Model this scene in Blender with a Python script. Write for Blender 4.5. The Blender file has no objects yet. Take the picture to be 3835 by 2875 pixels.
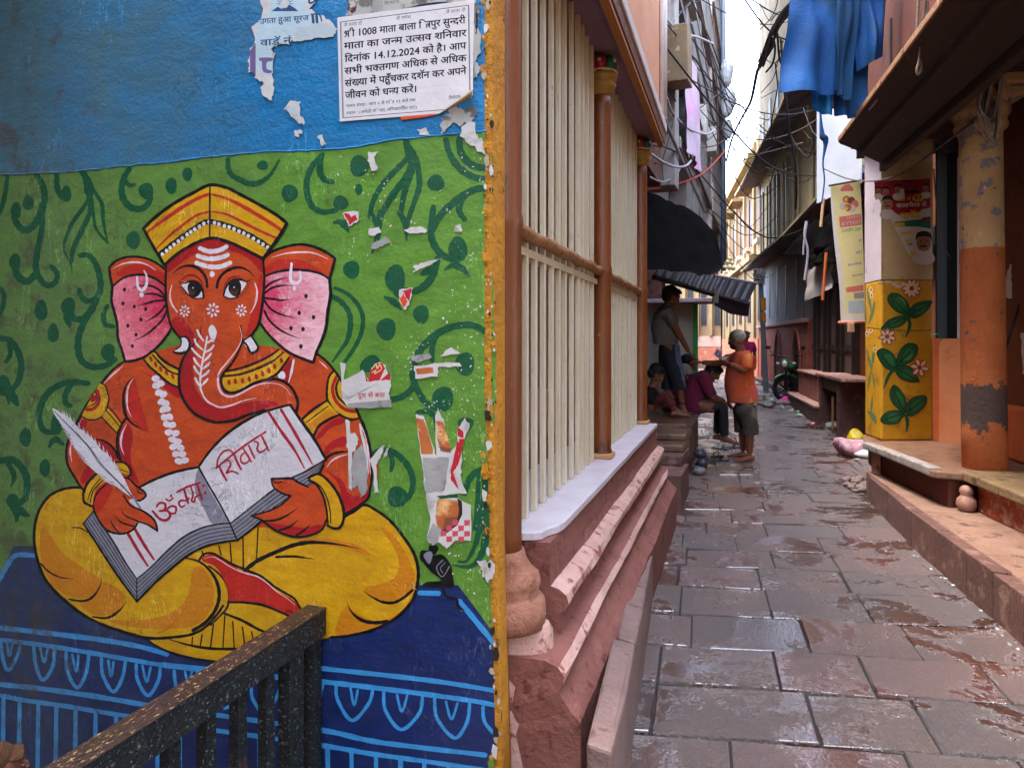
import bpy, bmesh, math, random
from mathutils import Vector, Matrix, noise
R = math.radians
rng = random.Random(7)
S = bpy.context.scene
COL = S.collection
# ------------------------------------------------------------------ camera
CAMH, YAW, FPX, HOR = 1.53, R(18.2), 1475.0, 735.0      # sizes in 2212 px wide picture units
cam = bpy.data.cameras.new('camera'); cam.sensor_width = 36; cam.lens = 24.0
cam.shift_y = -94 / 2212; cam.clip_start = .05; cam.clip_end = 500
camo = bpy.data.objects.new('camera', cam); COL.objects.link(camo)
camo.location = (0, 0, CAMH); camo.rotation_euler = (R(90), 0, YAW)
S.camera = camo
# ------------------------------------------------------------------ sky, sun, exposure
SUN_EL, SUN_AZ = 72, 250          # azimuth measured clockwise from +Y (the alley axis)
w = bpy.data.worlds.new('World'); S.world = w; w.use_nodes = True
nt = w.node_tree; bg = nt.nodes['Background']
sky = nt.nodes.new('ShaderNodeTexSky'); sky.sky_type = 'NISHITA'; sky.sun_disc = False
sky.sun_elevation = R(SUN_EL); sky.sun_rotation = R(SUN_AZ); sky.air_density = 1.0; sky.dust_density = 2.0; sky.ozone_density = 1.0
hs_ = nt.nodes.new('ShaderNodeHueSaturation'); hs_.inputs['Saturation'].default_value = .72      # thin overcast: a whiter sky
nt.links.new(sky.outputs[0], hs_.inputs['Color']); nt.links.new(hs_.outputs[0], bg.inputs[0]); bg.inputs[1].default_value = 0.15
sl = bpy.data.lights.new('sun', 'SUN'); sl.energy = .5; sl.angle = R(14); sl.color = (1, .93, .82)
so = bpy.data.objects.new('sun', sl); COL.objects.link(so)
sd = Vector((math.sin(R(SUN_AZ)) * math.cos(R(SUN_EL)), math.cos(R(SUN_AZ)) * math.cos(R(SUN_EL)), math.sin(R(SUN_EL))))
so.rotation_euler = (-sd).to_track_quat('-Z', 'Y').to_euler(); so.location = (0, 0, 30)
S.view_settings.view_transform = 'Standard'; S.view_settings.look = 'None'
S.view_settings.exposure = 3.7; S.view_settings.gamma = 1
S.cycles.max_bounces = 8; S.cycles.diffuse_bounces = 5; S.cycles.glossy_bounces = 3; S.cycles.caustics_reflective = False
# ------------------------------------------------------------------ helpers
CF = Vector((-math.sin(YAW), math.cos(YAW), 0)); CR = Vector((math.cos(YAW), math.sin(YAW), 0))
def ray(px, py): return CF + CR * ((px - 1106) / FPX) + Vector((0, 0, (HOR - py) / FPX))
CO = Vector((0, 0, CAMH))
def atX(px, py, X): d = ray(px, py); return CO + d * (X / d.x)
def atY(px, py, Y): d = ray(px, py); return CO + d * (Y / d.y)
def atZ(px, py, Z): d = ray(px, py); return CO + d * ((Z - CAMH) / d.z)
def atD(px, py, D): return CO + ray(px, py) * D
def lin(c): return tuple((v / 12.92 if v <= .04045 else ((v + .055) / 1.055) ** 2.4) for v in c)
def hx(s):
    s = s.lstrip('#'); return lin(tuple(int(s[i:i + 2], 16) / 255 for i in (0, 2, 4)))
def mixc(a, b, t): return tuple(x * (1 - t) + y * t for x, y in zip(a, b))
MATS = {}
class NT:
    def __init__(s, m): s.t = m.node_tree; s.n = s.t.nodes; s.l = s.t.links
    def add(s, typ, **kw):
        nd = s.n.new('ShaderNode' + typ)
        for k, v in kw.items():
            if k.startswith('i_'): nd.inputs[k[2:].replace('_', ' ')].default_value = v
            elif k.startswith('n'): nd.inputs[int(k[1:])].default_value = v
            else: setattr(nd, k, v)
        return nd
    def link(s, a, b): s.l.new(a, b)
    def pos(s, sc=(1, 1, 1)):
        g = s.add('NewGeometry'); mp = s.add('Mapping'); mp.inputs['Scale'].default_value = sc
        s.link(g.outputs['Position'], mp.inputs[0]); return mp.outputs[0]
    def noise(s, vec, scale, detail=4, rough=.55, dist=0):
        n = s.add('TexNoise'); n.inputs['Scale'].default_value = scale; n.inputs['Detail'].default_value = detail
        n.inputs['Roughness'].default_value = rough; n.inputs['Distortion'].default_value = dist
        s.link(vec, n.inputs['Vector']); return n.outputs['Fac']
    def ramp(s, fac, a, b, va=0., vb=1.):
        m = s.add('MapRange'); m.inputs[1].default_value = a; m.inputs[2].default_value = b
        m.inputs[3].default_value = va; m.inputs[4].default_value = vb; s.link(fac, m.inputs[0]); return m.outputs[0]
    def math(s, op, a, b=None):
        m = s.add('Math', operation=op)
        for i, v in enumerate((a, b)):
            if v is None: continue
            if isinstance(v, (int, float)): m.inputs[i].default_value = v
            else: s.link(v, m.inputs[i])
        return m.outputs[0]
    def mix(s, fac, a, b):
        m = s.add('Mix', data_type='RGBA')
        for i, v in ((0, fac), (6, a), (7, b)):
            if isinstance(v, (int, float)): m.inputs[i].default_value = v
            elif isinstance(v, tuple): m.inputs[i].default_value = (v[0], v[1], v[2], 1)
            else: s.link(v, m.inputs[i])
        return m.outputs[2]
def mat(name, c, c2=None, sc=5., rough=.75, bump=.15, bsc=60., spots=(), metal=0., stretch=(1, 1, 1), spec=.4, var=.18, rvar=.0, alpha=None, sheen=0):
    """general weathered surface: two colours mixed by noise, optional spots [(colour, scale, threshold, softness)], bump"""
    if name in MATS: return MATS[name]
    m = bpy.data.materials.new(name); m.use_nodes = True; t = NT(m); p = t.n['Principled BSDF']
    if isinstance(c, str): c = hx(c)
    if isinstance(c2, str): c2 = hx(c2)
    if c2 is None: c2 = tuple(v * (1 - var) for v in c)
    v = t.pos(stretch); f = t.noise(v, sc, 6, .6); f = t.ramp(f, .3, .7)
    col = t.mix(f, c, c2)
    f2 = t.noise(v, sc * 9, 3, .6); col = t.mix(t.ramp(f2, .25, .8, 0, var * 1.2), col, tuple(x * .55 for x in c2))
    for k, sp in enumerate(spots):
        sc_, th, so_ = sp[1], sp[2], sp[3] if len(sp) > 3 else .02
        cc = hx(sp[0]) if isinstance(sp[0], str) else sp[0]
        n = t.noise(v, sc_, 5, .62, .3 * k); col = t.mix(t.ramp(n, th - so_, th + so_), col, cc)
    t.link(col, p.inputs['Base Color'])
    p.inputs['Roughness'].default_value = rough; p.inputs['Metallic'].default_value = metal
    p.inputs['Specular IOR Level'].default_value = spec
    if rvar: t.link(t.ramp(f2, .3, .7, max(rough - rvar, .02), min(rough + rvar, 1)), p.inputs['Roughness'])
    if bump:
        b = t.add('Bump'); b.inputs['Strength'].default_value = bump; b.inputs['Distance'].default_value = .02
        n1 = t.noise(v, bsc, 5, .6); n2 = t.noise(v, bsc * .18, 4, .6)
        t.link(t.math('ADD', n1, n2), b.inputs['Height']); t.link(b.outputs[0], p.inputs['Normal'])
    MATS[name] = m; return m
def setp(o, label=None, cat=None, group=None, kind=None):
    for k, v in (('label', label), ('category', cat), ('group', group), ('kind', kind)):
        if v: o[k] = v
    return o
def empty(name, loc=(0, 0, 0), label=None, cat=None, group=None, rz=0, kind=None):
    o = bpy.data.objects.new(name, None); o.location = loc; o.rotation_euler = (0, 0, rz); o.empty_display_size = .1
    COL.objects.link(o); return setp(o, label, cat, group, kind)
def crom(pts, closed=False, n=6):
    """Catmull-Rom through pts; a third truthy element marks a corner"""
    P = [(float(p[0]), float(p[1]), (p[2] if len(p) > 2 else 0)) for p in pts]
    N = len(P); out = []
    if N < 3: return [(p[0], p[1]) for p in P]
    segs = N if closed else N - 1
    for i in range(segs):
        p1, p2 = P[i], P[(i + 1) % N]
        p0 = P[i - 1] if (i > 0 or closed) else p1
        p3 = P[(i + 2) % N] if (i + 2 < N or closed) else p2
        if p1[2]: p0 = p1
        if p2[2]: p3 = p2
        for k in range(n):
            t = k / n; t2 = t * t; t3 = t2 * t
            out.append(tuple(.5 * (2 * p1[j] + (p2[j] - p0[j]) * t + (2 * p0[j] - 5 * p1[j] + 4 * p2[j] - p3[j]) * t2 + (-p0[j] + 3 * p1[j] - 3 * p2[j] + p3[j]) * t3) for j in (0, 1)))
    if not closed: out.append((P[-1][0], P[-1][1]))
    return out
def crom3(pts, n=6):
    P = [Vector(p) for p in pts]; out = []
    if len(P) < 3: return P
    for i in range(len(P) - 1):
        p1, p2 = P[i], P[i + 1]; p0 = P[i - 1] if i else p1; p3 = P[i + 2] if i + 2 < len(P) else p2
        for k in range(n):
            t = k / n
            out.append(.5 * (2 * p1 + (p2 - p0) * t + (2 * p0 - 5 * p1 + 4 * p2 - p3) * t * t + (-p0 + 3 * p1 - 3 * p2 + p3) * t ** 3))
    out.append(P[-1]); return out
def wmat(o):
    m = Matrix.LocRotScale(o.location, o.rotation_euler, o.scale)
    return wmat(o.parent) @ o.matrix_parent_inverse @ m if o.parent else m
class MB:
    """mesh collector: adds shapes to one bmesh, builds ONE object"""
    def __init__(s): s.b = bmesh.new(); s.mi = 0; s.smooth = False
    def face(s, vs):
        try:
            f = s.b.faces.new([v if isinstance(v, bmesh.types.BMVert) else s.b.verts.new(v) for v in vs]); f.material_index = s.mi; f.smooth = s.smooth; return f
        except ValueError: return None
    def box(s, x0, x1, y0, y1, z0, z1, M=None):
        v = [Vector((x, y, z)) for z in (z0, z1) for y in (y0, y1) for x in (x0, x1)]
        if M: v = [M @ q for q in v]
        v = [s.b.verts.new(q) for q in v]
        for f in ((0, 2, 3, 1), (4, 5, 7, 6), (0, 1, 5, 4), (2, 6, 7, 3), (0, 4, 6, 2), (1, 3, 7, 5)): s.face([v[i] for i in f])
        return s
    def obox(s, c, size, rz=0, rx=0, ry=0):
        M = Matrix.Translation(c) @ Matrix.Rotation(rz, 4, 'Z') @ Matrix.Rotation(rx, 4, 'X') @ Matrix.Rotation(ry, 4, 'Y')
        a, b, d = (q / 2 for q in size); return s.box(-a, a, -b, b, -d, d, M)
    def prism(s, poly, z0, z1):
        """poly: list of (x,y) counter-clockwise; z0,z1 numbers or lists"""
        n = len(poly); a = z0 if isinstance(z0, (list, tuple)) else [z0] * n; b = z1 if isinstance(z1, (list, tuple)) else [z1] * n
        lo = [s.b.verts.new((p[0], p[1], a[i])) for i, p in enumerate(poly)]; hi = [s.b.verts.new((p[0], p[1], b[i])) for i, p in enumerate(poly)]
        s.face(lo[::-1]); s.face(hi)
        for i in range(n): s.face([lo[i], lo[(i + 1) % n], hi[(i + 1) % n], hi[i]])
        return s
    def loft(s, rings, closed=True, cap=True):
        L = [[s.b.verts.new(q) for q in r] for r in rings]
        for a, b in zip(L, L[1:]):
            n = len(a)
            for i in range(n if closed else n - 1): s.face([a[i], a[(i + 1) % n], b[(i + 1) % n], b[i]])
        if cap and closed: s.face(L[0][::-1]); s.face(L[-1])
        return s
    def extrude(s, prof, path):
        """prof: [(u, z)] along local normal u; path: [(x,y,dx,dy)] position and outward direction"""
        rings = [[(x + dx * u, y + dy * u, z) for u, z in prof] for x, y, dx, dy in path]
        return s.loft(rings)
    def lathe(s, prof, loc=(0, 0, 0), n=20, M=None):
        rings = []
        for r, z in prof:
            q = [Vector((r * math.cos(2 * math.pi * i / n), r * math.sin(2 * math.pi * i / n), z)) for i in range(n)]
            if M: q = [M @ v for v in q]
            rings.append([v + Vector(loc) for v in q])
        return s.loft(rings)
    def tube(s, pts, r, n=6, cap=True):
        P = [Vector(p) for p in pts]; rings = []; up = Vector((0, 0, 1)); prev = None
        for i, p in enumerate(P):
            d = (P[min(i + 1, len(P) - 1)] - P[max(i - 1, 0)])
            if d.length < 1e-9: d = Vector((0, 0, 1))
            d.normalize()
            if prev is None:
                a = d.cross(up if abs(d.z) < .95 else Vector((1, 0, 0))).normalized()
            else:
                a = (prev - d * prev.dot(d))
                a = a.normalized() if a.length > 1e-6 else d.cross(Vector((1, 0, 0))).normalized()
            prev = a; b = d.cross(a); rr = r[i] if isinstance(r, (list, tuple)) else r
            rings.append([p + (a * math.cos(2 * math.pi * k / n) + b * math.sin(2 * math.pi * k / n)) * rr for k in range(n)])
        return s.loft(rings, cap=cap)
    def ball(s, c, r, seg=12, rings=8, M=None):
        rr = r if isinstance(r, (tuple, list)) else (r, r, r); c = Vector(c); L = []
        for i in range(1, rings):
            ph = math.pi * i / rings
            q = [Vector((rr[0] * math.sin(ph) * math.cos(2 * math.pi * k / seg), rr[1] * math.sin(ph) * math.sin(2 * math.pi * k / seg), rr[2] * math.cos(ph))) for k in range(seg)]
            if M: q = [M @ v for v in q]
            L.append([s.b.verts.new(c + v) for v in q])
        t = Vector((0, 0, rr[2])); t = M @ t if M else t
        top, bot = s.b.verts.new(c + t), s.b.verts.new(c - t)
        for k in range(seg):
            s.face([top, L[0][k], L[0][(k + 1) % seg]]); s.face([bot, L[-1][(k + 1) % seg], L[-1][k]])
            for a, b in zip(L, L[1:]): s.face([a[k], b[k], b[(k + 1) % seg], a[(k + 1) % seg]])
        return s
    def build(s, name, mats, parent=None, label=None, cat=None, group=None, kind=None, bevel=0, disp=0, dscale=8, sub=0, recalc=True, seed=0):
        if sub: bmesh.ops.subdivide_edges(s.b, edges=s.b.edges[:], cuts=sub, use_grid_fill=True)
        if recalc: bmesh.ops.recalc_face_normals(s.b, faces=s.b.faces[:])
        if disp:
            for v in s.b.verts:
                q = v.co * dscale + Vector((seed, seed * 2, 0)); v.co += noise.noise_vector(q) * disp
        me = bpy.data.meshes.new(name); s.b.to_mesh(me); s.b.free()
        for m in (mats if isinstance(mats, (list, tuple)) else [mats]): me.materials.append(m)
        o = bpy.data.objects.new(name, me); COL.objects.link(o)
        if parent:
            o.parent = parent
            o.matrix_parent_inverse = wmat(parent).inverted()
        if bevel:
            md = o.modifiers.new('bevel', 'BEVEL'); md.width = bevel; md.segments = 2; md.limit_method = 'ANGLE'; md.angle_limit = R(40)
        return setp(o, label, cat, group, kind)
def copy_tree(o, parent=None):
    c = o.copy(); COL.objects.link(c)
    if parent: c.parent = parent
    for ch in list(o.children): copy_tree(ch, c)
    return c
def oriented(a, b, wx, wz):
    """matrix placing a unit box along a->b"""
    return None
# ================================================================== MURAL WALL
YW, XE = 2.02, -.7316          # wall face, wall end
FR = {'A': (380, 660, 2.369), 'B': (100, 1300, 2.96), 'C': (750, 1300, 2.96), 'E': (100, 1750, 2.369), 'F': (800, 1750, 2.369),
      'H1': (0, 600, 2.072), 'H2': (900, 0, 2.072), 'H3': (900, 800, 2.072), 'H4': (0, 1400, 2.072), 'H5': (900, 1400, 2.072),
      'H6': (0, 2075, 2.072), 'H7': (900, 2075, 2.072), 'H8': (0, 0, 2.072), 'N': (1250, 0, 3.4533), 'S': (0, 0, 1.0), 'D': (0, 0, 2212 / 3835), 'R3': (3035, 0, 2.369), 'R5': (3035, 650, 2.369), 'R7': (3035, 1250, 2.369), 'M4': (2350, 650, 2.369)}
KD = 3835 / 2212
def wpt(fr, x, y, Y=YW):
    ox, oy, sc = FR[fr]; return atY((ox + x / sc) / KD, (oy + y / sc) / KD, Y)
LAY = [0.0012]
class Canvas:
    """a set of flat brush strokes and filled outlines lying on the wall"""
    def __init__(s, fr='S', step=.000007, plane=None): s.b = bmesh.new(); s.fr = fr; s.mats = []; s.step = step; s.pl = plane; s.d = .0012
    def V(s, fr, x, y):
        if s.pl is None:
            p = wpt(fr, x, y); return s.b.verts.new((p.x, YW - s.d, p.z))
        ox, oy, sc = FR[fr]; d = ray((ox + x / sc) / KD, (oy + y / sc) / KD); P0, N = s.pl
        return s.b.verts.new(CO + d * ((P0 - CO).dot(N) / d.dot(N)) + N * s.d)
    def nxt(s):
        if s.pl is None: LAY[0] += s.step; s.d = LAY[0]
        else: s.d += .00002
    def flip(s, fc):
        fc.normal_update(); N = s.pl[1] if s.pl else Vector((0, -1, 0))
        if fc.normal.dot(N) < 0: fc.normal_flip()
    def f(s, fr): s.fr = fr; return s
    def idx(s, m):
        if m not in s.mats: s.mats.append(m)
        return s.mats.index(m)
    def poly(s, pts, m, fr=None):
        s.nxt(); vs = [s.V(fr or s.fr, x, y) for x, y in pts]
        fc = s.b.faces.new(vs); fc.material_index = s.idx(m); s.flip(fc)
        return s
    def fill(s, pts, m, n=5, fr=None): return s.poly(crom(pts, True, n), m, fr)
    def stroke(s, pts, wd, m, taper=(1, 1), n=6, fr=None, jit=.09):
        P = crom(pts, False, n); L = [0]
        for a, b in zip(P, P[1:]): L.append(L[-1] + math.hypot(b[0] - a[0], b[1] - a[1]))
        T = L[-1] or 1; lf = []; rt = []
        for i, p in enumerate(P):
            a, b = P[max(i - 1, 0)], P[min(i + 1, len(P) - 1)]
            dx, dy = b[0] - a[0], b[1] - a[1]; q = math.hypot(dx, dy) or 1
            t = L[i] / T; h = wd / 2 * min(1, taper[0] + (1 - taper[0]) * min(t / .45, 1), taper[1] + (1 - taper[1]) * min((1 - t) / .45, 1))
            h *= 1 + jit * math.sin(i * 1.7 + pts[0][0])
            lf.append((p[0] - dy / q * h, p[1] + dx / q * h)); rt.append((p[0] + dy / q * h, p[1] - dx / q * h))
        def cap(p, a, h, sgn):
            return [(p[0] + h * math.cos(a + sgn * k), p[1] + h * math.sin(a + sgn * k)) for k in (-.9, -.45, 0, .45, .9)] if h > 1.5 else []
        a1 = math.atan2(P[-1][1] - P[-2][1], P[-1][0] - P[-2][0]); a0 = math.atan2(P[0][1] - P[1][1], P[0][0] - P[1][0])
        h1 = math.hypot(lf[-1][0] - rt[-1][0], lf[-1][1] - rt[-1][1]) / 2; h0 = math.hypot(lf[0][0] - rt[0][0], lf[0][1] - rt[0][1]) / 2
        s.nxt(); mi = s.idx(m); F = fr or s.fr
        def V(x, y): return s.V(F, x, y)
        A = [V(*q) for q in lf]; B = [V(*q) for q in rt]; fs = []
        for i in range(len(P) - 1): fs.append([A[i], A[i + 1], B[i + 1], B[i]])
        c1 = cap(P[-1], a1, h1, -1); c0 = cap(P[0], a0, h0, 1)
        if c1: fs.append([A[-1]] + [V(*q) for q in c1] + [B[-1]])
        if c0: fs.append([A[0]] + [V(*q) for q in c0] + [B[0]])
        for q in fs:
            try: fc = s.b.faces.new(q)
            except ValueError: continue
            fc.material_index = mi; s.flip(fc)
        return s
    def dot(s, x, y, rx, ry=None, m=None, a=0, fr=None, n=14):
        ry = ry or rx; ca, sa = math.cos(a), math.sin(a); pts = []
        for k in range(n):
            t = 2 * math.pi * k / n; j = 1 + .05 * math.sin(3 * t + x); u, v = rx * j * math.cos(t), ry * j * math.sin(t); pts.append((x + u * ca - v * sa, y + u * sa + v * ca))
        return s.poly(pts, m, fr)
    def build(s, name, parent=None, **kw):
        me = bpy.data.meshes.new(name); s.b.to_mesh(me); s.b.free()
        for m in s.mats: me.materials.append(m)
        o = bpy.data.objects.new(name, me); COL.objects.link(o)
        if parent: o.parent = parent; o.matrix_parent_inverse = wmat(parent).inverted()
        return setp(o, **kw)
def paint(name, c, c2=None, rough=.42, chips=.62, streak=.25, grime=0., dirt='#3a3326', bump=.35, grad=None, gcol='#5c6350'):
    """wall paint: brushy colour variation, worn white chips, dust; grad=(centre, r0, r1, colour) for a painted blend"""
    if name in MATS: return MATS[name]
    m = bpy.data.materials.new(name); m.use_nodes = True; t = NT(m); p = t.n['Principled BSDF']
    c = hx(c) if isinstance(c, str) else c; c2 = hx(c2) if isinstance(c2, str) else (c2 or tuple(v * .8 for v in c))
    v = t.pos(); vs = t.pos((1, 1, 2.2))
    col = t.mix(t.ramp(t.noise(vs, 7, 6, .65, .6), .32, .68), c, c2)
    if grad:
        ctr, r0, r1, gc = grad
        vm = t.add('VectorMath', operation='DISTANCE'); t.link(v, vm.inputs[0]); vm.inputs[1].default_value = ctr
        nz = t.noise(vs, 26, 4, .6, 1.0)
        dd = t.math('ADD', vm.outputs['Value'], t.ramp(nz, .2, .8, -.5 * (r1 - r0), .5 * (r1 - r0)))
        col = t.mix(t.ramp(dd, r0, r1), hx(gc), col)
    fine = t.noise(v, 130, 3, .6); col = t.mix(t.ramp(fine, .3, .75, 0, streak), col, tuple(x * .6 for x in c2))
    dust = t.noise(v, 34, 5, .7); col = t.mix(t.ramp(dust, .62, .72, 0, .35), col, hx(dirt))
    if grime:
        sp = t.add('SeparateXYZ'); t.link(v, sp.inputs[0])
        gx = t.ramp(sp.outputs[0], -1.15, -2.7, -.28, .36)
        g = t.math('ADD', t.noise(v, 2.6, 7, .66, .4), gx)
        gz = t.ramp(sp.outputs[2], 1.6, 2.7, 0, .10); g = t.math('ADD', g, gz)
        col = t.mix(t.ramp(g, .44, .86, 0, grime), col, hx(gcol))
        g2 = t.math('ADD', t.noise(v, 9, 6, .7), t.ramp(sp.outputs[0], -1.6, -2.7, -.22, .05))
        col = t.mix(t.ramp(g2, .56, .66, 0, .65), col, hx('#4a4034'))
    # chipped flakes, gathered where low noise is high
    vo = t.add('TexVoronoi'); vo.inputs['Scale'].default_value = 95; nv = t.add('TexNoise'); nv.inputs['Scale'].default_value = 70; t.link(v, nv.inputs['Vector']); va = t.add('VectorMath', operation='MULTIPLY_ADD'); t.link(nv.outputs['Color'], va.inputs[0]); va.inputs[1].default_value = (.022, .022, .022); t.link(v, va.inputs[2]); t.link(va.outputs[0], vo.inputs['Vector'])
    cl = t.noise(v, 3.1, 4, .6); sp2 = t.add('SeparateXYZ'); t.link(v, sp2.inputs[0])
    cl = t.math('ADD', cl, t.ramp(sp2.outputs[0], -1.5, -.8, -.12, .13))
    k = t.math('MULTIPLY', t.ramp(vo.outputs['Distance'], .32, .22), t.ramp(cl, chips, chips + .05))
    rr = t.add('SeparateColor'); t.link(vo.outputs['Color'], rr.inputs[0]); k = t.math('MULTIPLY', k, t.ramp(rr.outputs[0], .80, .83))
    col = t.mix(k, col, hx('#d9d3c2'))
    vz = t.pos((1, 1, .22)); sn = t.noise(vz, 26, 4, .6, .6); ln_ = t.math('ABSOLUTE', t.math('SUBTRACT', sn, .5)); sk = t.math('MULTIPLY', t.ramp(ln_, .012, .004), t.ramp(t.noise(v, 4.2, 3, .6), .52, .62))
    col = t.mix(t.math('MULTIPLY', sk, .55), col, tuple(min(1, x * 1.5 + .12) for x in c))
    cr = t.noise(v, 3.4, 7, .62, 1.2); ck = t.math('MULTIPLY', t.ramp(t.math('ABSOLUTE', t.math('SUBTRACT', cr, .5)), .006, .001), t.ramp(t.noise(v, 1.7, 3, .5), .5, .6)); col = t.mix(t.math('MULTIPLY', ck, .6), col, hx('#2a241c'))
    t.link(col, p.inputs['Base Color']); p.inputs['Roughness'].default_value = rough
    t.link(t.ramp(t.noise(v, 22, 4, .6), .3, .7, rough - .08, rough + .2), p.inputs['Roughness'])
    b = t.add('Bump'); b.inputs['Strength'].default_value = bump; b.inputs['Distance'].default_value = .006
    h = t.math('ADD', t.noise(v, 60, 5, .65), t.math('MULTIPLY', t.noise(vs, 9, 5, .6), 1.6)); t.link(h, b.inputs['Height']); t.link(b.outputs[0], p.inputs['Normal'])
    MATS[name] = m; return m
OR = paint('orange_paint', '#d4501c', '#b03c12', chips=.7)
RD = paint('red_paint', '#b3161c', '#9c1418', chips=.72); RD2 = paint('scarlet_paint', '#c42b1a', '#b01f18', chips=.72)
YL = paint('yellow_paint', '#e0ab0a', '#c08a0a', chips=.6, dirt='#8a5a14'); YO = paint('deep_yellow_paint', '#cf8410', '#c4760f', chips=.62)
BK = paint('black_paint', '#0d0d0f', '#08080a', chips=.64, rough=.35); WH = paint('white_paint', '#e6e0e2', '#d6ced6', chips=.9)
PW = paint('pinkish_white_paint', '#f0cdd2', '#e6b4bb', chips=.9); GY = paint('grey_paint', '#8f8d98', '#7a7985', chips=.8)
PG = paint('page_white_paint', '#d9d2d4', '#c9c3c8', chips=.75, dirt='#b9889f'); RT = paint('crimson_lettering_paint', '#b5122b', '#9d1226', chips=.9)
GN = paint('green_paint', '#6a9c36', '#507c28', chips=.58, grime=.4, dirt='#5a5a2c'); DG = paint('dark_green_paint', '#0c5a36', '#08492b', chips=.6)
NV = paint('navy_paint', '#142a66', '#101f4c', chips=.68, dirt='#4c4a46', grime=.25); LB = paint('light_blue_paint', '#3f9fe0', '#3588c4', chips=.75, dirt='#2a4058', grime=.35)
BL = paint('blue_paint', '#0a7cb6', '#07699c', chips=.74, grime=.92, bump=.6, gcol='#44666e'); BR = paint('brown_eye_paint', '#5c3020', '#4a2418', chips=.95)
EL = wpt('A', 590, 1090); ER = wpt('A', 1440, 1090)
PKL = paint('pink_paint_left_ear', '#f0909c', '#ea808e', chips=.9, grad=(tuple(EL), .05, .27, '#c81444'))
PKR = paint('pink_paint_right_ear', '#f3c6cc', '#efb6bf', chips=.85, grad=(tuple(ER), .05, .27, '#d42a58'))
OCH = mat('ochre_plaster', '#c98a1e', '#b0741a', sc=9, bump=.7, bsc=40, rough=.85, spots=(('#6a4a20', 16, .66), ('#d8c39a', 30, .70)))
mural = empty('mural_wall', (-1.9, YW, 0), 'painted corner wall with a seated elephant headed deity writing in a book', 'wall', kind='thing')
b = MB(); b.box(-5.2, XE, YW + .002, YW + .13, -1.1, 5.2); b.build('wall_body', OCH, mural, sub=0)
# rough ochre corner lip
b = MB(); rr = []
for i in range(90):
    z = -1.0 + i * .07; q = Vector((0, 0, z * 4)); j = noise.noise(q) * .006 + noise.noise(q * 5) * .004; k = noise.noise(q * 2.3 + Vector((9, 0, 0))) * .009
    X = XE + min(.045, max(0, 1.4 - z) * .030)
    rr.append([(X - .03, YW + .001, z), (X - .002 + j, YW - .0075 + k * .2, z), (X + .001 + j, YW - .003, z), (X + .001 + k, YW + .02, z), (X + .0 + j, YW + .07, z), (X - .012, YW + .122, z), (X - .03, YW + .11, z)])
b.smooth = True; b.loft(rr); b.build('plaster_edge', OCH, mural)
cv = Canvas('S')
edge = [('H2', 1935, -700), ('H2', 1940, 0), ('H2', 1930, 300), ('H2', 1945, 700), ('H2', 1955, 1020)]
def pt_s(fr, x, y): ox, oy, sc = FR[fr]; return (ox + x / sc, oy + y / sc)
def rag(pts, amp=4, n=5, seed=1):
    r = random.Random(seed); out = []
    for a, b2 in zip(pts, pts[1:]):
        for k in range(n): t = k / n; out.append((a[0] + (b2[0] - a[0]) * t + r.uniform(-amp, amp), a[1] + (b2[1] - a[1]) * t + r.uniform(-amp, amp)))
    out.append(pts[-1]); return out
bound = [pt_s('H8', x, y) for x, y in ((-900, 1400), (0, 1362), (300, 1350), (640, 1330), (1000, 1290), (1300, 1265), (1600, 1225), (2072, 1182))] + [pt_s('H2', x, y) for x, y in ((400, 1180), (800, 1160), (1200, 1090), (1650, 1045), (1955, 1020))]
redge = [pt_s('H2', 1955, 1020), pt_s('H2', 1955, 1400), pt_s('H3', 1935, 300), pt_s('H3', 1960, 600), pt_s('H3', 1975, 900), pt_s('H3', 1985, 1300), pt_s('H5', 1985, 250), pt_s('H5', 1950, 500), pt_s('H5', 1930, 700), pt_s('H5', 1945, 900), pt_s('H5', 1935, 1200), pt_s('H5', 1960, 1500), pt_s('H7', 1955, 250), pt_s('H7', 1985, 500), pt_s('H7', 1995, 700)]
redge2 = [pt_s('H7', 1995, 700), pt_s('H7', 2005, 1000), pt_s('H7', 2030, 1300), pt_s('H7', 2020, 1500), pt_s('H7', 1930, 1600), pt_s('H7', 1900, 1750), pt_s('H7', 1950, 2300)]
up = [pt_s(*e) for e in edge]
cv.poly(rag(up, 3, 6, 2) + rag(bound[::-1], 2, 6, 3) + [(-1500, -400)], BL)
cv.build('blue_paint_field', mural)
EDG = 1
cv = Canvas('S'); cv.poly(rag(bound, 2, 6, 3) + rag(redge, 5, 6, 4) + [(1850, 2900), (-1500, 2900)], GN); cv.build('green_paint_field', mural)
# raised ridge where the blue coat ends
b = MB(); b.smooth = True; P = []
for x, y in rag(bound, 2, 10, 3): p = wpt('S', x, y - 2); P.append((p.x, YW - .001, p.z))
b.tube(P, [.0035 + .002 * noise.noise(Vector(q) * 30) for q in P], 5); b.build('paint_ridge', BL, mural)
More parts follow.
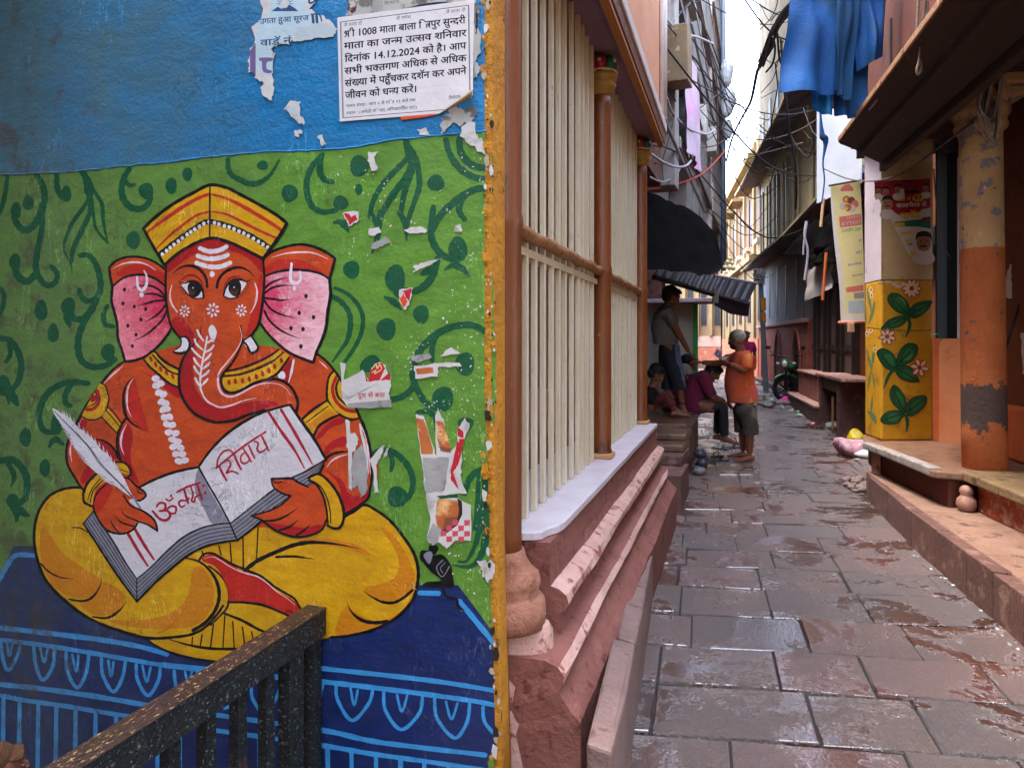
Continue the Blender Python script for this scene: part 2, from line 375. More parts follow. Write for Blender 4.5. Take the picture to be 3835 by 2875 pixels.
# ---------------- scrolls
cv = Canvas('H1'); G = lambda pts, wd, t=(.8, .8): cv.stroke(pts, wd, DG, t)
def D(*L):
    for q in L: cv.dot(q[0], q[1], q[2], q[3], DG, q[4] if len(q) > 4 else 0)
G([(60, 130), (35, 290), (0, 400), (-60, 480)], 40); D((220, 330, 42, 62), (125, 390, 42, 66), (118, 790, 46, 66), (515, 262, 42, 64), (1135, 238, 58, 66), (1330, 200, 45, 66), (1455, 110, 40, 55), (1035, 620, 55, 72), (320, 1165, 52, 82), (415, 1340, 45, 75), (532, 1140, 56, 80), (840, 1490, 56, 70))
G([(118, 400), (115, 450), (150, 515), (200, 542), (260, 510), (310, 430), (342, 330), (345, 250), (325, 180), (285, 112)], 58)
G([(335, 390), (322, 560), (292, 700), (280, 820), (300, 900), (350, 962), (400, 967), (442, 930), (440, 870), (398, 825)], 50)
G([(285, 870), (230, 932), (180, 932), (130, 880), (112, 800)], 60); G([(442, 112), (445, 200), (470, 275), (510, 290)], 46)
G([(630, 95), (680, 190), (690, 290), (640, 380), (560, 490), (510, 620), (500, 700), (548, 800), (560, 872)], 34, (.8, .2)); G([(690, 290), (700, 400), (640, 540), (572, 680), (555, 790)], 42)
G([(690, 190), (745, 260), (792, 340), (800, 450), (820, 560), (838, 635)], 34, (.8, .3)); G([(715, 290), (728, 430), (742, 520), (790, 590), (838, 640)], 26); G([(655, 110), (690, 200), (700, 340)], 80, (.6, .3))
G([(1005, 70), (962, 140), (945, 240), (970, 320), (1030, 372), (1110, 372), (1160, 320), (1168, 250)], 54); G([(968, 140), (1000, 192), (1042, 190)], 34)
G([(625, 738), (690, 740), (742, 800), (775, 900), (780, 1000), (742, 1072), (672, 1092), (632, 1052), (618, 1008)], 50); G([(762, 1045), (730, 1130), (660, 1222), (590, 1232), (555, 1195)], 58); G([(515, 1215), (535, 1260), (545, 1300)], 50, (1, .2))
G([(722, 1145), (652, 1260), (612, 1370), (610, 1480), (642, 1562), (720, 1602), (820, 1592), (890, 1545)], 55); G([(835, 1130), (805, 1200), (820, 1272), (885, 1290)], 40)
G([(-30, 960), (30, 1040), (20, 1150), (-20, 1220)], 40); G([(-60, 1380), (70, 1392), (130, 1462), (165, 1562), (160, 1658), (130, 1740), (60, 1800)], 52); G([(70, 1430), (82, 1500), (50, 1560)], 40)
cv.f('H4'); D((25, 90, 62, 82), (440, 390, 46, 84), (200, 490, 47, 75), (350, 728, 42, 70), (100, 980, 52, 52)); G([(80, 140), (110, 190), (135, 235)], 70, (1, .5)); G([(60, 150), (70, 230)], 50, (1, .4))
G([(685, 72), (560, 62), (450, 92), (360, 162), (312, 270), (310, 370), (350, 442), (425, 450)], 52); G([(560, 80), (512, 150), (510, 220), (548, 245)], 46); G([(385, 560), (430, 505), (492, 545)], 50, (.5, .5))
G([(-60, 690), (80, 662), (160, 712), (207, 800), (210, 900), (190, 970), (120, 1015)], 58); G([(70, 700), (112, 790), (88, 870)], 44, (1, .3)); G([(90, 1000), (130, 1070), (130, 1140)], 66, (1, .3)); G([(120, 1030), (180, 1075), (230, 1100)], 60, (1, .2))
cv.f('H2'); G([(640, 1200), (560, 1290), (520, 1400), (520, 1500), (560, 1602), (640, 1645), (740, 1635)], 50); G([(628, 1215), (620, 1330), (650, 1392), (715, 1412)], 52); D((780, 1575, 60, 58), (925, 1290, 75, 85), (385, 1500, 65, 70), (920, 1470, 30, 45), (1520, 1420, 68, 65), (175, 1285, 45, 38))
G([(-95, 1240), (-90, 1310), (-60, 1362), (0, 1395), (60, 1422), (140, 1422), (220, 1372), (272, 1300), (305, 1240)], 46, (.8, .3)); G([(1280, 1105), (1310, 1200), (1250, 1280), (1160, 1370), (1080, 1470), (1030, 1570), (1005, 1680)], 46); G([(1330, 1160), (1370, 1240), (1385, 1340), (1392, 1440), (1362, 1540), (1318, 1665)], 46)
G([(1320, 1300), (1270, 1400), (1180, 1520), (1098, 1665)], 55); G([(1340, 1330), (1290, 1450), (1262, 1560), (1248, 1665)], 46); G([(1290, 1105), (1320, 1200), (1340, 1320)], 82, (.6, .4))
G([(1598, 1090), (1620, 1180), (1680, 1280), (1780, 1362), (1880, 1388), (1945, 1375)], 56); G([(1700, 1075), (1712, 1180), (1780, 1270), (1870, 1302), (1945, 1292)], 60)
G([(1945, 1472), (1860, 1462), (1760, 1500), (1660, 1572), (1560, 1665), (1490, 1790)], 60); G([(1762, 1500), (1712, 1570), (1700, 1640), (1740, 1700)], 50)
cv.f('H3'); G([(730, 70), (790, 70), (845, 145)], 56, (.4, .2)); G([(1015, -10), (1050, 60), (1070, 125)], 42); G([(1092, -10), (1072, 110), (1062, 200), (1020, 310)], 52, (1, .2)); G([(1238, -10), (1280, 80), (1292, 205)], 46, (1, .3)); G([(1322, -10), (1290, 110)], 46)
G([(1500, -50), (1480, 130), (1500, 230), (1560, 312), (1640, 352), (1720, 345)], 56); D((1690, 275, 76, 96), (1205, 505, 80, 112), (865, 435, 65, 72), (1135, 895, 76, 88), (1405, 780, 63, 74), (1745, 1165, 76, 92), (1575, 1435, 84, 98), (1750, 1630, 62, 52), (1010, 1165, 86, 62, -.5), (1250, 610, 60, 45))
G([(1590, 435), (1660, 400), (1730, 430), (1770, 478)], 56, (.3, .5)); G([(1532, 350), (1500, 470), (1430, 562), (1350, 602), (1280, 595)], 60); D((1455, 445, 66, 28, -.5)); G([(1125, 648), (1200, 690), (1250, 745)], 56, (.4, .2))
G([(712, 642), (780, 680), (842, 760), (857, 860), (832, 980), (772, 1070), (718, 1148)], 42, (.9, .4)); G([(738, 578), (830, 620), (910, 700), (952, 800), (942, 920), (892, 1030), (815, 1145)], 36)
G([(1905, 912), (1800, 865), (1680, 870), (1560, 912), (1460, 990), (1390, 1070), (1352, 1170), (1340, 1260), (1350, 1320), (1320, 1372), (1250, 1422), (1165, 1442)], 58); G([(1532, 930), (1492, 1020), (1490, 1135)], 46); G([(1350, 1290), (1390, 1390), (1450, 1472), (1540, 1515)], 50); G([(1375, 1545), (1450, 1532), (1512, 1580), (1530, 1690)], 46)
cv.f('H5'); G([(1000, 660), (1060, 602), (1150, 590), (1240, 640), (1312, 730), (1342, 830), (1322, 930), (1255, 1000)], 50); G([(1160, 600), (1182, 680), (1172, 745)], 40); D((1220, 950, 82, 82))
G([(1925, 728), (1830, 760), (1772, 830), (1745, 920)], 52); G([(1900, 740), (1900, 900), (1872, 1100), (1832, 1300), (1762, 1442), (1695, 1452)], 54, (1, .3)); G([(1920, 1000), (1900, 1300), (1852, 1432), (1780, 1492), (1650, 1480)], 56, (1, .2)); G([(1850, 780), (1842, 1000), (1820, 1200)], 40)
cv.build('painted_scrolls', mural)
# ---------------- dais
cv = Canvas('S')
cv.poly([pt_s('H4', -900, 2600), pt_s('H4', -60, 1730), pt_s('H4', 105, 1330), pt_s('H4', 300, 1336)] + [pt_s('H7', 1390, 238), pt_s('H7', 1690, 236), pt_s('H7', 1830, 420), pt_s('H7', 1990, 640)] + rag(redge2, 5, 6, 5) + [pt_s('H7', 1950, 2300), pt_s('H4', -900, 4100)], NV)
cv.f('H4'); L = lambda pts, wd=38: cv.stroke(pts, wd, LB, (.9, .9)); L([(-40, 1660), (10, 1570), (60, 1482), (125, 1404), (272, 1406)])
cv.f('H6'); L([(-300, 540), (0, 567), (400, 612), (800, 662), (1100, 716), (1295, 772)], 40); L([(-300, 625), (0, 660), (300, 696), (700, 760), (1000, 812), (1300, 862), (1660, 905)], 35); L([(-300, 975), (0, 1006), (300, 1036), (700, 1092), (1180, 1172), (1500, 1225)], 40); L([(-300, 1055), (0, 1092), (200, 1130), (500, 1172), (800, 1222), (1050, 1260), (1500, 1330)], 35)
for x0, y0 in ((30, 1115), (155, 1140), (300, 1160), (440, 1180), (590, 1200), (745, 1232), (905, 1255), (1070, 1280), (1230, 1300), (1400, 1330)): L([(x0, y0), (x0 - 4, y0 + 300), (x0 - 8, y0 + 700)], 34)
def pet(l, v): L(l, 28); L(v, 20)
pet([(10, 680), (25, 800), (65, 897), (130, 800), (162, 690)], [(58, 690), (75, 785), (97, 692)]); pet([(265, 715), (280, 850), (335, 972), (410, 870), (427, 730)], [(315, 722), (345, 835), (372, 732)]); pet([(515, 760), (525, 900), (600, 1032), (670, 920), (692, 780)], [(563, 775), (595, 905), (612, 782)])
pet([(790, 800), (800, 930), (880, 1062), (950, 960), (977, 822)], [(843, 822), (865, 945), (884, 832)]); pet([(1060, 850), (1070, 970), (1150, 1092), (1230, 980), (1247, 872)], [(1108, 862), (1140, 985), (1172, 872)]); pet([(1355, 900), (1370, 1020), (1440, 1140), (1510, 1030), (1535, 905)], [(1438, 905), (1462, 985), (1492, 908)]); pet([(1655, 940), (1670, 1060), (1750, 1190), (1810, 1090), (1840, 950)], [(1730, 950), (1755, 1040), (1790, 955)])
cv.f('H7'); pet([(85, 990), (100, 1120), (190, 1230), (280, 1110), (320, 1010)], [(160, 1005), (190, 1110), (220, 1010)]); pet([(415, 1000), (440, 1130), (530, 1240), (610, 1130), (640, 1010)], [(500, 1010), (530, 1120), (560, 1020)])
L([(420, 855), (710, 890), (1200, 942), (1600, 992), (1992, 1056)]); L([(-600, 850), (300, 950), (710, 992), (1000, 1026), (1400, 1076), (1800, 1132), (2002, 1172)], 40); L([(-200, 1240), (300, 1310), (705, 1372), (1000, 1440), (1300, 1482), (1900, 1552)], 40); L([(-200, 1360), (300, 1430), (725, 1492), (1000, 1540), (1400, 1596), (1900, 1668)], 38)
for x0, y0 in ((150, 1400), (330, 1430), (500, 1460), (680, 1490), (865, 1530), (1055, 1560), (1245, 1590), (1430, 1620), (1620, 1640)): L([(x0, y0), (x0 + 4, y0 + 500)], 38)
pet([(745, 1010), (760, 1130), (870, 1285), (1000, 1150), (1032, 1030)], [(858, 1035), (885, 1165), (914, 1050)]); pet([(1115, 1070), (1130, 1210), (1250, 1355), (1390, 1230), (1417, 1090)], [(1218, 1085), (1255, 1215), (1298, 1090)]); pet([(1510, 1120), (1530, 1270), (1665, 1420), (1760, 1300), (1782, 1150)], [(1598, 1140), (1640, 1275), (1688, 1150)]); L([(1885, 1180), (1900, 1300), (2010, 1425)], 28); L([(1395, 296), (1540, 300)], 40); L([(1705, 362), (1850, 540), (1985, 702)], 42)
cv.build('painted_dais', mural)
cv = Canvas('H5'); cv.fill([(1500, 1405), (1570, 1398), (1632, 1470), (1652, 1560), (1658, 1648), (1600, 1655), (1425, 1645), (1450, 1610), (1540, 1604), (1555, 1588), (1480, 1530), (1438, 1480), (1396, 1430), (1405, 1368), (1458, 1366), (1470, 1328), (1535, 1345), (1518, 1392)], BK); cv.dot(1420, 1385, 22, 20, BK); cv.dot(1515, 1350, 24, 28, BK)
cv.fill([(1425, 1400), (1470, 1370), (1495, 1400), (1470, 1470), (1440, 1440)], GY); cv.stroke([(1575, 1440), (1525, 1500), (1570, 1570), (1625, 1490)], 8, GY); cv.stroke([(1590, 1460), (1555, 1505), (1575, 1540)], 6, GY); cv.stroke([(1570, 240), (1600, 320), (1680, 350), (1690, 400), (1725, 425)], 20, BK, fr='H7'); cv.build('painted_mouse', mural)
# ---------------- seated figure
fig = Canvas('E')
K = lambda pts, wd=22, t=(.75, .75): fig.stroke(pts, wd, BK, t)
LEG = [(520, 185), (440, 175), (330, 190), (220, 240), (140, 330), (95, 430), (72, 560), (75, 700), (110, 850), (170, 990), (260, 1100), (370, 1200), (500, 1300), (650, 1380), (850, 1450), (1080, 1508)]
RLEG = [(2788, 450), (2908, 388), (2998, 330), (3108, 380), (3238, 480), (3358, 630), (3438, 760), (3473, 880), (3473, 1000), (3438, 1150), (3348, 1270), (3218, 1370), (3058, 1440), (2858, 1488), (2700, 1500)]
fig.poly(crom(LEG, False, 5) + crom([(1110, 1540), (1200, 1600), (1330, 1650), (1500, 1690), (1700, 1716), (1960, 1690), (2300, 1600), (2700, 1500)], False, 4) + crom(RLEG[::-1], False, 5) + [(2500, 480), (2200, 500), (1900, 560), (1500, 750), (1000, 700), (700, 400)], YL)
fig.fill([(150, 530), (230, 620), (330, 760), (450, 850), (600, 950), (655, 1000), (640, 1090), (560, 1150), (420, 1150), (280, 1080), (180, 950), (130, 800), (120, 620)], YO); fig.fill([(690, 1010), (850, 1100), (870, 1170), (820, 1270), (700, 1310), (580, 1290), (480, 1210), (620, 1130)], YO)
fig.fill([(1470, 920), (1540, 870), (1620, 960), (1665, 1080), (1650, 1220), (1580, 1340), (1450, 1410), (1200, 1430), (900, 1405), (720, 1345), (1000, 1350), (1250, 1300), (1380, 1210), (1450, 1080)], YO)
fig.f('F'); fig.fill([(1470, 520), (1600, 600), (1720, 780), (1785, 950), (1770, 1080), (1680, 1170), (1550, 1200), (1420, 1160), (1340, 1070), (1480, 1030), (1620, 960), (1640, 800), (1560, 640)], YO); fig.fill([(1210, 1240), (1350, 1330), (1500, 1350), (1680, 1260), (1780, 1080), (1760, 1190), (1640, 1320), (1450, 1410), (1200, 1475), (1080, 1480), (1100, 1380), (1150, 1250)], YO); fig.fill([(750, 650), (900, 625), (1100, 640), (1290, 690), (1400, 780), (1250, 740), (1050, 690), (850, 670)], YO)
fig.f('E'); K(LEG + [(1300, 1502), (1480, 1472), (1600, 1402), (1690, 1302), (1745, 1225)], 30); K([(415, 530), (480, 535), (545, 572)], 13); K([(130, 850), (200, 920), (300, 970), (425, 986)], 15, (1, .1)); K([(380, 1165), (480, 1180), (560, 1165), (620, 1110), (660, 1030), (667, 975)], 22, (.7, .2)); K([(590, 1320), (700, 1332), (780, 1302), (850, 1240), (887, 1175)], 24, (.6, .1)); fig.stroke([(1150, 1470), (1250, 1430), (1350, 1330), (1430, 1220)], 6, OR)
K([(1415, 800), (1530, 830), (1620, 900), (1690, 1010), (1712, 1130), (1682, 1250), (1600, 1362), (1480, 1442)], 32, (.4, 1)); K([(1620, 870), (1700, 930), (1770, 1020), (1800, 1130), (1780, 1240), (1700, 1332), (1635, 1395)], 20)
K(RLEG, 30); 
for a in (((1560, 740), (1577, 795)), ((1708, 690), (1728, 770)), ((1808, 660), (1820, 850)), ((1923, 620), (1926, 905)), ((2058, 495), (2043, 812))): K(list(a), 18)
for a in (((1475, 1500), (1470, 1562)), ((1560, 1480), (1545, 1572)), ((1660, 1390), (1635, 1592)), ((1762, 1310), (1745, 1588)), ((1832, 1360), (1845, 1598)), ((1918, 1410), (1940, 1590)), ((1998, 1450), (2018, 1540))): K(list(a), 17)
K([(1270, 1520), (1450, 1572), (1650, 1602), (1895, 1605)], 25, (.3, 1)); K([(1080, 1530), (1180, 1592), (1300, 1642), (1500, 1692), (1720, 1720)], 22)
fig.f('F'); K([(285, 905), (400, 820), (550, 750), (700, 690), (850, 662), (1000, 666), (1150, 686), (1295, 718)], 36, (1, .1)); K([(560, 790), (700, 785), (800, 795), (905, 810)], 22, (1, .1)); K([(1325, 1085), (1400, 1140), (1500, 1188), (1600, 1195), (1690, 1150), (1765, 1085)], 26, (.1, 1)); K([(1188, 1195), (1230, 1280), (1320, 1350), (1430, 1372), (1545, 1362)], 32, (.1, 1)); K([(100, 1290), (250, 1350), (400, 1430), (510, 1475)], 26)
fig.build('painted_trousers', mural)
fig = Canvas('F'); fig.fill([(-20, 765), (60, 790), (150, 850), (250, 910), (350, 940), (450, 1000), (550, 1080), (640, 1130), (720, 1180), (768, 1250), (720, 1310), (640, 1290), (500, 1240), (350, 1205), (140, 1190, 1), (130, 1080), (80, 960), (10, 870), (-80, 835), (-100, 800)], RD2)
K([(-130, 832), (-90, 772), (-20, 755), (60, 790), (160, 850), (290, 905), (420, 960), (540, 1050), (640, 1110), (720, 1160), (772, 1245)], 24); K([(130, 1190), (300, 1195), (450, 1220), (600, 1280), (700, 1325)], 24); fig.stroke([(-80, 805), (-10, 788), (60, 818), (160, 882), (280, 932), (390, 962), (480, 1022), (560, 1092), (650, 1152), (725, 1215)], 12, PW, (.3, .3)); K([(640, 1285), (670, 1265), (725, 1302)], 12); fig.build('painted_foot', mural)
fig = Canvas('B')
LA = [(1090, 150), (960, 250), (840, 390), (720, 560), (620, 730), (540, 880), (480, 1000), (448, 1120), (450, 1250), (480, 1342), (540, 1442), (600, 1540), (660, 1605)]
RA = [(3224, 70), (3324, 150), (3404, 240), (3494, 370), (3604, 560), (3684, 740), (3754, 900), (3804, 1080), (3829, 1250), (3834, 1400), (3812, 1560), (3770, 1690), (3521, 1856)]
fig.poly(crom(LA, False, 5) + [(900, 1800), (1300, 1900), (2500, 2000), (3300, 1950)] + crom(RA[::-1], False, 5) + [(2600, -20), (1800, -60)], OR)
fig.fill([(1200, 350), (1270, 600), (1350, 920), (1250, 880), (1160, 800), (1100, 640), (1120, 450)], RD2); fig.fill([(1110, 840), (1180, 950), (1160, 1250), (1250, 1500), (1150, 1430), (1080, 1300), (1030, 1150), (1040, 960)], RD); fig.fill([(700, 1300), (810, 1370), (650, 1510), (600, 1450)], RD); fig.fill([(760, 1020), (900, 1060), (1010, 1200), (960, 1230), (820, 1130)], RD); fig.fill([(1240, 230), (1400, 320), (1700, 440), (1690, 560), (1550, 470), (1380, 330)], RD); fig.fill([(590, 800), (680, 820), (640, 900), (570, 890)], RD)
K(LA, 32); K([(1192, 318), (1120, 400), (1082, 500), (1080, 620), (1100, 740), (1160, 830), (1250, 890), (1355, 932)], 38, (.15, .1)); K([(1115, 775), (1050, 870), (1016, 980), (1010, 1100), (1030, 1200), (1052, 1275)], 36); K([(760, 1012), (850, 1030), (930, 1080), (990, 1150), (1022, 1225)], 28, (.4, 1))
W = lambda pts, wd: fig.stroke(pts, wd, PW, (.2, .2)); W([(1185, 345), (1132, 440), (1116, 560), (1126, 680), (1165, 770)], 24); W([(1112, 850), (1062, 960), (1050, 1080), (1085, 1190)], 26); W([(1075, 205), (960, 300), (858, 405)], 22); W([(622, 785), (575, 875)], 20); W([(505, 1040), (488, 1150), (505, 1270)], 20)
fig.fill([(820, 398), (870, 430), (892, 500), (912, 565), (892, 655), (862, 720), (830, 765), (760, 792), (690, 792), (620, 768), (650, 690), (700, 600), (770, 480)], YL); fig.stroke([(785, 480), (808, 560), (792, 630), (740, 682), (672, 688)], 40, RD); fig.dot(742, 565, 44, 38, RD, -.7); K([(765, 495), (786, 560), (760, 622), (672, 660)], 14); K([(820, 392), (878, 425), (902, 500), (917, 570), (897, 660), (872, 732), (830, 772), (760, 802), (690, 800), (612, 762)], 19)
fig.poly([(845, 762), (905, 670), (1048, 850), (1000, 945)], YL); K([(905, 655), (980, 730), (1052, 832)], 17); K([(880, 690), (950, 770), (1032, 872)], 15); K([(830, 770), (920, 860), (1002, 947)], 18)
for cx, cy in ((1435, 345), (1440, 425), (1490, 400), (1470, 500), (1520, 520), (1500, 600), (1545, 620), (1520, 690), (1560, 680), (1535, 775), (1590, 770), (1560, 850), (1620, 860), (1580, 940), (1660, 950), (1620, 1020), (1680, 1040), (1630, 1100), (1710, 1110), (1660, 1180), (1730, 1180), (1690, 1260), (1760, 1250)):
    fig.dot(cx, cy, 46, 36, WH, rng.uniform(-.6, .6)); fig.dot(cx + 6, cy + 4, 18, 8, PW, rng.uniform(-1, 1))
fig.fill([(1330, 120), (1420, 60), (1520, 170), (1600, 235), (1705, 285), (1690, 435), (1600, 395), (1520, 330), (1440, 260), (1380, 205), (1318, 150)], YL); K([(1430, 48), (1500, 130), (1600, 200), (1705, 245)], 36); K([(1400, 82), (1480, 170), (1580, 260), (1695, 305)], 24); fig.stroke([(1425, 66), (1515, 170), (1690, 268)], 13, YL); K([(1308, 138), (1370, 215), (1440, 275), (1520, 345), (1600, 405), (1695, 445)], 27)
for x, y in ((1385, 130), (1436, 190), (1492, 240), (1556, 280), (1627, 322)): fig.dot(x, y, 17, 34, RD, -.35)
fig.f('C'); fig.fill([(250, 320), (400, 308), (600, 250), (760, 170), (900, 60), (992, 100), (930, 185), (840, 285), (740, 345), (600, 380), (480, 445), (360, 490), (280, 450), (248, 385)], YL); fig.fill([(940, 220), (1005, 140), (1042, 170), (985, 385), (925, 300)], RD); fig.stroke([(1042, 140), (1012, 290), (984, 388)], 28, WH, (.8, .3)); fig.dot(910, 312, 42, 46, WH)
K([(290, 265), (450, 230), (620, 170), (780, 90), (875, 25)], 26); fig.stroke([(285, 292), (450, 266), (620, 206), (780, 130), (892, 45)], 26, YL); K([(268, 322), (450, 300), (640, 236), (800, 160), (925, 60)], 24); K([(992, 110), (930, 200), (860, 292), (760, 345)], 28)
for x, y in ((325, 387), (395, 376), (475, 370), (551, 352), (629, 326), (698, 294), (766, 258), (831, 212), (905, 146)): fig.dot(x, y, 20, 32, RD, -.2)
fig.fill([(1290, 1000), (1400, 860), (1540, 780), (1625, 800), (1560, 850), (1450, 890), (1340, 1000)], RD); fig.fill([(1390, 1110), (1500, 1020), (1625, 990), (1625, 1080), (1500, 1110), (1400, 1190)], RD)
fig.fill([(1480, 270), (1440, 340), (1420, 450), (1420, 560), (1460, 650), (1540, 722), (1640, 772), (1765, 772), (1745, 680), (1640, 620), (1580, 520), (1562, 400), (1530, 330)], YL); fig.stroke([(1512, 330), (1476, 430), (1482, 530), (1532, 622), (1620, 690), (1725, 712)], 38, RD); K([(1542, 355), (1512, 440), (1526, 530), (1572, 592), (1630, 640)], 28); K([(1482, 265), (1432, 330), (1412, 440), (1410, 560), (1442, 632), (1502, 712), (1582, 762), (1680, 802), (1768, 782)], 30); fig.dot(1575, 470, 38, 90, YL)
fig.poly([(1150, 800), (1410, 600), (1540, 740), (1340, 865), (1250, 970)], YL); fig.poly([(1200, 850), (1420, 690), (1530, 745), (1340, 865), (1240, 920)], YO); K([(1130, 800), (1250, 690), (1412, 590)], 30); K([(1180, 832), (1300, 742), (1422, 652)], 15); K([(1260, 985), (1320, 872), (1440, 792), (1560, 742)], 32)
K([(1385, 1245), (1450, 1190), (1540, 1160), (1650, 1150)], 32, (1, .3)); W([(1405, 1330), (1470, 1250), (1560, 1205), (1640, 1185)], 22); fig.fill([(1000, 20), (1080, 100), (1130, 200), (1165, 410), (1250, 365), (1370, 290), (1395, 200), (1300, 250), (1200, 220), (1150, 120)], RD, fr='F'); W([(1775, 840), (1842, 1000), (1872, 1200), (1892, 1400)], 24); W([(1320, 150), (1370, 190), (1420, 240)], 16)
fig.f('B'); K(RA, 32); fig.build('painted_torso', mural)
# ears
fig = Canvas('A')
fig.fill([(80, 810), (130, 760), (230, 725), (340, 725), (430, 750), (520, 800), (575, 845), (562, 965), (480, 915), (380, 885), (260, 885), (180, 915), (100, 975)], OR); fig.fill([(230, 800), (330, 780), (430, 800), (560, 870), (560, 960), (480, 910), (380, 880), (200, 890), (130, 870)], RD2)
fig.fill([(100, 980), (180, 918), (260, 886), (380, 886), (480, 925), (562, 990), (592, 1100), (592, 1200), (625, 1320), (560, 1425), (480, 1522), (380, 1602), (212, 1632, 1), (180, 1540), (150, 1430), (142, 1320), (120, 1200), (95, 1090)], PKL)
K([(575, 832), (500, 775), (420, 735), (330, 715), (220, 720), (130, 755), (75, 810, 1), (85, 900), (102, 985), (95, 1100), (120, 1200), (145, 1310), (152, 1430), (186, 1540), (216, 1642, 1), (300, 1632), (400, 1592), (500, 1512), (580, 1422), (634, 1330)], 26); K([(100, 985), (180, 915), (270, 880), (380, 875), (480, 905), (565, 968)], 22)
for c_ in ([(578, 1078), (520, 1010), (440, 972), (360, 970), (262, 1002)], [(578, 1090), (500, 1050), (420, 1042), (318, 1062)], [(578, 1100), (480, 1106), (400, 1130), (325, 1152)], [(582, 1130), (530, 1200), (470, 1250), (395, 1292)], [(592, 1180), (540, 1280), (470, 1350), (390, 1412), (285, 1458)]): K(c_, 20, (1, .1))
W([(105, 822), (200, 776), (320, 762), (420, 790), (485, 835)], 18); fig.stroke([(322, 895), (330, 980), (370, 1012), (405, 960), (406, 885), (384, 838)], 27, WH, (.7, .4)); fig.dot(362, 1052, 20, 22, WH)
for x, y in ((210, 1005), (197, 1128), (297, 1155), (398, 1178), (356, 1270), (240, 1325), (313, 1405), (280, 1505)): fig.dot(x, y, 14, 18, BK)
fig.build('painted_ear', mural)
fig = Canvas('A')
fig.fill([(1450, 740), (1530, 680), (1640, 640), (1760, 620), (1880, 640), (1990, 690), (2062, 742), (2032, 905), (1960, 865), (1850, 845), (1700, 835), (1580, 845), (1470, 885)], OR); fig.fill([(1460, 810), (1560, 745), (1700, 735), (1830, 765), (1960, 850), (1850, 838), (1700, 830), (1580, 842), (1465, 880)], RD2)
fig.fill([(1460, 890), (1580, 858), (1700, 842), (1850, 848), (1960, 878), (2022, 930), (2022, 1050), (2002, 1200), (1982, 1340), (1942, 1460), (1902, 1560), (1882, 1635, 1), (1780, 1602), (1680, 1552), (1580, 1482), (1480, 1382), (1430, 1292), (1440, 1150)], PKR)
K([(1440, 732), (1520, 670), (1640, 625), (1770, 605), (1890, 625), (2000, 675), (2077, 730, 1), (2052, 830), (2030, 920), (2037, 1050), (2012, 1200), (1997, 1340), (1962, 1450), (1912, 1560), (1886, 1652, 1), (1780, 1612), (1670, 1562), (1570, 1482), (1480, 1392), (1418, 1308)], 28); K([(1450, 890), (1560, 850), (1700, 830), (1850, 840), (1960, 870), (2030, 917)], 25)
for c_ in ([(1445, 1010), (1490, 960), (1570, 920), (1668, 898)], [(1450, 1040), (1520, 990), (1620, 968), (1708, 974)], [(1450, 1080), (1540, 1090), (1600, 1100), (1695, 1090)], [(1450, 1100), (1500, 1170), (1590, 1222), (1735, 1262)], [(1450, 1190), (1490, 1270), (1560, 1340), (1640, 1390), (1770, 1445)]): K(c_, 20, (1, .1))
W([(1515, 722), (1620, 690), (1740, 675), (1880, 680), (2015, 735)], 18); fig.stroke([(1692, 775), (1682, 900), (1700, 942), (1740, 950), (1772, 910), (1766, 848)], 29, WH, (.7, .6)); fig.dot(1717, 995, 18, 22, WH)
for x, y in ((1820, 1062), (1760, 1212), (1887, 1250), (1687, 1347), (1793, 1355), (1775, 1508)): fig.dot(x, y, 16, 20, BK)
fig.build('painted_ear', mural)
# head
fig = Canvas('A')
fig.fill([(970, 550), (850, 590), (700, 680), (590, 790), (582, 900), (578, 1050), (590, 1200), (620, 1330), (690, 1430), (760, 1500), (850, 1560), (1200, 1500), (1330, 1412), (1400, 1322), (1432, 1200), (1442, 1050), (1446, 900), (1440, 740), (1350, 680), (1200, 615), (1080, 565)], OR)
fig.fill([(970, 552), (850, 590), (650, 730), (592, 790), (588, 860), (750, 745), (900, 665), (1100, 650), (1300, 725), (1436, 860), (1438, 740), (1350, 680), (1200, 612), (1080, 565)], RD); fig.fill([(620, 1320), (680, 1240), (790, 1330), (840, 1450), (790, 1500), (700, 1430)], RD); fig.fill([(1430, 870), (1436, 1050), (1425, 1200), (1380, 1330), (1290, 1425), (1320, 1270), (1375, 1100), (1390, 950)], RD2)
K([(580, 795), (575, 950), (580, 1100), (600, 1240), (632, 1342), (705, 1435)], 26); K([(1440, 735), (1450, 900), (1440, 1080), (1420, 1220), (1390, 1330), (1320, 1422), (1265, 1455)], 26)
for s_ in ([(882, 640), (960, 668), (1050, 658), (1112, 626)], [(862, 708), (960, 733), (1060, 723), (1126, 698)], [(850, 770), (960, 802), (1060, 802), (1146, 768)]): fig.stroke(s_, 42, WH, (.9, .9))
fig.dot(988, 868, 23, 27, WH); K([(640, 872), (690, 820), (760, 795), (840, 805), (900, 850), (935, 910), (945, 978)], 28, (.15, .9)); K([(1030, 988), (1045, 920), (1090, 860), (1160, 820), (1240, 810), (1310, 840), (1362, 892)], 28, (.9, .15))
fig.fill([(715, 958), (760, 1020), (812, 1076), (908, 1076), (900, 1010), (860, 948), (790, 930)], WH); fig.dot(832, 1000, 64, 74, BK); fig.dot(808, 1020, 32, 38, BR); fig.dot(820, 995, 22, 26, BK); fig.dot(818, 990, 6, 7, WH)
fig.stroke([(722, 916), (780, 886), (850, 896), (905, 970)], 16, RD2); K([(714, 918), (770, 880), (840, 884), (890, 925), (905, 970)], 9); K([(688, 932), (740, 950), (800, 930), (860, 945), (900, 1002), (914, 1072)], 24, (.2, .8)); K([(720, 980), (770, 1042), (830, 1082), (910, 1080)], 13)
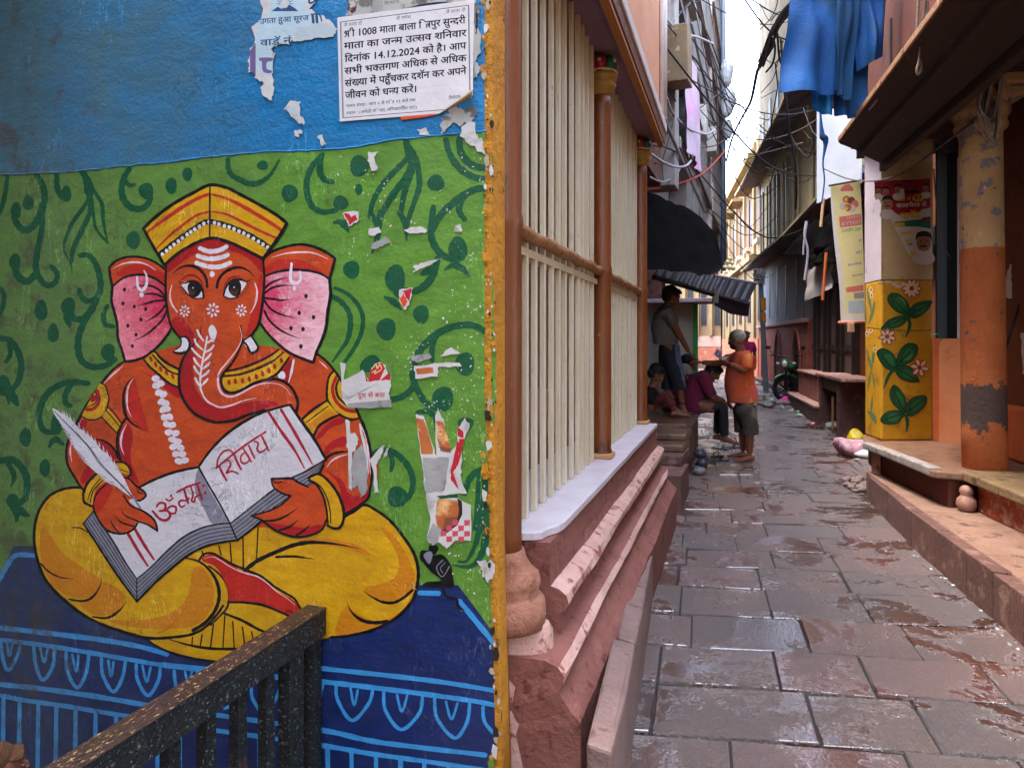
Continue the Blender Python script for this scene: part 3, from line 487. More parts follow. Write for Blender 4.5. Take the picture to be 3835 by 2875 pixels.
for a in (((702, 950), (725, 965)), ((700, 990), (725, 995)), ((705, 1018), (735, 1015)), ((720, 1035), (745, 1028)), ((740, 1048), (757, 1036))): K(list(a), 7)
fig.fill([(1095, 1066), (1110, 1000), (1150, 948), (1230, 930), (1292, 944), (1262, 1000), (1212, 1062), (1150, 1080)], WH); fig.dot(1192, 992, 58, 76, BK); fig.dot(1185, 1022, 34, 36, BR); fig.dot(1185, 990, 22, 26, BK); fig.dot(1183, 985, 6, 7, WH)
fig.stroke([(1092, 1010), (1110, 950), (1160, 905), (1230, 895)], 16, RD2); K([(1090, 1062), (1108, 990), (1160, 930), (1240, 914), (1290, 935), (1345, 912)], 24, (.6, .15)); K([(1090, 1062), (1150, 1086), (1225, 1070)], 14); K([(1100, 960), (1150, 900), (1230, 885)], 8)
for a in (((1290, 960), (1318, 955)), ((1285, 980), (1315, 982)), ((1278, 1000), (1305, 1005)), ((1265, 1020), (1290, 1030)), ((1250, 1035), (1268, 1050)), ((1235, 1050), (1250, 1068))): K(list(a), 7)
for cx, cy, r_ in ((745, 1195, .86), (995, 1187, 1.05), (1247, 1190, .9)):
    for k in range(8): a = k * math.pi / 4 + .2; fig.dot(cx + 40 * r_ * math.cos(a), cy + 46 * r_ * math.sin(a), 17 * r_, 10 * r_, WH, a)
    fig.dot(cx, cy, 12 * r_, 12 * r_, WH)
fig.stroke([(632, 966), (615, 1050), (630, 1130), (678, 1202)], 17, PW, (.4, .8)); fig.stroke([(1366, 948), (1387, 1020), (1372, 1130), (1328, 1215)], 19, PW, (.6, .3))
fig.build('painted_face', mural)
fig = Canvas('A')
TL = [(715, 1432), (760, 1440), (780, 1490), (760, 1542), (700, 1556), (648, 1545), (700, 1512), (712, 1470)]; TR = [(1298, 1442), (1340, 1430), (1392, 1512), (1372, 1552), (1330, 1556), (1270, 1480)]
fig.fill(TL, WH); K([(708, 1425), (760, 1425), (790, 1480), (770, 1548), (705, 1570), (645, 1558)], 22); K([(712, 1432), (715, 1475), (700, 1512), (648, 1545)], 12); fig.build('painted_tusk', mural); fig = Canvas('A'); fig.fill(TR, WH); K([(1270, 1470), (1298, 1500), (1330, 1560), (1375, 1552), (1395, 1510), (1345, 1430)], 22)
fig.build('painted_tusk', mural)
# trunk
fig = Canvas('B')
TRL = [(1945, -245), (1925, -120), (1860, -30), (1770, 80), (1722, 177), (1700, 300), (1700, 420), (1722, 520), (1780, 632), (1870, 732), (2000, 800), (2090, 825)]
cB = lambda L_: [(x + 1924, y) for x, y in L_]
TRR = cB([(1075, 705), (1090, 620), (1070, 540), (1020, 450), (940, 382), (850, 352), (720, 362), (600, 402), (480, 470), (380, 502), (290, 490), (250, 430), (240, 350), (270, 280), (330, 210), (400, 110), (450, 0), (475, -90), (455, -240)])
fig.poly(crom(TRL, False, 5) + cB([(200, 830), (400, 802), (550, 742), (720, 695), (900, 690)]) + crom(TRR, False, 5), OR)
fig.fill([(1860, -20), (1722, 177), (1705, 400), (1750, 580), (1900, 745), (2072, 810), (2300, 790), (2560, 700), (2800, 640), (2700, 590), (2500, 600), (2300, 650), (2100, 640), (1980, 600), (1870, 420), (1850, 200), (1890, 60)], RD)
K(TRL, 34, (.2, 1)); K(cB([(150, 828), (260, 826), (400, 802), (550, 742), (720, 692)]), 34); K(TRR, 34, (1, .4))
W(cB([(445, -230), (470, -120), (430, 0), (320, 150), (230, 260), (205, 350), (215, 450), (260, 520), (350, 546), (450, 512), (600, 432), (740, 396), (880, 410), (960, 460), (1015, 535)]), 24); W(cB([(-10, 440), (60, 560), (130, 622), (230, 662), (350, 642), (480, 592), (630, 560)]), 22); fig.f('A'); fig.fill([(992, 1318), (1030, 1380), (1000, 1470), (970, 1420), (958, 1350)], WH); fig.f('B')
q = lambda pts, wd=26: fig.stroke(pts, wd, WH, (.8, .5)); q([(2010, -120), (1990, 0), (1950, 200), (1932, 400), (1960, 520), (2010, 600), (2060, 630)], 22)
for a in (((1900, -190), (1925, -130), (1970, -70)), ((1870, -90), (1895, -30), (1965, 30)), ((1840, 10), (1880, 60), (1950, 120)), ((1862, 120), (1890, 170), (1938, 220)), ((1865, 210), (1890, 260), (1935, 310)), ((1878, 340), (1900, 390), (1930, 430)), ((2090, -130), (2060, -80), (1995, -40)), ((2080, -20), (2050, 20), (1980, 60)), ((2052, 70), (2020, 110), (1965, 160)), ((2042, 165), (2010, 200), (1958, 240)), ((2030, 255), (2000, 290), (1945, 330)), ((2015, 350), (1990, 380), (1945, 425))): q(list(a))
fig.build('painted_trunk', mural)
# crown
fig = Canvas('A')
fig.fill([(975, 90, 1), (820, 150), (640, 250), (480, 370), (385, 465, 1), (460, 600), (560, 775, 1), (700, 680), (850, 590), (970, 550), (1080, 565), (1220, 620), (1360, 690), (1440, 730, 1), (1500, 640), (1580, 530), (1650, 420, 1), (1560, 350), (1400, 260), (1250, 180), (1120, 110)], YL)
for s_, w_ in (([(410, 500), (560, 390), (720, 280), (860, 200), (955, 163)], 36), ([(498, 642), (600, 540), (720, 440), (850, 350), (955, 318)], 25), ([(985, 163), (1120, 200), (1280, 280), (1450, 380), (1602, 478)], 36), ([(985, 315), (1120, 340), (1280, 420), (1420, 490), (1552, 547)], 27)): fig.stroke(s_, w_, RD2, (.5, .8))
K([(520, 700), (640, 602), (780, 500), (900, 420), (968, 402)], 46, (1, 1)); K([(968, 402), (1100, 432), (1250, 490), (1400, 570), (1505, 642)], 46, (1, 1))
for x, y in ((548, 693), (585, 662), (617, 635), (650, 607), (690, 577), (725, 548), (767, 518), (800, 495), (835, 472), (877, 448), (915, 422), (962, 405), (1010, 415), (1050, 427), (1098, 443), (1140, 453), (1183, 470), (1228, 490), (1270, 507), (1310, 530), (1355, 555), (1400, 580), (1440, 605), (1482, 632)): fig.dot(x, y, 16, 18, WH)
K([(380, 465), (480, 370), (640, 250), (820, 150), (970, 80), (1120, 105), (1250, 170), (1400, 250), (1560, 345), (1652, 420, 1), (1580, 540), (1500, 650), (1440, 738)], 30, (1, 1)); K([(380, 465), (460, 610), (568, 792)], 26, (1, 1)); K([(568, 785), (700, 675), (850, 590), (970, 550), (1080, 565), (1220, 620), (1360, 690), (1442, 732)], 27, (1, 1)); K([(970, 90), (969, 300), (968, 545)], 18)
fig.build('painted_crown', mural)
# book
fig = Canvas('E')
BE = [(1810, 490), (1700, 500), (1560, 532), (1400, 612), (1250, 740), (1110, 880), (985, 985)]; BO = [(1875, 640), (1780, 652), (1600, 692), (1440, 772), (1300, 882), (1150, 1012), (985, 1182)]
LE = [(600, 385), (680, 510), (780, 660), (880, 830), (985, 985)]; LO = [(512, 492), (650, 700), (740, 840), (850, 1000), (985, 1182)]
RE = [(1818, 490), (1958, 380), (2198, 195), (2358, 90), (2508, 20), (2652, -73)]; RO = [(1873, 642), (2008, 540), (2138, 430), (2318, 300), (2538, 140), (2640, -20)]
fig.poly(crom([(1010, 172), (1130, 110), (1280, 50), (1420, 15), (1535, -5)], False, 4) + [(1620, 150), (1720, 320), (1810, 490)] + crom(BE, False, 4)[1:] + crom(LE[::-1], False, 4)[1:] + [(700, 300)], PG)
fig.fill([(1530, 10), (1600, 140), (1700, 320), (1802, 488), (1660, 500), (1590, 380), (1500, 200)], GY)
RP = [(0, 1310), (130, 1130), (300, 960), (500, 820), (700, 720), (900, 660), (1005, 635)]
fig.poly(crom(RP, False, 5, ) + [(1140, 830), (1270, 1010), (1400, 1240)] + [(1250, 1310), (1000, 1470), (800, 1600), (560, 1790), (337, 1944), (250, 1800), (130, 1560)], PG, fr='C')
for I, O in ((BE, BO), (LE, LO), (RE, RO)):
    fig.poly(crom(I, False, 4) + crom(O[::-1], False, 4), GY)
    for t in (.22, .42, .62, .82): K([(a[0] * (1 - t) + c[0] * t, a[1] * (1 - t) + c[1] * t) for a, c in zip(I, O)], 9)
    K(I, 17); K(O, 24)
K([(1810, 490), (1875, 642)], 18); K([(985, 985), (985, 1182)], 16); K([(600, 385), (512, 492)], 16); K([(1010, 172), (1130, 110), (1280, 50), (1420, 15), (1535, -5)], 26); K([(1532, -5), (1620, 150), (1720, 320), (1812, 490)], 18)
for a in ([(970, 545), (1050, 680), (1137, 812)], [(912, 590), (1000, 740), (1082, 868)]): fig.stroke(a, 28, RT, (1, .6))
fig.f('C'); K(RP, 34); K([(1005, 635), (1140, 830), (1270, 1010), (1405, 1245)], 38)
for a in ([(768, 718), (900, 920), (1050, 1130), (1162, 1335)], [(905, 690), (1020, 880), (1140, 1090), (1252, 1292)]): fig.stroke(a, 36, RT, (.8, .4))
T = lambda pts, wd=24: fig.stroke(pts, wd, RT, (.8, .8))
T([(185, 1338), (360, 1192), (540, 1060), (732, 935)], 25); T([(192, 1330), (210, 1230), (270, 1152), (340, 1140), (385, 1190)], 22); T([(215, 1310), (260, 1400), (302, 1472)], 27); T([(240, 1290), (310, 1248), (347, 1290), (320, 1350), (300, 1390), (360, 1370), (432, 1397)], 23); T([(390, 1190), (420, 1270), (462, 1347)], 28)
T([(500, 1165), (462, 1200), (462, 1262), (502, 1284), (552, 1250), (540, 1190)], 21); T([(478, 1110), (530, 1190), (575, 1265)], 24); T([(548, 1085), (580, 1160), (612, 1224)], 25); T([(612, 1040), (652, 1060), (640, 1130), (680, 1160), (745, 1118)], 23); T([(690, 980), (730, 1060), (767, 1142)], 27)
fig.f('E'); T([(1162, 342), (1190, 310), (1236, 320), (1232, 370), (1188, 382)], 22); T([(1200, 382), (1255, 380), (1282, 420), (1250, 462), (1190, 452), (1128, 385)], 25); T([(1245, 372), (1290, 340), (1332, 350), (1326, 400), (1288, 402)], 20); fig.dot(1290, 248, 12, 12, RT); T([(1242, 275), (1275, 292), (1308, 265)], 16)
T([(1342, 216), (1430, 170), (1545, 130)], 20); T([(1450, 268), (1420, 290), (1380, 288), (1358, 312), (1380, 347), (1412, 332)], 18); T([(1405, 190), (1425, 260), (1442, 312)], 22); T([(1465, 170), (1484, 235), (1472, 290), (1500, 297), (1502, 262), (1545, 240)], 18); T([(1520, 140), (1542, 210), (1562, 282)], 22); fig.dot(1575, 160, 11, 14, RT); fig.dot(1592, 221, 12, 14, RT)
fig.build('painted_book', mural)
# hands and bracelets
fig = Canvas('E')
fig.poly(crom([(525, 240), (560, 140), (640, 40), (745, 90), (665, 180), (592, 335), (535, 300)], True, 5), YL); K([(505, 240), (540, 150), (600, 80), (660, 30)], 24); K([(572, 305), (602, 200), (692, 105)], 13); K([(550, 292), (587, 190), (667, 90)], 11); K([(512, 245), (520, 302), (592, 342)], 24)
fig.fill([(640, 170), (740, 110), (830, 100), (900, 80), (960, 130), (1000, 180), (1050, 210), (1062, 250), (1012, 282), (960, 272), (915, 290), (980, 350), (1060, 400), (1130, 460), (1167, 545, 1), (1100, 510), (1000, 470), (985, 500), (950, 540), (890, 570), (820, 575), (740, 560), (680, 500), (630, 420), (600, 340), (602, 250)], OR); fig.fill([(630, 200), (740, 130), (760, 220), (700, 330), (640, 400), (605, 320)], RD2)
K([(600, 335), (620, 410), (680, 512), (740, 562), (820, 582), (890, 577), (960, 540), (992, 490)], 21); K([(868, 245), (930, 332), (1020, 372), (1100, 422), (1150, 480), (1170, 560, 1), (1080, 502), (1000, 477)], 19); K([(860, 80), (920, 100), (980, 160), (1050, 210), (1064, 250), (1020, 287), (975, 287)], 21); K([(990, 190), (1000, 216), (1042, 230)], 12); K([(850, 368), (880, 420), (970, 462), (1012, 480)], 15, (.3, 1)); K([(798, 428), (850, 482), (962, 520)], 15, (.3, 1)); K([(752, 462), (780, 520), (822, 567)], 15, (.3, 1)); K([(600, 335), (630, 230), (720, 140), (800, 95)], 16)
fig.f('B'); fig.fill([(1010, 1288), (1100, 1288), (1140, 1340), (1152, 1402), (1040, 1372)], YL); K([(1000, 1268), (1090, 1275), (1150, 1330), (1162, 1400), (1132, 1432)], 26); K([(1040, 1350), (1142, 1382)], 14)
fig.build('painted_hand', mural)
fig = Canvas('F')
fig.fill([(860, 80), (940, 58), (1030, 130), (1100, 230), (1142, 330), (1152, 432), (1120, 515), (1030, 502), (1015, 400), (990, 280), (930, 170)], YL)
fig.fill([(530, 100), (600, 108), (700, 100), (760, 130), (830, 170), (890, 140), (960, 230), (1005, 350), (1010, 450), (980, 540), (900, 590), (760, 602), (640, 580), (560, 540), (480, 480), (430, 450), (348, 424, 1), (440, 398), (560, 358), (640, 295), (690, 245, 1), (620, 230), (560, 190), (530, 150)], OR); fig.fill([(460, 490), (600, 565), (760, 598), (900, 580), (975, 500), (800, 530), (620, 500)], RD)
K([(520, 95), (600, 95), (700, 95), (760, 130), (845, 167)], 23); K([(520, 95), (530, 150), (560, 190), (640, 235), (692, 245, 1), (640, 300), (560, 355), (450, 395), (342, 422)], 19); K([(342, 424), (430, 460), (520, 530), (620, 582), (750, 612), (880, 592), (970, 542), (1007, 460)], 23); K([(440, 472), (560, 462), (660, 420), (762, 348)], 20, (1, .2)); K([(590, 552), (680, 522), (762, 458)], 20, (1, .2)); K([(740, 597), (800, 562), (867, 500)], 20, (1, .2)); K([(525, 100), (560, 132), (612, 125)], 12)
K([(850, 90), (940, 55), (1030, 120), (1110, 230), (1152, 340), (1162, 440), (1132, 522), (1080, 537), (1018, 510)], 27); K([(850, 110), (920, 150), (980, 250), (1010, 380), (1022, 502)], 21); K([(870, 108), (950, 160), (1010, 260), (1040, 380), (1046, 492)], 13)
fig.build('painted_hand', mural)
fig = Canvas('B')
fig.fill([(298, 678), (340, 690), (420, 740), (500, 790), (560, 860), (650, 930), (720, 990), (780, 1050), (840, 1130), (910, 1180), (960, 1260), (1020, 1330), (1080, 1430), (1130, 1530), (1192, 1660, 1), (1100, 1610), (1000, 1530), (900, 1450), (800, 1380), (700, 1280), (620, 1180), (540, 1080), (480, 960), (400, 850), (330, 760)], WH, 4)
for a, b2 in zip(crom([(400, 850), (480, 960), (540, 1080), (620, 1180), (700, 1280), (800, 1380), (900, 1450), (1000, 1530)], False, 3), crom([(360, 790), (420, 920), (490, 1030), (545, 1130), (620, 1240), (690, 1300), (760, 1370), (860, 1470)], False, 3)): fig.stroke([a, b2], 14, WH, (1, .3))
for a in crom([(420, 740), (500, 790), (650, 930), (780, 1050), (910, 1180), (1020, 1340)], False, 3): fig.stroke([a, (a[0] - 12, a[1] - 46)], 14, WH, (1, .3))
fig.stroke([(318, 705), (430, 820), (560, 950), (700, 1100), (830, 1280), (960, 1420), (1080, 1540), (1190, 1660)], 17, BK, (.4, .8)); fig.stroke([(700, 1110), (830, 1290), (960, 1430)], 26, GY, (.2, .2)); fig.stroke([(955, 255), (985, 305), (1018, 355)], 18, GY, fr='E')
fig.build('painted_quill', mural)
# ================================================================== GROUND
def gz(y): return .018 * max(0, y - 9.3)
b = MB(); ys = [-12, -3, 0, 3, 6, 9.3, 14, 20, 30, 45]; 
EARTH = mat('wet_joint_earth', '#2a211d', '#1c1613', rough=.35, bump=.3)
rows = [[s_b for s_b in (b.b.verts.new((x, y, gz(y) - .013)) for x in (-1.36, -.5, .8, 9))] for y in ys]
for r0, r1 in zip(rows, rows[1:]):
    for i in range(3): b.face([r0[i], r0[i + 1], r1[i + 1], r1[i]])
v0 = [b.b.verts.new((-9, y, gz(y) - .013)) for y in ys[3:]]; 
for i in range(len(v0) - 1): b.face([v0[i], rows[3 + i][0], rows[4 + i][0], v0[i + 1]])
b.build('ground', EARTH, kind='structure')
b = MB(); b.box(-9, -1.30, -12, YW + .05, -.62, -.5); b.box(-1.36, -1.30, -12, YW, -.5, -.024); b.build('landing_floor', mat('landing_stone', '#6f625a', rough=.7), kind='structure')
def wet(name, c, c2, rough=.30):
    m = bpy.data.materials.new(name); m.use_nodes = True; t = NT(m); p = t.n['Principled BSDF']; v = t.pos()
    col = t.mix(t.ramp(t.noise(v, 3.2, 7, .65, .4), .3, .7), hx(c), hx(c2))
    col = t.mix(t.ramp(t.noise(v, 24, 5, .7), .52, .78, 0, .55), col, hx('#40302a'))
    col = t.mix(t.ramp(t.noise(v, 90, 3, .6), .55, .8, 0, .5), col, hx('#8a7468'))
    t.link(col, p.inputs['Base Color'])
    pud = t.noise(v, 2.1, 5, .6, .8); mk = t.ramp(t.math('ADD', pud, t.ramp(t.noise(v, 13, 5, .7, 1.5), .2, .8, -.10, .10)), .49, .56)                                   # standing water against merely damp stone
    t.link(t.ramp(mk, 0, 1, rough + .2, .22), p.inputs['Roughness']); p.inputs['Specular IOR Level'].default_value = .9
    b1 = t.add('Bump'); b1.inputs['Distance'].default_value = .03
    t.link(t.ramp(mk, 0, 1, .9, .25), b1.inputs['Strength'])
    vs = t.pos((1, .55, 1)); h = t.math('ADD', t.noise(vs, 46, 5, .7, .5), t.math('MULTIPLY', t.noise(vs, 11, 4, .6, 1.2), 1.2))
    h = t.math('ADD', h, t.math('MULTIPLY', t.noise(v, 150, 2, .5), .25)); t.link(h, b1.inputs['Height']); t.link(b1.outputs[0], p.inputs['Normal'])
    p.inputs['Coat Weight'].default_value = 1; t.link(t.ramp(mk, 0, 1, .44, .07), p.inputs['Coat Roughness']); p.inputs['Coat IOR'].default_value = 2.3
    b2 = t.add('Bump'); b2.inputs['Distance'].default_value = .045; t.link(t.ramp(mk, 0, 1, 1.0, .10), b2.inputs['Strength'])
    h2 = t.math('ADD', t.noise(v, 30, 4, .6, 1.5), t.noise(v, 80, 3, .6)); t.link(h2, b2.inputs['Height']); t.link(b2.outputs[0], p.inputs['Coat Normal'])
    return m
WET = [wet('wet_red_stone', '#58301f', '#3c1f16'), wet('wet_brown_stone', '#543422', '#3d2619'), wet('wet_rose_stone', '#60382c', '#472820'), wet('wet_dark_stone', '#45291f', '#301c16')]
b = MB(); U = Vector((.982, .19, 0)); V = Vector((-.05, 1, 0)); r = random.Random(11); row = 0; t_ = -1.0
while t_ < 29:
    h_ = r.uniform(.38, .46); s_ = -2.6 + r.uniform(0, .5)
    while s_ < 3.2:
        w_ = r.choice((.42, .5, .55, .62)) * r.uniform(.92, 1.08)
        bend = -.075 * max(0, t_ - 12)
        o_ = U * (s_ + bend) + V * t_
        c_ = o_ + U * w_ / 2
        if -1.30 < c_.x < 2.4 and not (c_.x < -.5 and c_.y < 2.0 and c_.x < -1.2):
            g = .006; dz = r.uniform(-.005, .004); tx, ty = r.uniform(-.007, .007), r.uniform(-.006, .006); q = []
            for a, e in ((g, g), (w_ - g, g), (w_ - g, h_ - g), (g, h_ - g)):
                p = o_ + U * a + V * e; q.append(Vector((p.x + r.uniform(-.004, .004), p.y + r.uniform(-.004, .004), gz(p.y) + dz + tx * (a - w_ / 2) / w_ * 2 + ty * (e - h_ / 2) / h_ * 2)))
            b.mi = r.choice((0, 0, 1, 1, 2, 3)); cc = sum(q, Vector()) / 4
            top = [b.b.verts.new(cc + (p - cc) * .985) for p in q]; mid = [b.b.verts.new(p - Vector((0, 0, .003))) for p in q]; low = [b.b.verts.new(p - Vector((0, 0, .05))) for p in q]
            b.face(top)
            for A, B in ((top, mid), (mid, low)):
                for i in range(4): b.face([A[i], B[i], B[(i + 1) % 4], A[(i + 1) % 4]])
        s_ += w_
    t_ += h_
b.build('alley_paving', WET, kind='structure')
# ================================================================== ARCADE HOUSE (left)
Y0, Y1 = 2.16, 5.75
CREAM = mat('cream_painted_slat', '#d8cbb0', '#c9b998', sc=7, rough=.6, bump=.25, bsc=70, stretch=(1, 1, .35), spots=(('#6d5a44', 38, .70), ('#c58a94', 9, .74, .05)))
BROWN = mat('glossy_brown_paint', '#80451c', '#683514', sc=5, rough=.42, bump=.3, bsc=30, stretch=(1, 1, .3), spots=(('#4a2610', 26, .68), ('#c9a06a', 44, .72), ('#3a2416', 9, .66, .06)))
MARB = mat('white_marble_sill', '#cfc8ca', '#bfb4ba', sc=6, rough=.35, bump=.08, spots=(('#e08ab8', 5, .66, .10), ('#9a8f90', 40, .72)))
PLAS = mat('red_brown_plaster', '#8c574b', '#77473d', sc=7, rough=.8, bump=.5, bsc=34, spots=(('#5f3328', 18, .62, .04), ('#c79a88', 46, .70)))
PALE = mat('pale_pink_moulding', '#cda79a', '#b98c7e', sc=8, rough=.75, bump=.5, bsc=50, spots=(('#8a4c3e', 14, .60, .03), ('#6f8f98', 11, .74, .03)))
SOFF = mat('mauve_soffit', '#9b8a98', '#86748a', sc=3, rough=.85, bump=.15, spots=(('#3d3540', 4, .70, .06),))
PEACH = mat('peach_wall', '#e0a680', '#d3946c', sc=3, rough=.8, bump=.15, spots=(('#b07a58', 7, .68, .05),))
WHITE = mat('white_trim', '#ddd5ce', '#cbc0b8', sc=6, rough=.6, bump=.2, spots=(('#9a8a7a', 22, .68),))
INNER = mat('inner_room_plaster', '#b8ab9c', '#a2958a', rough=.85)
house = empty('arcade_house', (-.9, 4, 0), 'left house with cream slats between brown columns over a white marble sill', 'house', kind='thing')
prof = [(-1.35, 0), (-.47, 0), (-.47, .31), (-.50, .34), (-.548, .40), (-.535, .425), (-.527, .45), (-.545, .475), (-.59, .49), (-.605, .52), (-.603, .56), (-.578, .575), (-.562, .60), (-.566, .63), (-.59, .65), (-.62, .658), (-.63, .70), (-.632, .81), (-1.35, .81)]
for pr_, ya_ in (([(-1.35, 0)] + prof[1:9] + [(-1.35, .49)], 2.14), ([(-1.35, .4905), (-.592, .4905)] + prof[9:], 2.35)):
  b = MB(); rings = []; n_ = 46
  for i in range(n_):
    y = ya_ + (Y1 - ya_) * i / (n_ - 1); rg = []
    for x, z in pr_:
        e = 1 if x > -1.3 and .1 < z < .8 and abs(z - .4905) > .002 else 0; q = noise.noise(Vector((z * 31, y * 3.5, z * 6))) * .010 * e; q2 = noise.noise(Vector((z * 17 + 5, y * 9, 1))) * .006 * e; rg.append((x + q + q2, y + .008 * noise.noise(Vector((x * 9, z * 9, 3))) * e, z + q2))
    rings.append(rg)
  b.loft(rings); b.b.faces.ensure_lookup_table()
  for i, f in enumerate(b.b.faces):
    if i < len(b.b.faces) - 2:
        a_, c_ = pr_[i % len(pr_)], pr_[(i + 1) % len(pr_)]
        if a_[0] > -1 and c_[0] > -1 and (.42 < (a_[1] + c_[1]) / 2 < .47 or .565 < (a_[1] + c_[1]) / 2 < .655): f.material_index = 1
  b.build('plinth', [PLAS, PALE], house)
b = MB(); y = 2.36; P = [(-1.05, 2.30), (-.755, 2.33), (-.69, 2.35), (-.665, 2.37), (-.655, 2.42), (-.63, 2.47), (-.622, 2.52), (-.62, 2.62)]
for i in range(1, 12): P.append((-.62 + rng.uniform(-.002, .002), 2.62 + i * (Y1 + .01 - 2.62) / 11))
P.append((-1.05, Y1 + .01)); b.prism(P, .812, .842); b.build('sill', MARB, house, bevel=.004)
# broken plaster lump under the first column
b = MB(); b.smooth = True
b.loft([[(-.735 + r_ * math.cos(a) + .02 * noise.noise(Vector((a * 2, z * 9, 0))), 2.235 + r_ * .62 * math.sin(a), z) for a in [2 * math.pi * k / 22 for k in range(22)]] for r_, z in ((.165, -.2), (.17, .1), (.16, .34), (.15, .46), (.135, .55), (.12, .575))])
b.build('column_footing', PALE, house)
WORN = mat('worn_column_base', '#a9745c', '#8d5a44', sc=7, rough=.75, bump=.7, bsc=34, spots=(('#c98a2a', 15, .66, .02), ('#7a4a30', 9, .6, .06), ('#d8b8a8', 22, .68, .02)))
def column(y, z0, base):
    b = MB(); b.smooth = True
    if base: pr = [(.058, .78), (.056, .86)]
    else: pr = [(.062, .843), (.064, .875), (.056, .895)]
    pr += [(.055, 1.6), (.055, 1.90), (.061, 1.92), (.061, 1.95), (.055, 1.97), (.054, 2.9), (.053, 2.985)]
    b.lathe(pr, (-.755, y, 0), 24); o = b.build('column', BROWN, house)
    if base:
        b = MB(); b.smooth = True; b.lathe([(.137, .562), (.142, .60), (.134, .647), (.122, .662), (.110, .674), (.120, .70), (.114, .737), (.092, .754), (.074, .782), (.064, .815)], (-.755, y, 0), 28); b.build('column_base', WORN, o, disp=.006, dscale=14)
    if not base:
        b = MB(); b.box(-.825, -.685, y - .07, y + .07, .8425, .872); b.build('column_base', mat('tan_base', '#c0915c', rough=.6), o, bevel=.008)
    b = MB(); b.smooth = True; b.lathe([(.055, 2.965), (.062, 2.985), (.078, 3.005), (.085, 3.03), (.072, 3.045), (.088, 3.06), (.092, 3.085), (.06, 3.09)], (-.755, y, 0), 24); b.build('ring', mat('gold_paint', '#a98134', '#8d6a28', rough=.4), o)
    b = MB(); b.smooth = True
    for k, m_ in enumerate((0, 1, 0, 1, 0, 1)):
        a = k * math.pi / 3 - .5; b.mi = m_; b.ball((-.755 + .055 * math.cos(a), y + .055 * math.sin(a), 3.135), (.042, .042, .058), 10, 8)
        b.mi = 2; b.ball((-.755 + .094 * math.cos(a), y + .094 * math.sin(a), 3.15), .012, 8, 6)
    b.mi = 2; b.lathe([(.075, 3.092), (.097, 3.10), (.075, 3.108)], (-.755, y, 0), 20)
    b.build('capital', [mat('capital_green', '#0f5a3c', rough=.4), mat('capital_red', '#a51c24', rough=.4), mat('capital_cream', '#d8cfae', rough=.5)], o)
    return o
column(2.225, .57, True); column(3.99, .843, False); column(5.70, .843, False)
def slat(y, hw=.032):
    b = MB(); j = rng.uniform(-.004, .004)
    b.box(-.793 + j, -.770 + j, y - hw, y + hw, .842, 3.21); return b.build('slat', CREAM, house, bevel=.003)
yy = 2.40
while yy < 3.90: slat(yy + rng.uniform(-.006, .006), .013); yy += .131
yy = 4.15
while yy < 5.62: slat(yy + rng.uniform(-.006, .006), .013); yy += .131
for ya, yb in ((2.29, 3.925), (4.055, 5.635)):
    b = MB(); b.smooth = True; b.tube([(-.757, ya + (yb - ya) * i / 12, 1.935 + .006 * math.sin(i * 2.1)) for i in range(13)], [.026 + .003 * math.sin(i * 3.3) for i in range(13)], 10); b.build('rail', mat('worn_rail_wood', '#a4764c', '#8a5c36', sc=12, rough=.6, bump=.4, spots=(('#5a3820', 20, .62), ('#d2b890', 30, .66))), house)
    b = MB(); b.box(-.83, -.768, ya, yb, 1.855, 1.885); b.build('rail', CREAM, house)
b = MB(); b.box(-1.9, -.632, 2.16, 5.9, 3.212, 3.30); b.build('soffit', SOFF, house)
b = MB(); b.box(-.632, -.575, 2.15, 5.92, 3.195, 3.285); b.build('fascia', mat('brown_fascia', '#6e3f22', '#59301a', sc=10, rough=.5, bump=.3, spots=(('#b98350', 26, .63),)), house, bevel=.006)
b = MB(); b.box(-.63, -.583, 2.15, 5.915, 3.168, 3.194); b.build('fascia_edge', mat('ochre_edge', '#b9814a', rough=.6), house)
b = MB(); b.box(-.63, -.562, 2.15, 5.93, 3.286, 3.375); b.build('white_band', WHITE, house, bevel=.01)
b = MB(); b.box(-1.9, -.60, 2.15, 5.90, 3.376, 5.0); b.build('upper_wall', PEACH, house)
for py, px_ in ((5.84, -.572), (5.70, -.578)):
    b = MB(); b.smooth = True; b.tube([(px_, py, 3.38), (px_, py, 5.0)], .022, 10); b.build('pipe', WHITE, house)
b = MB(); b.box(-1.9, -1.8, 2.15, 5.9, .0, 3.21); b.box(-1.8, -1.06, 5.8, 5.9, .0, 3.21); b.box(-1.8, -1.36, 2.16, 5.8, .80, .835); b.build('room_wall', INNER, house)
b = MB(); b.box(-1.75, -1.35, 2.6, 5.2, .836, 1.15); b.build('inner_bench', mat('inner_bench_paint', '#c9a08c', rough=.7), house, bevel=.01)
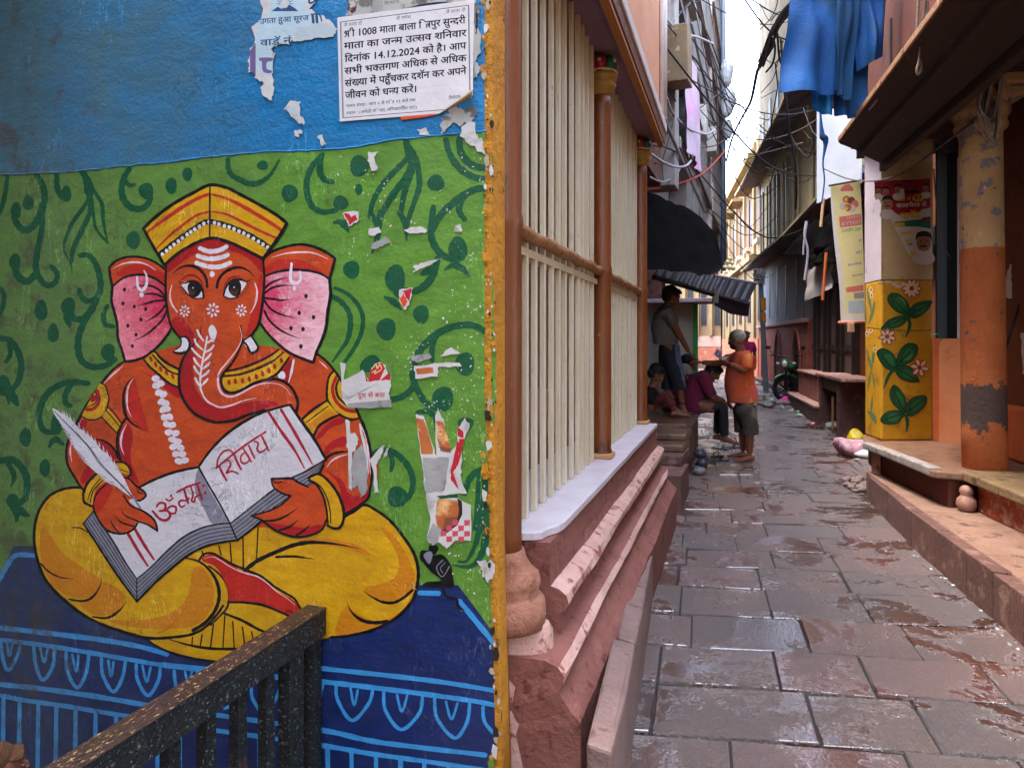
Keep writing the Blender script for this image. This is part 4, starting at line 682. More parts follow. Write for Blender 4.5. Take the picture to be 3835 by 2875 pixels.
# kerb stones along the plinth
KL = [(-.335, 1.9), (-.36, 2.40), (-.418, 3.32), (-.485, 4.25), (-.52, 5.2), (-.535, 5.72)]
b = MB(); KST = mat('kerb_stone', '#8a7068', '#725a52', sc=6, rough=.55, bump=.45, bsc=40, spots=(('#5c4038', 15, .64, .04),))
def kl(y):
    for a, c in zip(KL, KL[1:]):
        if a[1] <= y <= c[1]: return a[0] + (c[0] - a[0]) * (y - a[1]) / (c[1] - a[1])
    return KL[-1][0]
cuts = [1.95, 2.75, 3.45, 4.35, 5.1, 5.74]
for a, c in zip(cuts, cuts[1:]):
    h0 = .345 - .032 * (a - 2); h1 = .345 - .032 * (c - 2); j = rng.uniform(-.006, .006); a += .006; c -= .006
    P = [(kl(a) - .075 + j, a), (kl(a) + j, a), (kl((a + c) / 2) + j + .004, (a + c) / 2), (kl(c) + j, c), (kl(c) - .09 + j, c)]
    hm = (h0 + h1) / 2; b.prism(P, -.05, [h0 + .012, h0, hm + rng.uniform(-.008, .008), h1, h1 + .012])
b.build('kerb_stones', KST, kind='structure', bevel=.012)
# ================================================================== IRON RAILING
IRON = mat('rusty_dark_iron', '#1f2223', '#121415', sc=14, rough=.55, bump=.7, bsc=90, spec=.3, spots=(('#6b7670', 120, .62, .03), ('#4a3222', 12, .66, .05)))
IRONT = mat('worn_iron_top', '#3c2820', '#2a1b15', sc=10, rough=.42, bump=.6, bsc=80, stretch=(1, .4, 1), spots=(('#b9925a', 150, .62, .02), ('#8fa8c8', 22, .72, .02), ('#231814', 8, .6, .05)))
railing = empty('stair_railing', (-1.362, 1.2, -.5), 'rusty dark iron railing in front of the painted wall', 'railing')
b = MB(); b.box(-1.398, -1.328, -.4, 2.012, .528, .618); b.mi = 1; b.box(-1.402, -1.324, -.4, 2.013, .6185, .6225); b.build('top_rail', [IRON, IRONT], railing, bevel=.004)
b = MB(); b.box(-1.385, -1.341, -.4, 1.995, -.28, -.25); b.build('bottom_rail', IRON, railing)
yb = 1.745
for k in range(16):
    b = MB(); b.box(-1.380, -1.346, yb - .019, yb + .019, -.25, .5285); b.build('baluster', IRON, railing, bevel=.002); yb -= .124
b = MB(); b.box(-1.386, -1.340, 1.955, 2.004, -.5, .5285); b.build('post', IRON, railing, bevel=.003)
b = MB(); b.box(-1.386, -1.340, 1.83, 1.905, -.5, .5285); b.box(-1.342, -1.336, 1.855, 1.868, -.5, .528); b.build('post', IRON, railing, bevel=.003)
# ================================================================== RIGHT SIDE, NEAR
ORANGE = mat('orange_limewash', '#cf6a34', '#b9562a', sc=5, rough=.8, bump=.5, bsc=30, spots=(('#6f625c', 9, .70, .02), ('#8f4a28', 22, .66, .05)))
STEP = mat('plinth_stone', '#6a4a42', '#553a34', sc=4, rough=.6, bump=.35, bsc=40, spots=(('#8d6c60', 7, .62, .08), ('#33231f', 16, .66)))
SLAB = mat('ledge_slab_stone', '#8a6a58', '#6f5040', sc=5, rough=.35, bump=.3, bsc=45, spots=(('#4a3026', 6, .6, .08), ('#b8a89c', 9, .68, .06)))
DARK = mat('sooty_timber', '#3a2820', '#2a1c17', sc=4, rough=.75, bump=.35, bsc=30, stretch=(1, .25, 1), spots=(('#5a3a2a', 9, .66, .05),))
MAROON = mat('dark_maroon_wall', '#6a3524', '#572a1c', sc=3, rough=.8, bump=.25, spots=(('#3a1e16', 5, .64, .08), ('#8a5a44', 24, .72)))
BROWNW = mat('brown_porch_wall', '#7a4022', '#68361d', sc=3, rough=.7, bump=.2, spots=(('#4a281a', 6, .66, .06), ('#b0a49a', 26, .77, .01)))
PEEL = mat('peeling_column_paint', '#cfb083', '#b9945f', sc=5, rough=.75, bump=.6, bsc=26, spots=(('#8b8a94', 6.5, .60, .01), ('#7a2a22', 11, .74, .01), ('#e2cfa8', 17, .70, .01)))
YELW = mat('mustard_wall_paint', '#d29a16', '#b88210', sc=3, rough=.6, bump=.3, spots=(('#9a6a20', 7, .62, .08), ('#e0c8a0', 38, .73, .01), ('#6f5a34', 15, .72, .03)))
BEIGE = mat('beige_wall_paint', '#c3a87c', '#b39a70', sc=3, rough=.75, bump=.12, spots=(('#8f7850', 7, .66, .06),))
LILAC = mat('lilac_white_wash', '#c9bcc4', '#b9acb4', sc=4, rough=.8, bump=.15, spots=(('#8f8488', 8, .68, .05),))
SHADE = mat('interior_shade', '#1a1614', '#120f0e', rough=.95, bump=0)  # near-black fill stands in for the shade inside openings and hollows
KR = [(1.17, 7.45), (1.194, 7.245), (1.237, 5.77), (1.31, 4.746), (1.36, 4.02), (1.43, 3.0), (1.5, 1.6), (1.58, .2), (1.66, -1.2)]
b = MB(); 
for i in range(1, len(KR) - 1):
    (x0, y0), (x1, y1) = KR[i], KR[i + 1]; h0, h1 = .243 + .006 * i, .248 + .006 * i
    n_ = 2
    for k in range(n_):
        a0, a1 = k / n_ + .006, (k + 1) / n_ - .006
        P = [(x0 + (x1 - x0) * a0, y0 + (y1 - y0) * a0), (x0 + (x1 - x0) * a1, y0 + (y1 - y0) * a1)]; j = rng.uniform(-.006, .006)
        b.prism([P[1], (P[1][0] + .13, P[1][1] + .01), (P[0][0] + .13, P[0][1] + .01), P[0]][::1], -.05, [h1 + j, h1 + j - .012, h0 + j - .012, h0 + j])
b.build('right_kerb', STEP, kind='structure', bevel=.01)
RD_ = Vector((-.24, 1.34, 0)).normalized(); RN = Vector((-RD_.y, RD_.x, 0))      # along the right house, outward (to the alley)
def roff(p, o): return (p[0] - RN.x * o, p[1] - RN.y * o)                        # push into the house
porch = empty('porch_house', (1.7, 6.3, 0), 'right house with an orange porch on a stone ledge under a dark timber eave', 'house', kind='thing')
# stepped plinth behind the kerb
A = (1.30, 7.42); B_ = (1.41, 5.96); 
lower = [(1.20, 7.40), (1.32, 5.77), (1.40, 4.75), (1.46, 4.0), (1.54, 3.0), (1.62, 1.6), (1.78, -1.2)]
b = MB()
for i in range(len(lower) - 1):
    p, q = lower[i], lower[i + 1]; b.prism([q, (q[0] + 1.2, q[1]), (p[0] + 1.2, p[1]), p], -.05, [.262, .262, .258, .258])
b.build('lower_step', mat('dusty_step_stone', '#8f6f60', '#775848', sc=5, rough=.7, bump=.5, bsc=36, spots=(('#4a332a', 9, .62, .06), ('#b79a88', 30, .68))), porch, bevel=.008)
b = MB(); b.prism([(1.53, 5.96), (2.9, 6.3), (2.9, 8.2), (1.30, 7.9), (1.285, 7.36)], .25, .482); b.build('plinth_wall', mat('brown_red_plinth', '#6b3524', '#552a1d', sc=4, rough=.8, bump=.5, spots=(('#2c1712', 5, .62, .05), ('#a0583a', 9, .70, .03))), porch, bevel=.012)
b = MB(); b.prism([(1.41, 5.96), (1.44, 5.93), (1.60, 5.90), (2.9, 6.25), (2.9, 8.2), (1.27, 8.0), (1.165, 7.32)], .482, .54); b.build('ledge_slab', SLAB, porch, bevel=.012)
b = MB(); 
for k, (t0, t1) in enumerate(((0, .3), (.31, .62), (.63, .99))):
    p = Vector((1.165, 7.32, 0)).lerp(Vector((1.41, 5.96, 0)), t0); q = Vector((1.165, 7.32, 0)).lerp(Vector((1.41, 5.96, 0)), t1); n2 = Vector((.984, .176, 0))
    b.prism([(q.x - .012, q.y), (q.x + n2.x * .09, q.y + n2.y * .09), (p.x + n2.x * .09, p.y + n2.y * .09), (p.x - .012, p.y)], .492, .552 + .004 * k)
b.build('ledge_edging', mat('grey_edging_stone', '#a39a94', '#857a74', sc=7, rough=.45, bump=.4, spots=(('#54463f', 14, .62),)), porch, bevel=.012)
b = MB(); b.prism([(1.235, 7.33), (1.295, 7.22), (1.32, 7.30), (1.26, 7.41)], .245, .482); b.build('ledge_post', PALE, porch, bevel=.006)
b = MB(); b.prism([(1.60, 5.985), (1.755, 5.0), (1.80, 4.2), (1.95, 2.8), (3.0, 2.9), (3.0, 6.2)], .475, .548); b.build('ledge_slab', mat('worn_buff_slab', '#8d7358', '#75603f', sc=6, rough=.55, bump=.6, bsc=30, spots=(('#4d3a2a', 10, .62, .04),)), porch, bevel=.014)
b = MB(); b.prism([(1.70, 5.92), (1.80, 5.25), (1.98, 5.30), (1.9, 5.98)], .25, .475); 
b.build('ledge_pier', mat('peeling_pier', '#b05a3c', '#9c4c34', sc=5, rough=.8, bump=.9, bsc=22, spots=(('#b98a78', 7, .52, .03), ('#4c3a34', 12, .66, .02))), porch, bevel=.02, sub=2, disp=.012, dscale=9)
b = MB(); b.prism([(2.05, 5.3), (2.2, 4.2), (2.4, 2.9), (3.0, 2.9), (3.0, 6.2), (2.05, 5.98)], .25, .475); b.build('hollow_shade', SHADE, porch)
b = MB(); b.smooth = True; b.lathe([(.03, .262), (.055, .275), (.068, .31), (.062, .35), (.042, .372), (.036, .385), (.046, .405), (.043, .43), (.028, .448), (.01, .452)], (1.625, 5.88, 0), 20); b.build('baluster_knob', mat('pinkish_knob_stone', '#a87e6c', '#8d6454', rough=.6, bump=.3, spots=(('#5a3a30', 12, .62),)), porch)
# painted pillar
PQ = [(1.355, 7.53), (1.847, 7.72), (1.77, 8.15), (1.28, 7.97)]; ZY = 2.13
b = MB(); b.prism(PQ, .54, ZY); b.build('pillar_base', YELW, porch, bevel=.022)
b = MB(); b.prism(PQ, ZY + .0005, 3.6)
for f in b.b.faces:
    f.normal_update()
    if f.normal.x < -.8: f.material_index = 1
b.build('pillar_shaft', [BEIGE, LILAC], porch, recalc=True)
FP = (Vector((1.355, 7.53, 0)), Vector((.19, -.492, 0)).normalized()); 
LP = (Vector((1.355, 7.53, 0)), Vector((-.985, -.168, 0)).normalized())
LEAF = mat('leaf_green_paint', '#1f5a34', '#164828', sc=30, rough=.5, bump=.1, spots=(('#d8cfa8', 70, .78, .01),)); LEAFB = mat('leaf_outline_paint', '#0e2a1c', rough=.5, bump=0); LEAFL = mat('leaf_light_paint', '#6f9f62', rough=.5, bump=0); LEAFM = mat('leaf_mid_paint', '#2f7040', rough=.5, bump=0)
FRED = mat('flower_red_paint', '#b3242c', rough=.5, bump=0); FCRM = mat('flower_cream_paint', '#e6d2ac', rough=.5, bump=0); SAGE = mat('faded_leaf_paint', '#5a7a54', '#4d6c4a', rough=.6, bump=.1, spots=(('#c9a860', 40, .66),))
cv = Canvas('R5', plane=FP)
def leaf(pts, hl=None, vein=None):
    cx = sum(p[0] for p in pts) / len(pts); cy = sum(p[1] for p in pts) / len(pts)
    cv.fill([(cx + (p[0] - cx) * 1.09, cy + (p[1] - cy) * 1.09) + tuple(p[2:]) for p in pts], LEAFB); cv.fill(pts, LEAF); cv.fill([(cx + (p[0] - cx) * .55 + 12, cy + (p[1] - cy) * .6) for p in pts], LEAFM)
    if vein: cv.stroke(vein, 12, LEAFB, (.6, .2))
    if hl: cv.stroke(hl, 14, LEAFL, (.1, .1))
def flower(x, y, r_, n_=6, a0=0.):
    for k in range(n_): a = a0 + k * 2 * math.pi / n_; cv.dot(x + r_ * .58 * math.cos(a), y + r_ * .58 * math.sin(a), r_ * .50, r_ * .30, FRED, a)
    for k in range(n_): a = a0 + k * 2 * math.pi / n_; cv.dot(x + r_ * .60 * math.cos(a), y + r_ * .60 * math.sin(a), r_ * .37, r_ * .18, FCRM, a)
    cv.dot(x, y, r_ * .16, r_ * .16, FRED)
leaf([(690, 1120), (720, 1068), (790, 1075), (850, 1130), (878, 1190), (876, 1245), (800, 1235), (730, 1190)], [(770, 1090), (820, 1120), (850, 1170)], [(870, 1240), (800, 1180), (740, 1120)])
leaf([(880, 1240), (910, 1170), (990, 1138), (1068, 1134), (1050, 1190), (990, 1250), (930, 1276), (885, 1268)], [(930, 1190), (1000, 1160)], [(885, 1250), (960, 1210), (1040, 1160)]); leaf([(870, 1262), (800, 1262), (710, 1290), (650, 1345), (640, 1375), (700, 1378), (790, 1355), (845, 1310)], [(690, 1340), (760, 1300)], [(865, 1268), (770, 1310), (680, 1355)])
cv.stroke([(865, 1265), (882, 1330), (870, 1390), (842, 1450)], 30, LEAF, (1, .2))
cv.f('R7'); leaf([(596, 170), (640, 135), (710, 160), (755, 220), (765, 300), (740, 325), (670, 300), (620, 240)], [(690, 180), (730, 230)], [(755, 315), (690, 260), (630, 180)]); leaf([(770, 275), (775, 200), (830, 110), (890, 88), (942, 110), (940, 180), (890, 240), (820, 275)], [(910, 180), (870, 220), (830, 230)], [(775, 270), (850, 190), (920, 120)]); leaf([(752, 300), (830, 282), (890, 300), (940, 370), (962, 420, 1), (880, 422), (800, 390), (765, 345)], [(800, 360), (860, 390)], [(760, 300), (850, 350), (950, 415)])
cv.stroke([(735, 320), (690, 380), (655, 480)], 28, LEAF, (1, .2)); leaf([(738, 462), (790, 490), (835, 560), (850, 630), (835, 690), (780, 660), (725, 600), (708, 530)], [(770, 510), (810, 570)], [(835, 680), (780, 590), (740, 490)]); leaf([(850, 690), (855, 630), (900, 575), (970, 552), (1022, 560), (1020, 620), (960, 690), (890, 722)], [(900, 640), (960, 590)], [(850, 700), (930, 640), (1010, 575)]); leaf([(832, 708), (770, 680), (690, 690), (640, 730), (632, 775), (690, 800), (770, 790), (810, 745)], [(700, 720), (760, 705)], [(830, 710), (740, 730), (650, 770)])
cv.stroke([(850, 730), (862, 790), (850, 865)], 32, LEAF, (1, .3))
cv.f('R5'); flower(898, 1018, 82, 10); flower(680, 1445, 74, 7, .3); cv.f('R7'); flower(968, 298, 80, 6, .2); cv.stroke([(495, 1365), (700, 1385), (900, 1392), (1075, 1388)], 9, LEAFM, (1, 1), fr='R5')
for x, y in ((745, 980), (620, 975), (690, 960), (780, 1000), (830, 985)): cv.fill([(x + rng.uniform(18, 34) * math.cos(a), y + rng.uniform(8, 16) * math.sin(a)) for a in (0, 1, 2, 3, 4, 5)], LILAC, fr='R5')
cv.build('painted_leaves', porch)
cv = Canvas('R7', plane=LP)
for p_, w_ in (([(500, 130), (520, 220), (545, 320)], 24), ([(572, 95), (560, 200), (545, 320)], 24), ([(545, 320), (525, 400), (512, 500)], 20), ([(545, 330), (565, 420), (572, 500)], 14), ([(552, 540), (545, 640), (540, 720)], 20), ([(510, 690), (550, 720), (585, 790)], 44), ([(548, 760), (540, 870)], 10)): cv.stroke(p_, w_, SAGE, (.3, .3))
cv.f('R5')
for p_, w_ in (([(505, 1020), (525, 1130), (540, 1210)], 26), ([(570, 1130), (555, 1220), (520, 1330)], 30), ([(500, 1180), (495, 1340)], 16)): cv.stroke(p_, w_, SAGE, (.3, .3))
for x, y in ((540, 1030), (545, 1080), (540, 1390), (505, 1420), (575, 1560)): cv.dot(x, y, 16, 26, FCRM); cv.dot(x, y, 8, 14, FRED)
cv.build('painted_leaves', porch)
# recessed peach wall with a dark opening
b = MB(); G0, G1 = Vector((1.85, 7.72, 0)), Vector((2.30, 7.515, 0)); gd = (G1 - G0).normalized(); gn = Vector((gd.y, -gd.x, 0))
def gp(t, o=0): p = G0 + gd * t - gn * o; return (p.x, p.y)
b.prism([gp(0), gp(.6), gp(.6, .12), gp(0, .12)], .54, 1.548); b.build('recess_wall', mat('peach_recess_paint', '#dc8f62', '#cf7d50', sc=4, rough=.8, bump=.2, spots=(('#c0602f', 5, .64, .08), ('#8f6a52', 16, .74))), porch)
b = MB(); b.prism([gp(0, -.004), gp(.045, -.004), gp(.045, .0), gp(0, .0)], .541, 1.55); b.build('orange_strip', ORANGE, porch)
b = MB(); b.prism([gp(.20), gp(.27), gp(.27, .10), gp(.20, .10)], 1.549, 3.3); b.build('opening_jamb', LILAC, porch, bevel=.006)
b = MB(); b.prism([gp(0, .6), gp(.9, .6), gp(.9, .62), gp(0, .62)], .5, 3.5); b.prism([gp(0, .1), gp(0.01, .1), gp(0.01, .6), gp(0, .6)], .5, 3.5); b.build('room_shade', SHADE, porch)
b = MB(); b.smooth = True; b.tube(crom3([tuple(atD(x, y, 6.45)) for x, y in ((2013, 724), (2026, 722), (2033, 730), (2030, 738))]), .006, 6); b.build('green_hose', mat('green_hose_plastic', '#4f9a78', rough=.4, bump=0), porch)
bw = [(2.14, 7.62), (2.24, 6.9), (2.34, 6.2), (2.62, 4.6), (2.9, 3.0)]
b = MB()
for p, q in zip(bw, bw[1:]): b.prism([p, q, (q[0] + .3, q[1]), (p[0] + .3, p[1])], .54, 3.52)
b.build('porch_wall', BROWNW, porch)
b = MB(); b.prism([(2.10, 6.98), (2.32, 5.3), (2.6, 5.4), (2.4, 7.0)], .54, .98); b.build('orange_bench', ORANGE, porch, bevel=.03, sub=2, disp=.008, dscale=8)
b = MB(); b.prism([(1.25, 7.2), (1.45, 4.1), (1.62, 1.5), (3.2, 1.5), (3.2, 8.4), (1.25, 8.3)], 3.52, 3.62); b.build('porch_ceiling', DARK, porch)
b = MB(); b.smooth = True; b.tube([tuple(atD(*q)) for q in ((2208, 640, 5.75), (2166, 775, 5.75))], .011, 8); b.build('iron_rod', mat('black_rod', '#15110f', rough=.5, bump=0), porch)
# round column
b = MB(); b.smooth = True; cx, cy = 1.83, 6.18; rings = []
PRF = [(.152, .54), (.152, .9), (.150, 1.3), (.149, 1.7), (.148, 2.2), (.147, 2.26), (.146, 2.7), (.145, 3.1), (.150, 3.14), (.175, 3.16), (.182, 3.19), (.172, 3.215), (.178, 3.25), (.196, 3.27), (.200, 3.31), (.188, 3.33), (.205, 3.36), (.22, 3.39), (.222, 3.44)]
for r_, z in PRF:
    ox = -.028 * (z - .54) / 2.6; rings.append([(cx + ox + (r_ + .004 * noise.noise(Vector((k * .9, z * 3, 0)))) * math.cos(2 * math.pi * k / 28), cy + (r_ + .004 * noise.noise(Vector((k * .9, z * 3, 4)))) * math.sin(2 * math.pi * k / 28), z) for k in range(28)])
b.loft(rings)
def colmat():
    m = bpy.data.materials.new('two_tone_column'); m.use_nodes = True; t = NT(m); p = t.n['Principled BSDF']; v = t.pos(); sp = t.add('SeparateXYZ'); t.link(v, sp.inputs[0]); z = sp.outputs[2]
    n5 = t.noise(v, 5, 6, .65); n12 = t.noise(v, 13, 6, .65); n30 = t.noise(v, 30, 4, .6)
    cr = t.mix(t.ramp(n5, .3, .7), hx('#d8b98a'), hx('#c6a272')); cr = t.mix(t.ramp(t.noise(v, 7.5, 6, .62, .3), .565, .585), cr, hx('#8d8c98')); cr = t.mix(t.ramp(t.noise(v, 12, 5, .62, .9), .66, .68), cr, hx('#7c2a22')); cr = t.mix(t.ramp(n12, .64, .66), cr, hx('#e0cda4'))
    og = t.mix(t.ramp(n5, .3, .7), hx('#cc7642'), hx('#b5602f')); og = t.mix(t.ramp(n12, .62, .65), og, hx('#6d5f58')); og = t.mix(t.ramp(n30, .60, .75, 0, .7), og, hx('#8a4424'))
    gy = t.mix(t.ramp(n5, .3, .7), hx('#5c4a42'), hx('#483832'))
    zz = t.math('ADD', z, t.ramp(n12, .25, .75, -.10, .10)); band = t.math('MULTIPLY', t.ramp(zz, .86, .875), t.ramp(zz, 1.20, 1.185))
    og = t.mix(band, og, gy); zb = t.math('ADD', z, t.ramp(n30, .3, .7, -.008, .008)); col = t.mix(t.ramp(zb, 2.235, 2.245), og, cr)
    t.link(col, p.inputs['Base Color']); p.inputs['Roughness'].default_value = .75; bp = t.add('Bump'); bp.inputs['Strength'].default_value = .6; bp.inputs['Distance'].default_value = .02
    t.link(t.math('ADD', t.noise(v, 28, 5, .6), n12), bp.inputs['Height']); t.link(bp.outputs[0], p.inputs['Normal']); return m
b.build('column', colmat(), porch)
b = MB(); b.obox((cx - .03, cy, 3.485), (.56, .46, .085), R(10)); b.obox((cx - .03, cy, 3.40), (.50, .40, .075), R(10)); b.build('capital', PEEL, porch, bevel=.015)
b = MB(); b.prism([(1.70, 7.0), (2.05, 4.5), (2.4, 4.5), (2.1, 7.2)], 3.53, 3.9); b.build('porch_beam', DARK, porch)
# eave: sloping boards with two beams beneath
E0, E1 = Vector((.88, 6.78, 0)), Vector((1.225, 1.2, 0)); I0, I1 = Vector((1.22, 6.98, 0)), Vector((1.66, 1.2, 0))
def eave(u0, u1, z0, z1, th, nm, m, y_end=0., bev=.008):
    b = MB(); P = []
    for a, c in ((E0, I0), (E1, I1)):
        p, q = a.lerp(c, u0), a.lerp(c, u1); P.append([(p.x, p.y + (y_end if a is E0 else 0), z0), (q.x, q.y + (y_end if a is E0 else 0), z1), (q.x, q.y + (y_end if a is E0 else 0), z1 + th), (p.x, p.y + (y_end if a is E0 else 0), z0 + th)])
    b.loft(P); return b.build(nm, m, porch, bevel=bev)
eave(0, .52, 3.305, 3.245, .045, 'eave_board', DARK); eave(.55, 1.15, 3.25, 3.17, .05, 'eave_board', DARK, .08); eave(.47, .58, 3.20, 3.19, .09, 'eave_beam', DARK, .04); eave(-.03, .03, 3.315, 3.315, .05, 'eave_lip', mat('weathered_eave_lip', '#b08a66', '#8a6544', sc=8, rough=.6, bump=.3, spots=(('#5a3a28', 14, .6),)))
eave(1.12, 1.3, 3.1, 3.1, .5, 'eave_beam', DARK, .1)
b = MB(); b.prism([(1.16, 7.05), (1.30, 4.6), (1.55, 1.2), (3.2, 1.2), (3.2, 8.4), (1.2, 8.3)], 3.63, 5.2); b.build('upper_wall', MAROON, porch)
for y in (6.3, 4.9, 3.4): b = MB(); b.obox((1.235 + (6.0 - y) * .062, y, 3.9), (.05, .12, .5), R(-4)); b.build('eave_bracket', DARK, porch)
# ================================================================== LEFT SIDE BEYOND THE ARCADE
class Facade:
    def __init__(s, p0, p1):
        a, c = Vector((p0[0], p0[1], 0)), Vector((p1[0], p1[1], 0)); s.L = (c - a).length; u = (c - a).normalized(); s.flip = u.y
        n = Vector((u.y, -u.x, 0)); s.M = Matrix(((u.x, n.x, 0, a.x), (u.y, n.y, 0, a.y), (0, 0, 1, 0), (0, 0, 0, 1)))
    def box(s, b, x0, x1, o0, o1, z0, z1): b.box(x0, x1, o0, o1, z0, z1, s.M)
    def tL(s, px):
        """distance along the facade where picture column px meets it"""
        d = ray(px, 0); a = s.M.translation; u = s.M.col[0].to_3d(); k = d.x * u.y - d.y * u.x
        return -(a.x * d.y - a.y * d.x) / -(u.x * d.y - u.y * d.x) if False else (a.x * d.y - a.y * d.x) / (u.y * d.x - u.x * d.y)
    def z(s, px, py): t = s.tL(px); p = s.M @ Vector((t, 0, 0)); return CAMH + (HOR - py) / FPX * (p.dot(CF))
CONC = mat('grey_weathered_concrete', '#a39c98', '#8a8480', sc=3, rough=.85, bump=.3, stretch=(1, 1, .4), spots=(('#5f5856', 5, .62, .08), ('#c9c2bc', 9, .70, .05)))
TAN = mat('tan_weathered_wall', '#a38a6c', '#8c7356', sc=2.5, rough=.85, bump=.3, stretch=(1, 1, .35), spots=(('#7a644e', 4, .62, .08), ('#dcc8a8', 8, .70, .06)))
CREAMW = mat('old_cream_wall', '#a8956e', '#94825c', sc=2.5, rough=.85, bump=.25, stretch=(1, 1, .35), spots=(('#8a785e', 4, .60, .10), ('#6a5c4c', 13, .74, .03)))
GREYW = mat('blue_grey_wall', '#9a9aa2', '#85858e', sc=3, rough=.85, bump=.25, stretch=(1, 1, .35), spots=(('#6a6a74', 5, .6, .1), ('#b8b4b4', 8, .7, .06)))
DARKTOP = mat('darkened_top_wall', '#7f7360', '#6b604e', sc=2.5, rough=.85, bump=.25, stretch=(1, 1, .35), spots=(('#4a4236', 4, .58, .1), ('#9c9078', 9, .7, .05)))  # stained wall colour, darkened overall to offset the open skylight up there
BRICK = mat('old_brick', '#7d5444', '#664236', sc=9, rough=.9, bump=.7, bsc=28, spots=(('#3e2a24', 9, .6, .05), ('#a8948a', 18, .72)))
REDW = mat('red_orange_wash', '#b4604c', '#9c4f3e', sc=3, rough=.8, bump=.25, spots=(('#7a4a40', 5, .64, .08), ('#c99a8c', 12, .74, .04)))
PINKB = mat('pink_orange_base', '#c98068', '#b96f58', sc=3, rough=.8, bump=.2, spots=(('#dab09c', 6, .62, .1),))
WOOD = mat('old_door_wood', '#5f4a3e', '#4a392f', sc=5, rough=.7, bump=.4, stretch=(1, 1, .25), spots=(('#7f6a5a', 10, .66, .06),))
EAVEG = mat('grey_eave_concrete', '#7b7478', '#67606a', sc=3, rough=.85, bump=.25, spots=(('#3f3a40', 4, .62, .1),))
SHUT = mat('brown_shutter', '#80503a', '#69402e', sc=6, rough=.6, bump=.2)
TREAD = mat('wet_tread_stone', '#7a5844', '#5f4434', sc=6, rough=.28, bump=.35, bsc=30, spots=(('#4a3428', 7, .6, .08), ('#b39a80', 14, .72, .04)))
def sub(nm, m, parent, fn, **kw): b = MB(); fn(b); return b.build(nm, m, parent, **kw)
# raised platform and steps
plat = empty('stone_platform', (-1, 8, 0), 'raised stone platform with steps that people stand and sit on', 'platform', kind='thing')
sub('step', STEP, plat, lambda b: b.prism([(-1.9, 6.28), (-.475, 6.42), (-.45, 7.05), (-1.9, 7.05)], -.05, .30), bevel=.014)
sub('step', STEP, plat, lambda b: b.prism([(-1.9, 6.78), (-.50, 6.86), (-.47, 7.5), (-1.9, 7.5)], .301, .40), bevel=.012)
sub('step', TREAD, plat, lambda b: b.prism([(-1.9, 6.98), (-.505, 7.06), (-.475, 7.55), (-1.9, 7.55)], .401, .475), bevel=.016)
sub('step', TREAD, plat, lambda b: b.prism([(-1.9, 7.30), (-.50, 7.36), (-.475, 7.9), (-1.9, 7.9)], .476, .545), bevel=.016)
sub('platform_top', TREAD, plat, lambda b: b.prism([(-2.4, 7.7), (-.515, 7.76), (-.47, 9.7), (-2.4, 9.7)], .50, .605), bevel=.014)
sub('platform_body', mat('stained_platform_side', '#7b5348', '#5f3f37', sc=5, rough=.55, bump=.5, spots=(('#a08a80', 7, .64, .05), ('#2f2320', 10, .64, .05))), plat, lambda b: b.prism([(-2.4, 7.56), (-.53, 7.6), (-.50, 9.7), (-2.4, 9.7)], -.05, .499), bevel=.01)
shop = empty('open_shop', (-1.6, 8, 0), 'dark open shop front behind the platform with a pale partition and green post', 'shop', kind='thing')
sub('shop_wall', mat('dim_shop_wall', '#5a4a48', '#463a38', rough=.9), shop, lambda b: (b.box(-2.5, -2.4, 5.92, 10.7, 0, 3.3), b.box(-2.4, -1.0, 5.91, 5.98, 0, 3.3)))
sub('partition', mat('pale_partition_board', '#b9afa4', '#a89d94', sc=2, rough=.8, spots=(('#8a8078', 4, .64, .1),)), shop, lambda b: b.box(-2.4, -.60, 10.30, 10.36, .0, 2.06))
sub('post', mat('green_post_paint', '#1f9a3a', '#18822f', rough=.4), shop, lambda b: b.box(-.60, -.535, 10.28, 10.36, .0, 2.06))
sub('roof_slab', mat('pinkish_roof_slab', '#c9b2b8', '#b09aa2', rough=.7, bump=.4, spots=(('#6a5a60', 12, .64),)), shop, lambda b: b.box(-2.4, -.33, 10.0, 10.6, 2.07, 2.13), bevel=.01)
sub('purple_door', mat('plum_door_paint', '#6a3446', '#572a3a', rough=.6), shop, lambda b: b.box(-1.02, -.97, 6.05, 6.75, .0, 2.6))
sub('teal_panel', mat('teal_shop_paint', '#5f8a7c', '#4f786c', rough=.7), shop, lambda b: b.box(-2.38, -1.25, 9.72, 9.76, .6, 2.5))
# tin and tarpaulin awning over the platform
awn = empty('tarpaulin_awning', (-.9, 7.5, 2.6), 'ragged black tarpaulin awning over the platform beside the last brown column', 'awning')
TARP = mat('black_tarpaulin', '#0b0909', '#070606', sc=5, rough=.9, spec=.04, bump=.6, bsc=18, spots=(('#2a1c1b', 9, .70, .04),))
b = MB(); b.smooth = True; nx, ny = 22, 12; gr = []
cor = [((1393, 408), (1393, 580)), ((1440, 432), (1425, 583)), ((1490, 452), (1465, 588)), ((1522, 474), (1500, 592)), ((1548, 500), (1530, 594)), ((1556, 570), (1556, 584))]
for i in range(nx + 1):
    t = i / nx * 5; k = min(int(t), 4); f = t - k; top = [cor[k][0][j] * (1 - f) + cor[k + 1][0][j] * f for j in (0, 1)]; bot = [cor[k][1][j] * (1 - f) + cor[k + 1][1][j] * f for j in (0, 1)]; col = []
    for j in range(ny + 1):
        v = j / ny; px, py = top[0] * (1 - v) + bot[0] * v, top[1] * (1 - v) + bot[1] * v
        p = atD(px + (4 * noise.noise(Vector((i * .6, 3, 0))) if j == ny else 0), py + 5 * noise.noise(Vector((i * .9, j, 0))) * (1 if j in (0, ny) else 0), 7.6 - .7 * v + .3 * i / nx); col.append(p + noise.noise_vector(p * 5) * .03)
    gr.append(col)
